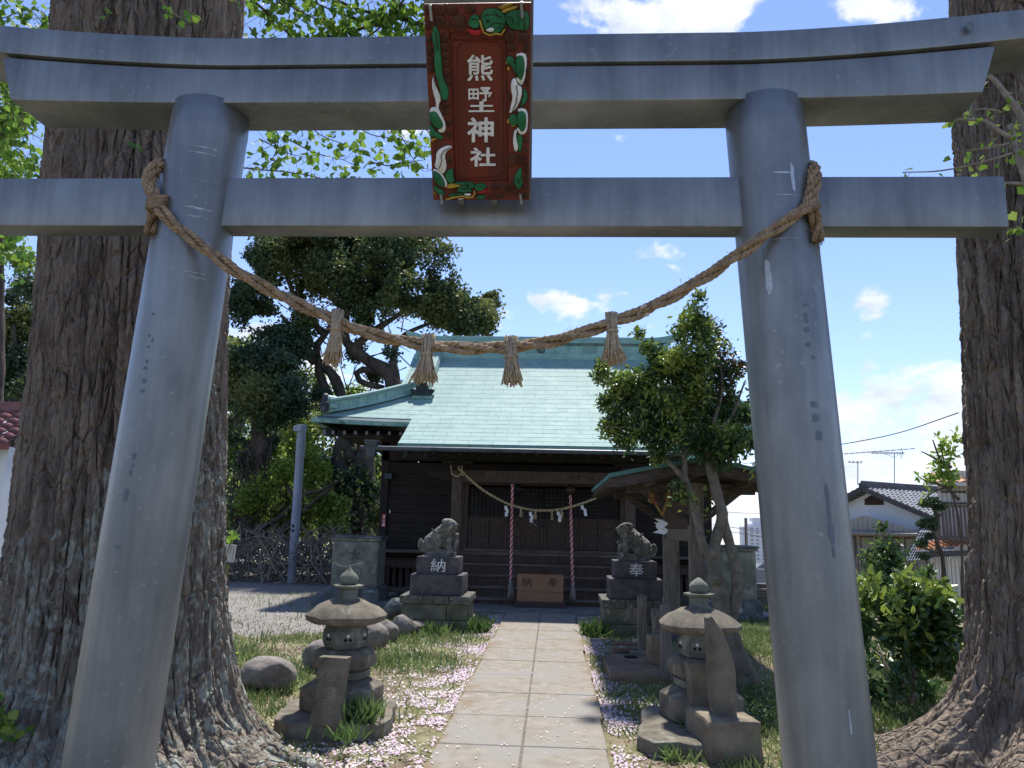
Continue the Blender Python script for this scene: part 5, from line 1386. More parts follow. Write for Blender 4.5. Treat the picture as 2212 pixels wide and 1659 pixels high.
def waisted(name, c, w0, w1, wm, th, h, m, lab, rz, chars, z0=.09, lean=0.0):
    t = thing(name, (c[0], c[1], z0), lab, 'stone marker')
    b = MB(); n = 12; L_, R_ = [], []
    for i in range(n + 1):
        s = i / n; w = w0 * (1 - s) + w1 * s - (min(w0, w1) - wm) * math.sin(PI * s) ; L_.append((-w / 2 + lean * s, s * h)); R_.append((w / 2 + lean * s, s * h))
    poly = L_[::-1] + R_; poly = [(a, z) for a, z in R_] + [(a, z) for a, z in L_[::-1]]
    b.prism(poly, -th / 2, th / 2); M = Matrix.Rotation(rz, 3, 'Z'); b.v = [tuple(Vector((c[0], c[1], z0)) + M @ Vector(p)) for p in b.v]
    b.build('slab', m, t, bevel=.008, smooth=40)
    for k, ch in enumerate(chars):
        zz = h * (.74 - .27 * k); ww = .042
        write(ch, lambda s, u, hh, zz=zz: tuple(Vector((c[0], c[1], z0)) + M @ Vector((lean * zz / h + (s - .5) * 2 * ww, -th / 2 - hh, zz + (u - .5) * .1))), mat('incised_line', (.30, .27, .20), rough=.9), t, th=.0025, bold=-.012, name='incised_character')
    return t
c = A(712, 1490, 6.02); waisted('engraved_stone', (c.x, c.y), .265, .225, .185, .10, .49, stone_br, 'waisted brown stone with incised characters before the left lantern', -.12, '御宝前', z0=.085, lean=.03)
c = A(1512, 1490, 6.32); waisted('engraved_stone', (c.x, c.y), .235, .215, .17, .10, .50, stone_br, 'waisted stone with worn incised characters before the right lantern', .22, '御宝前', z0=.07)
# tall pointed slab on a squared block
bs = thing('pointed_stone', tuple(A(1568, 1640, 5.95)), 'tall pointed grey stone slab set upright on a rough square block', 'stone marker')
c = A(1567, 1600, 5.98); stone('block', (c.x, c.y + .06, .12), (.40, .50, .29), stone_block, bs, rz=.13, bev=.03, rough=.022, sub=4, rs=6)
b = MB(); y0, y1 = 5.96, 6.09; c = A(1568, 1555, 6.0)
poly = [(c.x - .105, .255), (c.x + .075, .255), (c.x + .075, .56), (c.x + .05, .70), (c.x - .02, .86), (c.x - .088, .96), (c.x - .125, .94), (c.x - .118, .56)]
b.prism(poly, y0, y1); o = b.build('slab', stone_br, bs, bevel=.012, sub=2, rough=.012, rscale=8, smooth=45)

def boulder(c, r, lab, seed, rz=0.0, m=boulder_m, cut=5, group=None, nm='boulder'):
    bm = bmesh.new(); bmesh.ops.create_icosphere(bm, subdivisions=5, radius=1)
    co = np.array([v.co[:] for v in bm.verts]); rs = np.random.default_rng(seed)
    for k in range(cut):
        n = rs.normal(size=3); n /= np.linalg.norm(n); d = rs.uniform(.66, .88); h = co @ n; ov = np.maximum(0, h - d); co -= n * (ov * .8)[:, None]
    co *= (1 + (fbm(co * 1.7 + seed, 4) - .5) * .22)[:, None] * (1 + (fbm(co * 9 + seed, 3) - .5) * .03)[:, None]
    co *= np.array(r); cc, ss = math.cos(rz), math.sin(rz)
    co = np.stack([co[:, 0] * cc - co[:, 1] * ss, co[:, 0] * ss + co[:, 1] * cc, co[:, 2]], 1) + np.array([c[0], c[1], c[2] + r[2] * .78])
    me = bpy.data.meshes.new(nm); 
    for v, q in zip(bm.verts, co): v.co = q
    bm.to_mesh(me); bm.free(); me.polygons.foreach_set('use_smooth', [True] * len(me.polygons)); me.materials.append(m)
    o = place(bpy.data.objects.new(nm, me), None); return tag(o, lab, 'rock', group or 'boulders on the left of the path')
boulder(G(577, 1490), (.27, .19, .17), 'large squat reddish boulder alone near the ginkgo roots', 3, rz=-.1, cut=4)
boulder(G(690, 1445), (.19, .16, .17), 'rounded brown boulder half hidden behind the left lantern', 5)
boulder(G(803, 1403), (.21, .2, .19), 'biggest angular boulder of the row right of the left lantern', 8, rz=.4)
boulder(G(831, 1387), (.20, .17, .16), 'grey boulder second in the row right of the left lantern', 11, rz=-.5)
boulder(G(868, 1373), (.17, .15, .16), 'peaked pale boulder third in the row right of the left lantern', 15)
boulder(G(898, 1368), (.17, .12, .10), 'small flat boulder at the foot of the left pedestal', 18)
boulder(G(856, 1338), (.22, .18, .2), 'dark craggy rock between the stone tank and the left pedestal', 21, m=stone_wet, cut=9)

# ------------------------------------------------------------------ stone rain-water tanks beside the hall
def tank(cx, cy, lab, crest):
    t = thing('stone_tank', (cx, cy, 0), lab, 'stone tank', 'stone tanks flanking the hall')
    def bx(nm, z0, z1, w0, w1, m, **k): return stone(nm, (cx, cy, (z0 + z1) / 2), (w0, w0 * .8, z1 - z0), m, t, taper=w1 / w0, **k)
    b = MB(); b.box((cx, cy, .755), (.90, .74, .87)); b.build('body', stone_gr, t, bevel=.05, seg=3, smooth=45)
    bx('rim', 1.19, 1.235, .94, .96, stone_gr, bev=.008, rough=.002); bx('lip', 1.236, 1.285, 1.0, 1.0, stone_wet, bev=.012, rough=.004)
    bx('foot', .29, .33, .98, .94, stone_wet, bev=.01, rough=.004)
    for k, (dx, w) in enumerate(((-.36, .36), (.0, .34), (.34, .36))): stone('base_rock', (cx + dx, cy - .03, .16), (w, .92, .27), stone_wet, t, bev=.04, rough=.02)
    for k, (dx, w) in enumerate(((-.50, .46), (.0, .5), (.52, .5))): stone('ground_slab', (cx + dx, cy - .2, .03), (w, .8, .12), stone_wet, t, bev=.02, rough=.015)
    b = MB()
    if crest:
        for k in range(5):
            a = PI / 2 + k * 2 * PI / 5; b.lathe((0, 0, 0), [(.05, 0), (.044, .010)], 12, sx=1.0, sy=.5)
            kk = len(b.v) - 24
            for i in range(kk, len(b.v)):
                p = Vector(b.v[i]); q = Matrix.Rotation(a, 3, 'Z') @ Vector((p.x + .065, p.y, 0)); b.v[i] = (cx + .0 + q.x, cy - .371 - p.z, .93 + q.y)
        b.build('carved_crest', mat('crest_stone', (.12, .13, .10), rough=.9), t)
    return t
tank(-3.60, 15.35, 'greenish square stone water tank left of the shrine hall', True)
tank(3.42, 14.75, 'grey square stone water tank right of the shrine hall behind the camellia stem', True)
c = A(817, 1228, 16.55); fe = thing('fire_extinguisher', (c.x, c.y, .1), 'red fire extinguisher half hidden between stone tank and hall', 'extinguisher')
redm = mat('red_enamel', (.55, .02, .03), rough=.35)
b = MB(); b.lathe((c.x - .02, c.y, 0), [(.07, .2), (.075, .22), (.075, .78), (.06, .86), (.025, .9), (.025, .94)], 18); b.build('body', redm, fe, smooth=45)
b = MB(); b.bar((c.x - .02, c.y, .95), (c.x - .02, c.y - .12, .99), .03, .02); b.build('handle', ink_m, fe); b = MB(); b.tube([(c.x - .02, c.y - .03, .93), (c.x + .07, c.y - .05, .85), (c.x + .07, c.y - .03, .5)], .012, 6); b.build('hose', ink_m, fe)
b = MB(); b.box2((c.x - .12, c.y - .1, .06), (c.x + .08, c.y + .1, .198)); b.build('stand', trim_d, fe)

# ------------------------------------------------------------------ wooden posts, slab and block right of the path
def cross_post(x, y, yt, Y, w, plank, lab, zb=0.0):
    p = A(x, y, Y); q = A(x, yt, Y); t = thing('wooden_post', (p.x, Y, 0), lab, 'post', 'low wooden posts right of the path')
    b = MB(); b.box2((p.x - w / 2, Y - w / 2, zb), (p.x + w / 2, Y + w / 2, q.z - .03)); b.add([(p.x - w / 2, Y - w / 2, q.z - .03), (p.x + w / 2, Y - w / 2, q.z - .03), (p.x + w / 2, Y + w / 2, q.z - .03), (p.x - w / 2, Y + w / 2, q.z - .03), (p.x, Y, q.z)], [(0, 1, 4), (1, 2, 4), (2, 3, 4), (3, 0, 4)])
    b.build('post', wood_grey, t, bevel=.004)
    if plank:
        a, c_ = A(plank[0], plank[2], Y), A(plank[1], plank[2], Y); h = plank[3]
        b = MB(); b.box2((a.x, Y + w / 2 - .001, a.z - h), (c_.x, Y + w / 2 + .03, a.z)); b.build('cross_plank', wood_grey, t, bevel=.004)
    return t
cross_post(1388, 1430, 1283, 9.7, .105, (1352, 1425, 1315, .14), 'weathered post with dark foot standing nearest the path, before the right pedestal', zb=.10)
cross_post(1440, 1480, 1302, 8.40, .105, (1416, 1450, 1333, .12), 'weathered post with a short cross plank touching the right lantern roof', zb=.05)
cross_post(1419, 1400, 1315, 9.3, .09, (1408, 1432, 1315, .1), 'leaning brown plank post between the two weathered posts', zb=.08)
b = MB(); p = A(1388, 1430, 9.7); b.box2((p.x - .16, 9.55, .095), (p.x + .12, 9.86, .135)); tag(b.build('footing_stone', stone_gr, None, bevel=.01), 'small pale stone pad under the post nearest the path', 'stone pad')
c = (G(1310, 1465) + G(1450, 1425)) / 2
b = MB(); poly = [(.62 + .195, 8.45), (1.52, 8.35), (1.75, 9.9), (.98, 10.05), (.80, 9.3)]; b.prism(poly, -.05, .10, axis=2)
o = b.build('stone_slab', clay_m, None, bevel=.015, sub=2, rough=.014, smooth=45); tag(o, 'flat brown stone slab with a dark hole lying right of the path', 'stone slab')
p = G(1362, 1417, .115); b = MB(); b.lathe((p.x, p.y, .1005), [(.07, 0), (.075, .012), (.06, .012)], 16, sy=.8); b.build('hole', dark_v, o)  # dark disc laid on top for the shaded hole
for k in range(2):
    b = MB(); q = G(1365, 1404 - k * 7, .13); b.box((q.x + .03, q.y, .135 + .022 * k), (.52, .12, .02), rz=.05 - .1 * k); tag(b.build('loose_board', mat('red_board', (.19, .11, .075), rough=.9), None, bevel=.004), ['lower thin brown board lying on the stone slab', 'upper thin brown board lying on the stone slab'][k], 'board')
p = A(1417, 1412, 9.05); o = stone('stone_block', (p.x, p.y, .25), (.17, .28, .30), clay_m, None, bev=.02, rough=.01, rz=.1)
tag(o, 'brown squared stone block standing behind the stone slab', 'stone block')

# ------------------------------------------------------------------ grey pipe, brush pile, notice board
p0, p1 = G(630, 1258), A(652, 922, 19.2)
pp = thing('pipe_pole', tuple(p0), 'leaning grey metal pipe pole in front of the brush pile', 'pole')
P = [p0 + Vector((0, 0, -.1)), p0.lerp(p1, .45), p0.lerp(p1, .452), p0.lerp(p1, .8), p0.lerp(p1, .802), p1]
b = MB(); b.tube(P, [.115, .112, .106, .105, .112, .11], 18); b.build('pipe', pole_m, pp, smooth=40)
b = MB(); b.tube([p1 + Vector((0, 0, -.01)), p1 + Vector((0, 0, .05))], .13, 18); b.box(p1 + Vector((-.06, -.12, -.06)), (.2, .12, .14)); b.build('cap', pole_m, pp, bevel=.01)
for t_, dz in ((.36, 0), (.33, 0)):
    b = MB(); q = p0.lerp(p1, t_); b.box(q + Vector((-.02, -.112, 0)), (.06, .02, .07)); b.build('mark', ink_m, pp)
bp = MB()
for k in range(900):
    x = random.uniform(-11.0, -4.4); y = 19.9 + random.gauss(0, .35); zt = 1.15 - .08 * abs(x + 7) * .4
    z = random.uniform(0, zt); l = random.uniform(.25, 1.1); d = Vector((random.gauss(0, 1), random.gauss(0, .35), random.gauss(.1, .8))).normalized() * l
    a = Vector((x, y, max(.02, z))); e = a + d; e.z = max(.02, min(e.z, zt + .35)); mdl = (a + e) / 2 + Vector((random.gauss(0, .07), random.gauss(0, .05), random.gauss(0, .07)))
    r = random.choice((.009, .012, .016, .022)); bp.tube([a, mdl, e], [r, r * .85, r * .5], 4, cap=False)
for k in range(60):
    x = random.uniform(-10.5, -4.5); a = Vector((x, 19.6 + random.gauss(0, .2), random.uniform(0, .3))); e = a + Vector((random.gauss(0, .3), random.uniform(0, .5), random.uniform(.6, 1.2))); bp.tube([a, (a + e) / 2 + Vector((random.gauss(0, .1), 0, 0)), e], [.03, .026, .016], 5, cap=False)
stuff(tag(bp.build('brush_pile', brush_m, None), 'long low pile of grey cut branches along the wood edge', 'brush pile'))
nb = thing('notice_board', tuple(A(494, 1195, 6.7)), 'small tilted white notice board with black writing beside the left ginkgo trunk', 'sign')
cs = [A(x, y, 6.7) for x, y in ((479, 1213), (504, 1215), (511, 1177), (485, 1175))]
b = MB(); b.add([c + Vector((0, d, 0)) for d in (0, .008) for c in cs], [(0, 1, 2, 3), (7, 6, 5, 4), (0, 4, 5, 1), (1, 5, 6, 2), (2, 6, 7, 3), (3, 7, 4, 0)]); b.build('board', white_t, nb)
def on_board(s, t, h): 
    a = cs[0].lerp(cs[1], s).lerp(cs[3].lerp(cs[2], s), t); return (a.x, a.y - .001 - h, a.z)
for (s0, t0, n_) in ((.80, .90, 9), (.56, .84, 6), (.34, .58, 2), (.12, .45, 2)):
    b = MB()          # columns of writing too worn to read
    for k in range(n_):
        for q in range(3):
            c_ = (s0 + random.uniform(0, .05), t0 - .095 * k - random.uniform(0, .045)); w_, h_ = random.choice(((.07, .012), (.02, .05), (.05, .02)))
            b.add([on_board(c_[0] + u * w_, c_[1] + v * h_, .0012) for (u, v) in ((0, 0), (1, 0), (1, 1), (0, 1))], [(0, 1, 2, 3)])
    b.build('writing', ink_m, nb)
b = MB(); b.tube([A(493, 1190, 6.72), A(490, 1300, 6.72)], .012, 6); b.build('stake', twig_m, nb)
b = MB(); b.tube([A(478, 1230, 6.66), A(490, 1195, 6.66), A(500, 1170, 6.66)], .004, 5); tw = b.build('ginkgo_shoot', twig_m, None); tag(tw, 'thin ginkgo shoot with bright leaves crossing the notice board', 'shoot')
pts = [np.array(A(498 + random.gauss(0, 9), 1158 + random.gauss(0, 9), 6.66 + random.gauss(0, .03))) for k in range(16)] + [np.array(A(484 + random.gauss(0, 8), 1240 + random.gauss(0, 6), 6.64)) for k in range(12)]
leaves('shoot_leaves', pts, .055, [leaf_gk], tw, 'fan')

# ================================================================== THE TWO OLD GINKGOS
_C1 = rng.random((256, 512, 2))
def cells(u, v, wrap):
    """nearest and second nearest jittered cell centre; u wraps round the trunk"""
    iu, iv = np.floor(u).astype(int), np.floor(v).astype(int); f1 = np.full(u.shape, 9.); f2 = np.full(u.shape, 9.); hsh = np.zeros(u.shape)
    for a in (-1, 0, 1):
        for c in (-1, 0, 1):
            cu, cv = iu + a, iv + c; j = _C1[(cu % wrap) % 256, cv % 512]
            d = np.hypot(cu + .5 + (j[..., 0] - .5) * .9 - u, cv + .5 + (j[..., 1] - .5) * .9 - v)
            n1 = d < f1; f2 = np.where(n1, f1, np.minimum(f2, d)); hsh = np.where(n1, j[..., 0], hsh); f1 = np.where(n1, d, f1)
    return f1, f2, hsh
def big_trunk(parent, cxf, cy, rf, roots, zt, nth, nz, mats, seed, depth=.045, zlich=None, lichdir=0.0, face=-1.2, ncol=56, vh=1.7):
    zs = np.concatenate([np.linspace(-.12, zt, nz), np.linspace(zt + .15, 11.0, 24)])
    ph = np.linspace(-PI, PI, nth, endpoint=False); th = face + ph - .55 * np.sin(ph)
    T, Zz = np.meshgrid(th, zs, indexing='xy')
    Rr = rf(Zz)
    for (a, amp, wd, hh) in roots:
        d = (T - a + PI) % (2 * PI) - PI; Rr = Rr + amp * np.exp(-np.maximum(Zz, 0) / hh) * np.exp(-(d / wd) ** 2)
    cx = cxf(Zz); ux, uy = np.cos(T), np.sin(T)
    P3 = np.stack([ux * 1.0, uy * 1.0, Zz * .5], -1) + seed
    w1 = fbm(P3 * 2.2 + 9, 3) - .5; w2 = fbm(P3 * 3.0 + 40, 3) - .5; w3 = fbm(np.stack([ux * 9, uy * 9, Zz * 6], -1) + seed, 2) - .5
    U = (T % (2 * PI)) / (2 * PI) * ncol + w1 * 1.1 + w3 * .5; V = Zz * vh + seed + w2 * 2.4 + w3 * .3
    f1, f2, h1 = cells(U, V, ncol); cr1 = 1 - np.clip((f2 - f1) / .20, 0, 1)
    g1, g2, h2 = cells(U * 1.0 + 11, V * 5.0 + 5, ncol); cr2 = 1 - np.clip((g2 - g1) / .22, 0, 1)
    fur = np.clip(1 - np.abs(2 * fbm(np.stack([ux * 8.0 + w1 * .2, uy * 8.0 + w1 * .2, Zz * .42], -1) + seed, 2) - 1) * 3.2, 0, 1) ** 1.2
    f3 = fbm(np.stack([ux * 42, uy * 42, Zz * 16], -1) + seed, 3) - .5
    big = fbm(np.stack([ux * 1.7, uy * 1.7, Zz * .5], -1) + seed, 3) - .5
    Rr = Rr + big * .10 - depth * (.72 * cr1 + .28 * cr2 + .85 * fur) + (h1 - .5) * .026 + (h2 - .5) * .010 + f3 * .020
    V_ = np.stack([cx + ux * Rr, cy + uy * Rr, Zz], -1).reshape(-1, 3)
    nzt = len(zs); idx = np.arange(nzt * nth).reshape(nzt, nth); nx = np.roll(idx, -1, 1)
    F = np.stack([idx[:-1], nx[:-1], nx[1:], idx[1:]], -1).reshape(-1, 4)
    mi = None
    if zlich is not None:
        lim = zlich * (.35 + .65 * (.5 + .5 * np.cos(T - lichdir))) + (fbm(np.stack([ux * 6, uy * 6, Zz * 3], -1), 4) - .5) * 2.2
        m2 = (Zz < lim).astype(int); mi = m2[:-1].reshape(-1)
    return raw('trunk', V_, F, mats, parent, mi, smooth=True)
GL = thing('ginkgo_tree', (-2.95, 5.5, 0), 'huge old ginkgo with dark furrowed trunk behind the left torii pillar', 'tree')
big_trunk(GL, lambda z: -2.99 - .06 * (z - 3), 5.5, lambda z: .672 + .012 * np.maximum(0, z - 3) + .10 * np.exp(-np.maximum(z, 0) / 1.0) + .13 * np.exp(-np.maximum(z, 0) / .22) - .10 * np.maximum(0, z - 7) * .6,
          [(-.12, .40, .20, .13), (-.75, .36, .22, .16), (-1.7, .45, .25, .2), (-2.6, .5, .3, .3), (2.6, .4, .4, .25), (1.2, .4, .3, .2), (.35, .22, .2, .3)], 6.3, 520, 720, [bark_l, bark_low], 3.3, depth=.038, zlich=2.3, lichdir=-.15, face=-1.05)
GR = thing('ginkgo_tree', (3.95, 5.8, 0), 'huge old ginkgo with grey furrowed trunk at the right edge, roots spreading', 'tree')
big_trunk(GR, lambda z: 3.95 + .045 * (z - 3), 5.8, lambda z: .62 + .06 * np.exp(-np.maximum(z, 0) / 1.2) + .22 * np.exp(-np.maximum(z, 0) / .3) - .05 * np.maximum(0, z - 7),
          [(3.25, .95, .24, .27), (3.9, .70, .20, .28), (4.6, .7, .22, .22), (2.6, .5, .3, .25), (1.0, .5, .4, .25), (5.6, .6, .3, .3)], 6.3, 420, 620, [bark_r], 21.7, depth=.038, face=-2.4, ncol=50)
# surface roots
for (par, pts, r0, m_) in ((GL, [(505, 1600), (570, 1618), (640, 1632), (700, 1650)], .10, bark_low), (GL, [(500, 1630), (560, 1655), (600, 1680)], .12, bark_low),
                           (GR, [(2060, 1560), (1980, 1610), (1915, 1640), (1860, 1655)], .13, bark_r), (GR, [(2090, 1600), (2010, 1660), (1950, 1690)], .14, bark_r)):
    P = resample(catmull([G(x, y, .03) for x, y in pts], 8), .05); n = len(P)
    E_ = [('c', P[i] + Vector((0, 0, -.02 - .03 * i / n + .02 * math.sin(i))), P[i + 1] + Vector((0, 0, -.02 - .03 * i / n)), r0 * (1 - .7 * i / n), r0 * (1 - .7 * (i + 1) / n)) for i in range(n - 1)]
    blob_mesh('root', E_, .018, m_, par, 1, rough=.018, rscale=12)
# limbs and leaf sprays
def spray(parent, polys, Y, per, spread, size, mats, wts, twr=.006, name='leaf_spray', shape='fan', bm=twig_m):
    b = MB(); pts = []
    for pl in polys:
        k = pl[0] if not isinstance(pl[0], tuple) else 1.0; pl = [q for q in pl if isinstance(q, tuple)]
        P = resample(catmull([A(x, y, Y + (0 if len(r_) == 0 else r_[0])) for (x, y, *r_) in pl], 6), .05); n = len(P)
        b.tube(P, [twr * k * (1 - .65 * i / n) for i in range(n)], 5)
        for i, p in enumerate(P):
            for _ in range(np.random.default_rng(i).poisson(per) if per < 3 else int(per)):
                d = Vector((random.gauss(0, 1), random.gauss(0, 1), random.gauss(-.3, .8))) * spread
                if random.random() < .30 and d.length > spread: b.tube([p, p + d * .6, p + d], .0022, 3, cap=False)
                pts.append(np.array(p + d))
    br_ = b.build(name, bm, parent, smooth='all')
    if pts: leaves('leaves', np.array(pts), size, mats, br_, shape, weights=wts, up=-.4)
    return br_
sp_top = [(1.6, (520, -20), (580, 30), (620, 70), (645, 92), (700, 120)), (2.6, (1010, 110), (930, 62), (850, 36), (780, 22), (700, -12)), (1.6, (870, 10), (840, 40), (760, 68), (680, 88), (600, 130)), (1.2, (880, -10), (820, 60), (780, 90), (760, 130)),
          ((560, -30), (640, 20), (720, 60), (760, 100)), ((900, -20), (930, 20), (960, 60)), ((540, 60), (560, 90), (590, 120)), ((700, 40), (740, 80), (800, 110), (860, 100)), ((820, -20), (900, 40), (940, 90)), ((600, -40), (690, 10), (790, 50), (880, 70))]
sp_mid = [(1.2, (520, 362), (560, 366), (620, 372), (680, 382), (740, 398), (790, 392)), ((560, 240), (600, 290), (590, 340), (560, 370)), ((640, 240), (690, 290), (740, 310), (800, 330)), ((740, 250), (800, 290), (860, 300), (930, 320)), ((820, 250), (870, 300), (890, 340), (915, 370)),
          ((800, 350), (840, 358), (870, 352), (920, 345)), ((620, 300), (680, 330), (740, 345), (770, 360)), ((880, 260), (940, 290), (980, 300)), ((560, 300), (620, 330), (660, 340))]
spray(GL, sp_top, 6.6, 5, .085, .075, [leaf_gk, leaf_gk2], [3, 1], .011)
spray(GL, sp_mid, 6.9, 3, .075, .072, [leaf_gk, leaf_gk2], [2.5, 1], .007)
sp_left = [((-60, 120), (0, 180), (40, 240), (60, 300)), ((-60, 260), (0, 300), (50, 330), (70, 380)), ((-50, 380), (10, 420), (60, 400)), ((-60, 20), (0, 40), (60, 20), (100, 60)), ((-60, 480), (0, 520), (40, 560)), ((-80, 60), (20, 90), (80, 60))]
spray(GL, sp_left, 7.6, 7, .13, .085, [leaf_gk, leaf_gk2], [2, 1.4], .009)
spray(GL, [(2.2, (330, -30), (360, 20), (400, 45), (420, 60)), ((405, 20), (430, 40), (450, 55)), ((290, 300), (310, 330), (320, 345)), ((225, 10), (240, 25), (255, 40)), ((495, -10), (512, 8), (520, 16))], 4.55, 1.0, .03, .055, [leaf_gk, leaf_gk2], [1, 2], .005)
spray(GL, [((-10, 1500), (8, 1540), (14, 1580)), ((-6, 1560), (12, 1560), (26, 1575))], 4.5, 4, .05, .075, [leaf_gk2, leaf_lt], [1, 1], .01)
# branches and sprouts of the right tree
sp_r = [(4.0, (2230, 340), (2205, 250), (2180, 215), (2150, 175), (2128, 160)), (3.6, (2225, 400), (2196, 330), (2190, 290), (2180, 270)), (2.0, (2190, 300), (2160, 285), (2130, 262), (2080, 258), (2050, 262)), (1.0, (2190, 330), (2140, 345), (2080, 360), (2020, 370), (1950, 372)),
        ((2130, 180), (2100, 200), (2080, 215)), ((2180, 310), (2130, 320), (2085, 325)), ((2160, 240), (2120, 235), (2090, 240)), (1.8, (2230, 400), (2180, 395), (2160, 400))]
spray(GR, sp_r, 4.75, .9, .035, .05, [leaf_gk, leaf_lt], [2, 1], .0085, bm=twig_pale)
spray(GR, [((2240, 470), (2212, 480), (2190, 490), (2180, 500))], 4.6, 4, .03, .055, [leaf_gk, leaf_lt], [2, 1], .006)
# high limbs and crowns, above the frame, unseen, put in for their shade
def crown(parent, base, blobs, n, size, mats, wts, limbs=6):
    b = MB(); bl = np.array(blobs)
    for k in range(limbs):
        q = Vector(bl[k % len(bl), :3]); a = Vector(base); mdl = a.lerp(q, .5) + Vector((0, 0, .6)); P = resample(catmull([a, mdl, q], 6), .3); m = len(P)
        b.tube(P, [.20 * (1 - .8 * i / m) for i in range(m)], 7)
    lb = b.build('limbs', bark_l, parent, smooth='all')
    leaves('crown', blob_pts(blobs, n, gap=.35, gs=1.1), size, mats, parent, 'fan', weights=wts)
crown(GL, (-3.2, 5.5, 8.5), [(-4.5, 4.5, 11, 2.2), (-3, 7, 12, 2.2), (-6, 6, 12, 2.2), (-2.0, 4.5, 12, 2.0), (-3.5, 5.5, 14, 2.5)], 4000, .13, [leaf_gk, leaf_gk2], [2, 1])
crown(GR, (4.2, 5.8, 8.5), [(5.5, 4.8, 10.5, 2.2), (4.5, 8, 12.4, 2.3), (6.8, 7, 11.5, 2.2), (3.4, 5.5, 11.4, 2.0), (4.6, 6.5, 14, 2.6), (6.6, 9.0, 14, 2.2)], 8000, .14, [leaf_gk, leaf_gk2], [2, 1])

# ================================================================== CAMELLIA-LIKE SMALL TREE
ct = thing('broadleaf_tree', tuple(G(1608, 1478)), 'small glossy-leaved tree with two pale stems before the shrine roof', 'tree')
def stem(parent, keys, Y, r0, r1, m_, name, n=10, step=.06):
    P = resample(catmull([A(x, y, Y + (r_[0] if r_ else 0)) for (x, y, *r_) in keys], 8), step); k = len(P)
    b = MB(); b.tube(P, [(r0 + (r1 - r0) * i / (k - 1)) * (1 + .08 * math.sin(i * 1.7) + .05 * math.sin(i * .6)) for i in range(k)], n)
    return b.build(name, m_, parent, smooth='all', rough=.004, rscale=14)
stem(ct, [(1625, 1490, -.05), (1612, 1468), (1590, 1410), (1570, 1350), (1558, 1300), (1548, 1250)], 8.5, .115, .09, stem_m, 'trunk')
stem(ct, [(1548, 1260), (1542, 1200), (1548, 1160), (1560, 1110), (1545, 1060), (1532, 1000), (1530, 940)], 8.45, .07, .04, stem_m, 'stem')
stem(ct, [(1575, 1350), (1590, 1290), (1588, 1220), (1572, 1160), (1556, 1090), (1540, 1020), (1525, 960)], 8.5, .062, .04, stem_m, 'stem')
stem(ct, [(1545, 1200), (1520, 1180), (1502, 1110), (1490, 1060), (1465, 1020), (1430, 985)], 8.4, .05, .022, stem_m, 'stem')
stem(ct, [(1495, 1070), (1480, 1030), (1478, 985), (1460, 930)], 8.4, .035, .02, stem_m, 'stem')
for kk in ([(1530, 960), (1500, 880), (1490, 780), (1505, 680)], [(1530, 960), (1440, 900), (1360, 850), (1300, 810)], [(1530, 960), (1580, 900), (1610, 820)], [(1528, 950), (1560, 840), (1545, 740)], [(1530, 970), (1450, 950), (1370, 930), (1310, 920)], [(1530, 980), (1590, 970), (1640, 950)], [(1500, 850), (1420, 780), (1380, 760)]):
    stem(ct, kk, 8.4, .030, .007, stem_m, 'branch', n=6)
cb = [(1500, 660, 22), (1512, 640, 16), (1500, 700, 40), (1480, 720, 30), (1530, 720, 34), (1510, 760, 52), (1465, 770, 34), (1550, 770, 40), (1420, 770, 26), (1400, 750, 18), (1440, 800, 44), (1500, 820, 58), (1560, 830, 50), (1595, 800, 26), (1600, 860, 34),
      (1390, 830, 40), (1340, 830, 34), (1300, 810, 24), (1300, 790, 16), (1360, 870, 44), (1310, 870, 26), (1420, 880, 52), (1490, 890, 60), (1560, 900, 52), (1610, 900, 34), (1330, 920, 36), (1390, 930, 46), (1450, 940, 46), (1520, 950, 50), (1580, 960, 44), (1620, 950, 24), (1350, 960, 26), (1420, 980, 26), (1560, 990, 26), (1380, 720, 14), (1465, 1050, 14), (1480, 1075, 14)]
cbl = blobs_v(cb, 8.4, .30)
pt = blob_pts(cbl, 23000, shell=.5, gap=.14, gs=3.4)
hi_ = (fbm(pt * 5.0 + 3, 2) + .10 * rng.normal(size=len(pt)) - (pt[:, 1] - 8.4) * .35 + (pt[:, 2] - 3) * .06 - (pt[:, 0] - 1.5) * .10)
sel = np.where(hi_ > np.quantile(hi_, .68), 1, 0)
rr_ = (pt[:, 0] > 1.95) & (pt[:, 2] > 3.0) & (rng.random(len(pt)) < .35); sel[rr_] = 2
def leaves_sel(name, pts, size, mats, parent, shape, sel, up=0.0):
    for k, m_ in enumerate(mats):
        q = pts[sel == k]
        if len(q): leaves(name, q, size, [m_], parent, shape, up=up)
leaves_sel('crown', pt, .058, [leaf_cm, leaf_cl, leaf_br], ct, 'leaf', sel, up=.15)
pt = np.array([np.array(A(1480 + random.gauss(0, 22), 1075 + random.gauss(0, 14), 8.3)) for _ in range(60)] + [np.array(A(1630 + random.gauss(0, 8), 1010 + random.gauss(0, 14), 8.3)) for _ in range(25)] + [np.array(A(1525 + random.gauss(0, 10), 1110 + random.gauss(0, 30), 8.5)) for _ in range(20)])
stuff(leaves('low_shoots', pt, .06, [leaf_cl, leaf_cm], ct, 'leaf', weights=[2, 1], up=.3))

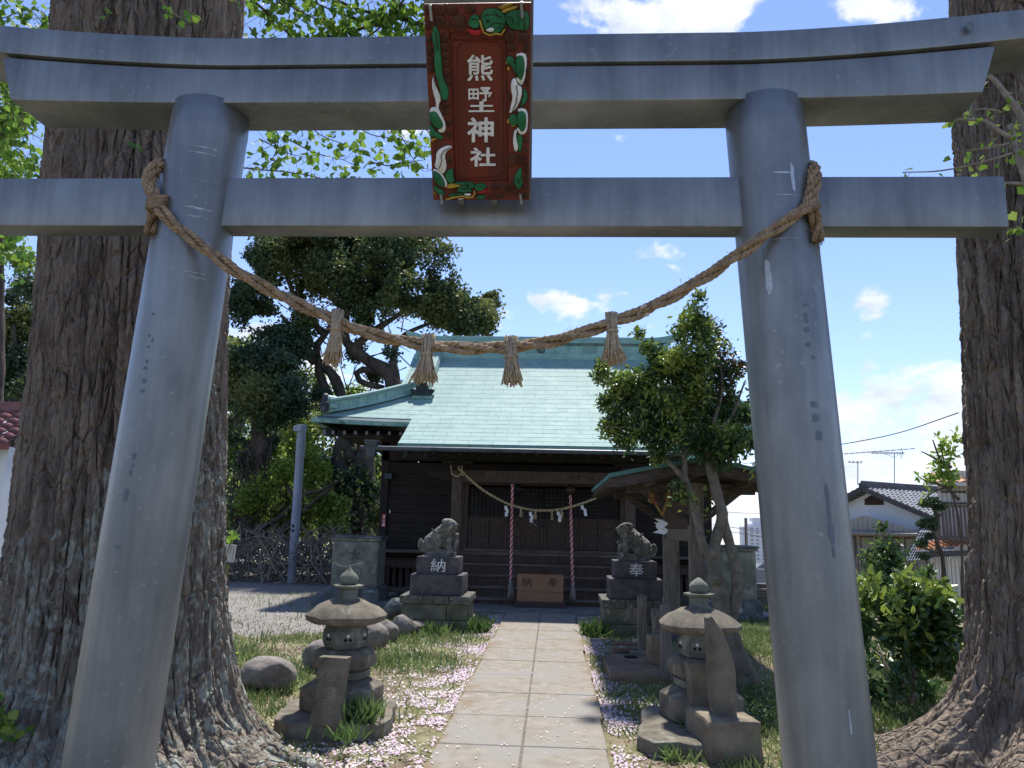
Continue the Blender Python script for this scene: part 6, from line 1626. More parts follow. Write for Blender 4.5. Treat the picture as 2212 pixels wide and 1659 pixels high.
# ================================================================== ROOFED STAND AT THE RIGHT (two posts in line, gable roof)
pv = thing('roofed_stand', (1.9, 10.5, 0), 'small gabled timber roof on two posts, green copper edged, right of the path', 'pavilion')
XC, YF, YB, HWD = 1.85, 8.6, 12.6, 1.03
zpk, zev = 2.36, 2.165
def pz(x): return zpk - (zpk - zev) * (abs(x - XC) / HWD) ** 1.15
for s in (-1, 1):
    b = MB(); n = 10; vs = []
    for i in range(n + 1):
        x = XC + s * HWD * i / n
        for y in (YF, YB): vs += [(x, y, pz(x)), (x, y, pz(x) - .045)]
    fs = []
    for i in range(n):
        a = i * 4; c = a + 4; fs += [(a, a + 2, c + 2, c), (a + 1, c + 1, c + 3, a + 3), (a, c, c + 1, a + 1), (a + 2, a + 3, c + 3, c + 2)]
    fs += [(0, 1, 3, 2), (n * 4, n * 4 + 2, n * 4 + 3, n * 4 + 1)]
    b.add(vs, fs); b.build('copper_roof', pav_cop, pv, smooth=30)
    for (y, dz) in ((YF + .05, 0), (YB - .09, 0)):
        b = MB(); vs = []
        for i in range(n + 1):
            x = XC + s * (HWD - .02) * i / n
            for (yy, zz) in ((y, -.048), (y + .045, -.048), (y + .045, -.168), (y, -.168)): vs.append((x, yy, pz(x) + zz + (.02 if i == n else 0)))
        fs = [(i * 4 + a, i * 4 + (a + 1) % 4, (i + 1) * 4 + (a + 1) % 4, (i + 1) * 4 + a) for i in range(n) for a in range(4)] + [(0, 1, 2, 3), (n * 4, n * 4 + 3, n * 4 + 2, n * 4 + 1)]
        b.add(vs, fs); b.build('bargeboard', wood_pav, pv, bevel=.004)
    for k in range(15):
        y = YF + .22 + k * .255
        b = MB(); b.bar((XC + s * .05, y, pz(XC + .05) - .10), (XC + s * (HWD - .03), y, pz(XC + HWD) - .085), .05, .06); b.build('rafter', wood_pav, pv)
    for (xo, zo) in ((HWD - .06, -.05), (.55, -.16)):
        b = MB(); b.bar((XC + s * xo, YF + .1, pz(XC + xo) + zo), (XC + s * xo, YB - .1, pz(XC + xo) + zo), .07, .075); b.build('purlin', wood_pav, pv, bevel=.004)
b = MB(); b.bar((XC, YF + .06, zpk - .12), (XC, YB - .06, zpk - .12), .10, .12); b.build('ridge_beam', wood_pav, pv, bevel=.006)
b = MB(); b.tube([(XC, YF - .02, zpk + .02), (XC, YB, zpk + .02)], .06, 8); b.build('ridge_cap', pav_cop, pv, smooth=40)
for (y, w) in ((9.4, .165), (11.6, .16)):
    b = MB(); b.box2((1.90 - w / 2, y - w / 2, .05), (1.90 + w / 2, y + w / 2, 2.12)); b.build('post', wood_grey, pv, bevel=.008)
    b = MB(); b.bar((XC - .75, y, 2.05), (XC + .75, y, 2.05), .11, .12); b.build('cross_beam', wood_pav, pv, bevel=.008)
    for s in (-1, 1):
        b = MB(); b.bar((1.9, y, 1.62), (XC + s * .55, y, 2.02), .07, .09); b.build('brace', wood_pav, pv, bevel=.006)
    b = MB(); b.box((1.9, y, .03), (.32, .32, .1)); b.build('footing_stone', stone_dk, pv, bevel=.015)
b = MB(); b.bar((1.9, 9.48, 1.50), (1.9, 11.52, 1.50), .09, .15); b.build('tie_beam', wood_grey, pv, bevel=.008)
b = MB(); b.bar((1.9, 9.48, 1.72), (1.9, 11.52, 1.74), .05, .42); b.build('hanging_board', wood_door, pv)
b = MB(); b.box2((2.02, 11.9, .05), (2.10, 11.98, 2.1)); b.build('post', wood_grey, pv)
hr = thing('hanging_rope', tuple(A(1428, 1140, 9.3)), 'short straw rope loop with torn white paper streamers under the small gabled roof', 'rope')
gold = mat('golden_straw', (.36, .21, .075), (.2, .11, .045), rough=.85, scale=20)
for kk in ([(1408, 1065), (1412, 1080), (1422, 1098), (1430, 1112)], [(1444, 1062), (1442, 1080), (1436, 1098), (1430, 1114)]):
    P = resample(catmull([A(x, y, 9.25) for x, y in kk], 8), .012); b = MB(); twist(b, P, 3, .008, .09, 1, 0, 1, .0095, n=6); b.build('rope', gold, hr, smooth='all')
b = MB()
for k in range(4): b.tube([A(1402 + k * 3.5, 1058, 9.26), A(1405 + k * 2.5, 1078, 9.25)], .007, 5)
b.tube([A(1400, 1080, 9.24), A(1410, 1078, 9.2), A(1418, 1082, 9.24), A(1408, 1086, 9.2), A(1400, 1080, 9.24)], .011, 6); b.build('rope_knot', gold, hr, smooth='all')
c = A(1416, 1084, 9.22); b = MB(); b.lathe(c, [(.004, -.03), (.022, -.015), (.026, 0), (.02, .018), (.004, .026)], 12); b.build('red_berry_knot', mat('faded_red', (.36, .12, .08), rough=.7), hr, smooth=50)
for (x, y, sc, a) in ((1426, 1120, 1, .2), (1433, 1124, .9, -.5), (1421, 1128, .8, .5)):
    p = A(x, y, 9.2); b = MB(); q = p.copy(); vs = []
    for k in range(5):
        w = .045 * sc * random.uniform(.8, 1.2); dx = (.03 if k % 2 else -.02) * sc + a * .03 * k; z = -.04 * k * sc; j_ = random.uniform(-.02, .02)
        vs += [q + Vector((dx - w, j_, z)), q + Vector((dx + w, -j_, z - .012))]
    b.add(vs, [(2 * k, 2 * k + 1, 2 * k + 3, 2 * k + 2) for k in range(4)]); b.build('paper_streamer', paper_m, hr)

# ================================================================== EVERGREENS AND WOOD BEHIND
def vp(cx, cy): return ((540 + cx * .3255) * .864, (560 + cy * .3255) * .864)
et = thing('evergreen_tree', tuple(A(780, 1170, 23.5)), 'tall spreading dark evergreen behind the hall, olive sunlight coloured into its top', 'tree')
for (pts, r0, r1) in ((([vp(1380, 1330), vp(1330, 1150), vp(1200, 1070), vp(1050, 960), vp(990, 870), vp(1000, 700), vp(1050, 560), vp(1250, 430)]), .27, .05),
                      (([(775, 1160), (738, 1039), (735, 980), (752, 930), vp(930, 1230), vp(840, 1100), vp(770, 1050), vp(700, 950), vp(640, 870), vp(500, 700)]), .40, .05),
                      (([(760, 1000), (745, 930), vp(810, 1200), vp(790, 1080), vp(770, 950), vp(830, 860), vp(980, 640), vp(1140, 360)]), .22, .04),
                      (([vp(1290, 1260), vp(1130, 1220), vp(1080, 1170), vp(1100, 1120), vp(1250, 1130), vp(1320, 1160)]), .09, .12),
                      (([vp(760, 1060), vp(680, 990), vp(570, 1000), vp(420, 1010)]), .16, .05), (([vp(700, 900), vp(530, 360), vp(420, 300), vp(260, 260)]), .12, .04),
                      (([vp(1050, 960), vp(1200, 830), vp(1400, 700), vp(1600, 560)]), .14, .04), (([vp(840, 860), vp(700, 700), vp(620, 500)]), .12, .04), (([vp(980, 640), vp(900, 600), vp(850, 480)]), .08, .03),
                      (([vp(1380, 1200), vp(1360, 1000), vp(1450, 850), vp(1700, 740)]), .15, .04), (([(805, 1160), (790, 1039), (788, 1000), (800, 940), (850, 880)]), .34, .3)):
    stem(et, pts, 23.5, r0, r1, trunk_m, 'trunk' if r0 > .2 else 'branch', n=9, step=.25)
b = MB()
for k in range(130):
    x, y = random.uniform(600, 880), random.uniform(640, 900); p = A(x, y, 23.5 + random.uniform(-1, 1)); d = Vector((random.gauss(0, .8), random.gauss(0, .5), random.gauss(.3, .8))); P = [p, p + d * .5 + Vector((random.gauss(0, .1), 0, random.gauss(0, .1))), p + d]
    b.tube(P, [.022, .015, .006], 4, cap=False)
b.build('twigs', trunk_m, et)
eb = [(600, 560, 70), (650, 530, 70), (560, 600, 60), (540, 660, 60), (590, 680, 62), (630, 740, 56), (570, 720, 50), (680, 600, 60), (640, 640, 50), (720, 560, 80), (780, 550, 80), (840, 545, 80), (900, 560, 75), (760, 620, 60), (820, 630, 80), (880, 640, 80), (940, 620, 62), (960, 570, 50), (980, 660, 58), (1030, 650, 44), (1055, 640, 30), (1040, 690, 44), (920, 690, 60), (860, 700, 50), (990, 700, 50),
      (800, 690, 46), (700, 480, 90), (800, 480, 90), (900, 490, 80), (600, 480, 80), (520, 560, 60), (500, 620, 50), (660, 690, 30), (770, 760, 26), (850, 760, 28), (690, 860, 26), (810, 810, 22), (1070, 660, 18), (1050, 610, 16)]
pt = blob_pts([(x, y, z, r * .92) for (x, y, z, r) in blobs_v(eb, 23.5, 1.2)], 150000, shell=.7, gap=.45, gs=1.0)
tv = (pt[:, 2] - 8.0) * .16 + (pt[:, 0] + 4.5) * .07 + fbm(pt * .5 + 1, 2) * 2.0 + rng.normal(size=len(pt)) * .16  # sunlit olive at top right, shaded bluish below, painted by leaf choice
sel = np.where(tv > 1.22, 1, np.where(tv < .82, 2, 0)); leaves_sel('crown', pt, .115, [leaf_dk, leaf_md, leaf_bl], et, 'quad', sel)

it = thing('ivy_clad_tree', tuple(A(545, 1180, 21.5)), 'dark tree hung with ivy and vines, left of the brush pile pole', 'tree')
stem(it, [(520, 1190), (545, 1080), (560, 980), (555, 900), (545, 820)], 21.5, .35, .15, trunk_m, 'trunk', n=9, step=.25)
b = MB()
for k in range(70):
    x = 545 + random.gauss(0, 32); y0_ = random.uniform(930, 1060); P = [A(x + random.gauss(0, 8), y0_ + i * random.uniform(25, 38), 21.3 + random.gauss(0, .15)) for i in range(5)]; b.tube(catmull(P, 3), .014, 4, cap=False)
b.build('vines', trunk_m, it)
ib = [(545, 870, 62), (590, 880, 52), (530, 800, 54), (580, 820, 52), (620, 850, 40), (560, 930, 50), (520, 920, 46), (610, 790, 34), (545, 1000, 34), (560, 1060, 30), (530, 1100, 34), (640, 880, 30), (510, 850, 40), (550, 780, 40)]
pt = blob_pts(blobs_v(ib, 21.5, .8), 34000, shell=.55, gap=.35, gs=.9); hi_ = fbm(pt * .6, 2) + rng.normal(size=len(pt)) * .06
leaves_sel('crown', pt, .12, [leaf_bl, leaf_dk, leaf_md], it, 'quad', np.where(hi_ > .6, 2, np.where(hi_ > .5, 1, 0)))

def plain_tree(nm, lab, base, Y, blobs, n, size, mats, q, tr=(.22, .08), gap=.3, gs=.8, top=None, group=None, shape='quad', shell=.55):
    t = thing(nm, tuple(A(base[0], base[1], Y)), lab, 'tree', group)
    stem(t, [base, ((base[0] + top[0]) / 2 + 6, (base[1] + top[1]) / 2), top], Y, tr[0], tr[1], trunk_m, 'trunk', n=8, step=.3)
    bl = blobs_v(blobs, Y, .8); p = blob_pts(bl, n, shell=shell, gap=gap, gs=gs); h = fbm(p * (gs * .7) + base[0], 2) + rng.normal(size=len(p)) * .08
    sel = np.searchsorted(np.quantile(h, q), h); leaves_sel('crown', p, size, mats, t, shape, sel); return t
W_ = 'trees of the wood behind the brush pile'
plain_tree('woodland_tree', 'fresh green tree showing between ivy tree and the leaning pipe pole', (625, 1200), 27, [(600, 960, 60), (650, 930, 60), (680, 990, 60), (620, 1030, 60), (600, 1090, 60), (660, 1080, 60), (560, 1120, 50), (700, 1100, 50), (690, 920, 44)], 18000, .125, [leaf_dk, leaf_lt, leaf_md], [.2, .8], top=(640, 940), group=W_)
plain_tree('woodland_tree', 'pale green tree rising left of the ivy tree, beside the ginkgo trunk', (505, 1200), 27, [(505, 760, 44), (520, 730, 30), (500, 820, 50), (500, 900, 50), (510, 980, 50), (500, 1060, 54), (520, 1140, 50), (540, 760, 26)], 14000, .12, [leaf_md, leaf_lt, leaf_dk], [.2, .8], top=(510, 780), group=W_)
plain_tree('woodland_tree', 'mid green tree behind the leaning trunks at the hall corner', (770, 1190), 28, [(740, 900, 50), (700, 880, 40), (780, 930, 44), (740, 1000, 54), (790, 1040, 50), (820, 1090, 44), (740, 1090, 60), (690, 1050, 44), (815, 1010, 34), (650, 820, 30), (700, 830, 34), (760, 860, 40)], 18000, .125, [leaf_dk, leaf_lt, leaf_bl], [.3, .8], top=(760, 920), group=W_)
plain_tree('woodland_tree', 'dark low tree under the left roof corner of the hall', (800, 1190), 23, [(700, 1010, 30), (740, 1040, 26), (770, 1030, 26), (800, 1060, 22), (690, 1070, 26), (815, 1120, 22)], 6000, .12, [leaf_bl, leaf_dk, leaf_md], [.5, .85], top=(760, 1050), group=W_)
plain_tree('woodland_tree', 'dark evergreen rising behind the red-tiled house at the left edge', (20, 1100), 22, [(20, 640, 70), (50, 700, 60), (0, 720, 70), (40, 790, 60), (10, 830, 60), (60, 840, 40), (-60, 700, 90), (-40, 800, 90), (60, 620, 40), (100, 700, 60), (120, 800, 70)], 20000, .12, [leaf_dk, leaf_bl, leaf_md], [.45, .85], top=(30, 700), group=W_)
plain_tree('woodland_tree', 'bright green tree filling the gap left of the ginkgo trunk', (-20, 1100), 19, [(20, 300, 60), (50, 240, 50), (0, 400, 60), (40, 470, 40), (10, 520, 50), (50, 560, 30), (-30, 300, 80), (-40, 450, 80), (20, 180, 50), (60, 350, 30)], 12000, .13, [leaf_gk2, leaf_lt, leaf_gk], [.35, .7], top=(0, 400), group=W_)
plain_tree('woodland_tree', 'bright yellow-green bush just behind the brush pile, left of the pipe pole', (570, 1190), 21.9, [(540, 1080, 34), (580, 1050, 36), (600, 1100, 38), (560, 1130, 36), (610, 1020, 30), (625, 1070, 28), (590, 980, 26), (520, 1140, 30), (620, 1140, 26)], 9000, .10, [leaf_lt, leaf_gk, leaf_md], [.5, .85], top=(585, 1060), tr=(.06, .02), gap=.35, gs=1.2, group=W_)
plain_tree('woodland_tree', 'bright yellow-green bush just behind the brush pile, right of the pipe pole', (690, 1190), 22.2, [(670, 1060, 34), (700, 1090, 34), (680, 1130, 36), (720, 1130, 30), (660, 990, 28), (690, 1020, 28), (665, 940, 24), (650, 1110, 26), (735, 1090, 20)], 9000, .10, [leaf_lt, leaf_gk, leaf_md], [.5, .85], top=(685, 1060), tr=(.06, .02), gap=.35, gs=1.2, group=W_)
b = MB()
for kk in ([(600, 1155), (625, 1130), (670, 1090), (720, 1050)], [(540, 1150), (600, 1120), (655, 1070), (690, 1060), (730, 1040)], [(600, 1000), (612, 1040), (640, 1080), (650, 1100)]):
    P = catmull([A(x, y, 21.2) for x, y in kk], 6); b.tube(P, [.085 - .05 * i / len(P) for i in range(len(P))], 7)
tag(b.build('fallen_trunk', trunk_m, None, smooth='all'), 'slanting dead trunk and limbs behind the leaning pipe pole', 'fallen trunk')
x_ = np.concatenate([rng.uniform(-16, -3.6, 36000)]); yy_ = rng.uniform(20.6, 30, 36000); zz_ = np.abs(rng.normal(0, 1.3, 36000)) + .05
pt = np.stack([x_, yy_, zz_ + (yy_ - 20) * .09], 1); q_ = fbm(pt * .8, 3); pt = pt[q_ > .40]
stuff(tag(leaves('undergrowth', pt, .12, [leaf_dk, leaf_lt, leaf_bl, leaf_md], None, 'quad', weights=[2, 3, 1.5, 1]), 'tangled leafy undergrowth along the edge of the wood', 'undergrowth'))
x_ = rng.uniform(-42, 2, 60000); pt = np.stack([x_, rng.uniform(33, 40, 60000), rng.random(60000) ** .8 * (9.5 + 2.0 * np.sin(x_ * .5))], 1); q_ = fbm(pt * .35, 3); pt = pt[(q_ > .44) & ((pt[:, 2] < 4.2) | (pt[:, 0] < -11))]
stuff(tag(leaves('distant_wood', pt, .24, [leaf_dk, leaf_lt, leaf_md], None, 'quad', weights=[1, 3, 1.5]), 'far mass of the wood closing the view behind the hall', 'wood'))  # leaf mix lightened so that the far wood looks lit

# ================================================================== RIGHT SIDE: shrubs, garden trees
sb = thing('glossy_shrub', tuple(A(1950, 1530, 7.6)), 'dense glossy green shrub between the right pillar and the right ginkgo', 'shrub')
b = MB()
for k in range(9):
    p = G(1950 + random.gauss(0, 25), 1530); e = A(1950 + random.uniform(-95, 90), random.uniform(1330, 1440), 7.8 + random.uniform(-.3, .4)); P = catmull([p, p.lerp(e, .5) + Vector((0, 0, .12)), e], 5); b.tube(P, [.02 - .014 * i / len(P) for i in range(len(P))], 5)
b.build('stems', stem_m, sb, smooth='all')
sbb = [(1900, 1300, 50), (1950, 1290, 44), (2000, 1300, 48), (1870, 1350, 46), (1930, 1350, 60), (1990, 1360, 60), (2040, 1340, 40), (1900, 1410, 56), (1960, 1420, 62), (2020, 1420, 50), (1920, 1470, 50), (1980, 1480, 52), (1880, 1450, 30), (1850, 1280, 30), (2030, 1290, 24), (2060, 1400, 30), (1940, 1510, 34)]
sbb += [(1950 + random.gauss(0, 70), 1370 + random.gauss(0, 75), random.uniform(12, 26)) for _ in range(16)] + [(1880 + k * 28, 1262 - random.uniform(0, 26), 12) for k in range(6)] + [(1870, 1290, 26), (1900, 1262, 22), (1990, 1265, 26), (2025, 1280, 24), (1950, 1255, 20), (2010, 1240, 14)]
pt = blob_pts(blobs_v(sbb, 7.7, .35), 4300, shell=.6, gap=.42, gs=3.2); hi_ = (pt[:, 2] - .4) * .5 + fbm(pt * 2.5, 2) + rng.normal(size=len(pt)) * .10  # lighter leaves sorted to the top, painting in light from above
leaves_sel('foliage', pt, .10, [leaf_cm, leaf_cl], sb, 'leaf', (hi_ > np.quantile(hi_, .74)).astype(int), up=.35)
cnb = plain_tree('conical_shrub', 'slim conical young tree standing behind the glossy shrub', (1905, 1330), 9.6, [(1905, 1140, 14), (1900, 1165, 22), (1915, 1190, 26), (1890, 1210, 30), (1930, 1215, 30), (1900, 1245, 44), (1940, 1255, 40), (1870, 1260, 34), (1860, 1290, 40), (1930, 1290, 50), (1960, 1270, 24)], 2300, .075, [leaf_cm, leaf_cl, leaf_dk], [.6, .8], tr=(.04, .012), gap=.3, gs=2.5, top=(1905, 1150), shell=.5, shape='leaf')
pn = thing('cloud_pruned_pine', tuple(A(2025, 1240, 20)), 'small cloud-pruned pine in front of the tiled house gable', 'tree')
stem(pn, [(2040, 1260), (2035, 1200), (2020, 1160), (2025, 1120), (2010, 1090)], 20, .06, .03, trunk_m, 'trunk', n=7, step=.15)
for kk in ([(2030, 1195), (2000, 1185), (1985, 1180)], [(2022, 1150), (2000, 1140), (1990, 1138)], [(2020, 1120), (2035, 1110)]): stem(pn, kk, 20, .04, .02, trunk_m, 'branch', n=6, step=.1)
pt = blob_pts([(*A(x, y, 20), r * 20 / 1659) for x, y, r in ((2000, 1090, 13), (2015, 1085, 13), (1995, 1132, 13), (2010, 1128, 12), (1990, 1175, 12), (2008, 1160, 10), (2030, 1095, 14), (1998, 1205, 10), (2015, 1140, 8))], 3200, shell=.5, flat=.55)
leaves('needles', pt, .09, [leaf_bl, leaf_dk], pn, 'leaf', up=.8)
lt = thing('young_leafy_tree', tuple(A(2060, 1330, 15)), 'loose pale green leafy branches beside the right ginkgo trunk', 'tree')
for kk in ([(2080, 1330), (2075, 1150), (2050, 1040), (2030, 960)], [(2072, 1080), (2040, 1050), (2000, 1040), (1985, 1030)], [(2060, 1030), (2030, 990), (2015, 950)], [(2065, 1050), (2020, 1060), (1995, 1080)], [(2055, 1010), (2010, 985), (1990, 975)]): stem(lt, kk, 15, .035, .01, twig_m, 'branch', n=6, step=.15)
pt = blob_pts([(*A(x, y, 15), r * 15 / 1659) for x, y, r in ((2030, 1000, 22), (2050, 980, 26), (2040, 960, 16), (2020, 940, 9), (2000, 1035, 14), (2025, 1030, 20), (2050, 1030, 24), (1985, 1030, 8), (2010, 1060, 10), (1995, 1072, 8), (2065, 950, 20))], 420, shell=.8)
leaves('foliage', pt, .115, [leaf_gk, leaf_lt, leaf_lt], lt, 'leaf')

# ================================================================== HOUSES
def tiled_slope(name, o, ux, uy, nx, ny, m, parent, amp=.03, step=.035, tw=.28):
    """pantiles: one sheet of real waves and steps, o = upper corner, ux along the eave, uy down the slope"""
    o, ux, uy = Vector(o), Vector(ux), Vector(uy); nrm = ux.cross(uy).normalized()
    if nrm.z < 0: nrm = -nrm
    vs = []; fs = []; sx = 4
    cols = nx * sx + 1
    for j in range(ny):
        for (v, h) in ((j / ny, .0), ((j + 1) / ny, step)):
            for i in range(cols):
                u = i / (cols - 1); w = amp * math.cos(2 * PI * i / sx)
                vs.append(o + ux * u + uy * v + nrm * (h + w))
    for j in range(2 * ny - 1):
        for i in range(cols - 1): fs.append((j * cols + i, j * cols + i + 1, (j + 1) * cols + i + 1, (j + 1) * cols + i))
    b = MB(); b.add(vs, fs); return stuff(b.build(name, m, parent, smooth=30))
def slatwall(b, p, q, z0, z1, pitch, d):       # corrugated / boarded wall: ribs along p-q
    p, q = Vector(p), Vector(q); L_ = (q - p).length; n = max(1, int(L_ / pitch)); dr = (q - p).normalized(); nr = Vector((dr.y, -dr.x, 0))
    for k in range(n):
        a = p + dr * (k * L_ / n); c_ = p + dr * ((k + .82) * L_ / n)
        b.add([a + nr * d + Vector((0, 0, z0)), c_ + nr * d + Vector((0, 0, z0)), c_ + nr * d + Vector((0, 0, z1)), a + nr * d + Vector((0, 0, z1)), a + Vector((0, 0, z0)), c_ + Vector((0, 0, z0)), c_ + Vector((0, 0, z1)), a + Vector((0, 0, z1))], [(0, 1, 2, 3), (0, 4, 5, 1), (1, 5, 6, 2), (3, 7, 4, 0)])
# house with grey tiled gable roof
HA = thing('tiled_house', tuple(A(1880, 1300, 38)), 'white house with grey tiled gable roof beyond the shrubs on the right', 'house')
ap = A(1862, 1052, 38); zg_ = -3.6
phi = R(33); dx_ = Vector((math.cos(phi), math.sin(phi), 0)); dn = Vector((math.sin(phi), -math.cos(phi), 0))
hw_, drop = 3.5, 1.45; LEN = 9.0
for s in (1, -1):
    tiled_slope('tile_slope', ap + Vector((0, 0, .0)), dx_ * LEN, dn * (s * hw_) + Vector((0, 0, -drop)), 26, 12, grey_tile, HA, amp=.035, step=.04)
    b = MB(); e0 = ap + dn * (s * hw_) + Vector((0, 0, -drop)); b.bar(ap + Vector((0, 0, -.08)), e0 + Vector((0, 0, -.08)), .09, .22); b.build('bargeboard', trim_d, HA)
    b = MB(); b.bar(e0 + Vector((0, 0, -.12)), e0 + dx_ * LEN + Vector((0, 0, -.12)), .12, .16); b.build('eave_gutter', trim_d, HA)
b = MB(); b.bar(ap + Vector((0, 0, .08)) - dx_ * .08, ap + dx_ * LEN + Vector((0, 0, .08)), .26, .24); b.build('ridge', ridge_tile, HA, bevel=.04)
for k in range(30):
    b = MB(); q = ap + dx_ * (LEN * (k + .5) / 30) + Vector((0, 0, .22)); b.tube([q - dx_ * .13, q + dx_ * .13], .09, 8); b.build('ridge_tile', ridge_tile, HA)
wi = .35; g0 = ap + dx_ * .5
cor = [g0 + dn * (s * (hw_ - .6)) for s in (-1, 1)]
b = MB()
b.add([g0 + Vector((0, 0, -.25)), cor[1] + Vector((0, 0, -drop * .82 - .25)), Vector((cor[1].x, cor[1].y, zg_)), Vector((cor[0].x, cor[0].y, zg_)), cor[0] + Vector((0, 0, -drop * .82 - .25))], [(0, 1, 2, 3, 4)])
c2 = [c + dx_ * (LEN - 1) for c in cor]
b.build('wall', wall_w, HA)
b = MB(); b.add([g0 + dx_ * (LEN - 1) + Vector((0, 0, -.25)), c2[1] + Vector((0, 0, -drop * .82 - .25)), Vector((c2[1].x, c2[1].y, zg_)), Vector((c2[0].x, c2[0].y, zg_)), c2[0] + Vector((0, 0, -drop * .82 - .25))], [(4, 3, 2, 1, 0)])
b.build('rear_wall', wall_w, HA)
b = MB(); b.add([cor[1] + Vector((0, 0, -drop * .82 - .25)), c2[1] + Vector((0, 0, -drop * .82 - .25)), Vector((c2[1].x, c2[1].y, zg_)), Vector((cor[1].x, cor[1].y, zg_))], [(0, 1, 2, 3)])
b.build('side_wall', siding_t, HA)
f_ = -dx_
vt = g0 + f_ * .03 + Vector((0, 0, -.62)) + dn * .25
b = MB(); pr_ = [(-.5, -.22), (.5, -.22), (.5, .05), (0, .30), (-.5, .05)]; b.add([vt + dn * u + Vector((0, 0, v)) for u, v in pr_], [(0, 1, 2, 3, 4)]); gv = b.build('gable_vent', mat('vent_dark', (.045, .03, .028), rough=.8), HA)
for k in range(12):
    u = -.45 + k * .082; b = MB(); b.bar(vt + dn * u + f_ * .02 + Vector((0, 0, -.2)), vt + dn * u + f_ * .02 + Vector((0, 0, .08)), .03, .02, up=f_); b.build('vent_slat', mat('vent_rust', (.14, .08, .07), rough=.8), gv)
# lean-to porch with tan siding, balcony and windows on the gable side
L0 = [g0 + f_ * .7 + dn * u for u in (-2.6, 3.0)]
b = MB(); zA, zB = ap.z - 1.35, ap.z - 2.05
pk = (L0[0] + L0[1]) / 2
b.add([Vector((pk.x, pk.y, zA)), Vector((L0[1].x, L0[1].y, zB)), Vector((L0[0].x, L0[0].y, zB))], [(0, 1, 2)]); b.build('porch_gable', siding_t, HA)
b = MB(); slatwall(b, L0[0], L0[1], zB - .02, zB + .02, .3, .03); b.build('porch_trim', siding_t, HA)
for k in range(22):
    t_ = (k + .5) / 22; q = L0[0].lerp(L0[1], t_); h_ = (1 - abs(2 * t_ - 1)) * (zA - zB)
    b = MB(); b.bar(Vector((q.x, q.y, zB)) + f_ * .012, Vector((q.x, q.y, zB + h_)) + f_ * .012, .02, .02, up=f_); b.build('siding_batten', siding_t, HA)
b = MB(); b.add([L0[0] + f_ * .5 + Vector((0, 0, zB - .12 - L0[0].z)), L0[1] + f_ * .5 + dn * .3 + Vector((0, 0, zB - .12 - L0[1].z)), L0[1] - f_ * .8 + dn * .3 + Vector((0, 0, zB + .12 - L0[1].z)), L0[0] - f_ * .8 + Vector((0, 0, zB + .12 - L0[0].z))], [(0, 1, 2, 3)]); b.bar(Vector((L0[0].x, L0[0].y, zB - .14)) + f_ * .5, Vector((L0[1].x, L0[1].y, zB - .14)) + f_ * .5 + dn * .3, .05, .09); b.build('porch_roof', mat('porch_metal', (.30, .27, .25), rough=.5), HA)
b = MB(); q0, q1 = L0[0] - f_ * .2, L0[1] - f_ * .2; b.add([Vector((q0.x, q0.y, zg_)), Vector((q1.x, q1.y, zg_)), Vector((q1.x, q1.y, zB)), Vector((q0.x, q0.y, zB))], [(0, 1, 2, 3)]); b.build('porch_wall', siding_t, HA)
for k in range(5):
    q = q0.lerp(q1, (k + .5) / 5); b = MB(); c_ = Vector((q.x, q.y, zB - .75)) + f_ * .02; b.add([c_ + dn * u + Vector((0, 0, v)) for u, v in ((-.42, -.45), (.42, -.45), (.42, .45), (-.42, .45))], [(0, 1, 2, 3)]); w_ = b.build('window', glass_m if k % 2 else siding_t, HA)
    b = MB(); fr2 = [c_ + dn * u + Vector((0, 0, v)) + f_ * .02 for u, v in ((-.42, -.45), (.42, -.45), (.42, .45), (-.42, .45), (-.42, -.45))]; b.tube(fr2, .03, 4, cap=False); b.build('window_frame', rail_m, w_)
for k in range(34):
    q = L0[0].lerp(L0[1], k / 33) + f_ * .55; b = MB(); b.bar(Vector((q.x, q.y, zB - 2.2)), Vector((q.x, q.y, zB - 1.15)), .045, .045); b.build('baluster', rail_m, HA)
for z_ in (zB - 1.12, zB - 1.6, zB - 2.2):
    b = MB(); b.bar(Vector((L0[0].x, L0[0].y, z_)) + f_ * .55, Vector((L0[1].x, L0[1].y, z_)) + f_ * .55, .06, .07); b.build('balcony_rail', rail_m, HA)
_a, _b, _c = A(1985, 1146, 34.5), A(2075, 1146, 36.5), A(1950, 1212, 32)
tiled_slope('lower_tile_slope', _a, _b - _a, _c - _a, 18, 11, grey_tile, HA, amp=.03, step=.035)
# antennas on the roof
def antenna(x, yt, yb, Y, lab, big):
    p0, p1 = A(x, yb, Y), A(x, yt, Y); t = thing('tv_antenna', tuple(p0), lab, 'antenna', 'television antennas')
    b = MB(); b.tube([p0, p1], .022, 6); b.build('mast', pole_m, t)
    l = 1.5 if big else .55
    b = MB(); b.bar(p1 + Vector((-l * .75, 0, 0)), p1 + Vector((l * .3, 0, .06 * big)), .03, .03); b.build('boom', pole_m, t)
    for k in range(12 if big else 4):
        q = p1 + Vector((-l * .75 + l * 1.05 * k / (11 if big else 3), 0, .0)); b = MB(); b.bar(q + Vector((-.04, -.3, .03)), q + Vector((.04, .3, .03)), .022, .022); b.bar(q + Vector((0, 0, -.06)), q + Vector((0, 0, .10)), .018, .018); b.build('element', pole_m, t)
    if big:
        b = MB(); b.tube([p1 + Vector((.3, 0, -.25)), p1 + Vector((.42, 0, .05)), p1 + Vector((.38, 0, .3))], .018, 5); b.tube([p1 + Vector((-.5, 0, -.0)), p1 + Vector((0, 0, -.2)), p1 + Vector((.3, 0, 0))], .012, 4); b.build('reflector', pole_m, t)
        b = MB(); b.tube([p0, p0 + Vector((-.25, .1, -.3))], .015, 4); b.tube([p0, p0 + Vector((.25, -.1, -.3))], .015, 4); b.build('stay', pole_m, t)
antenna(1853, 999, 1048, 38.3, 'short mast antenna at the gable end of the tiled house', False)
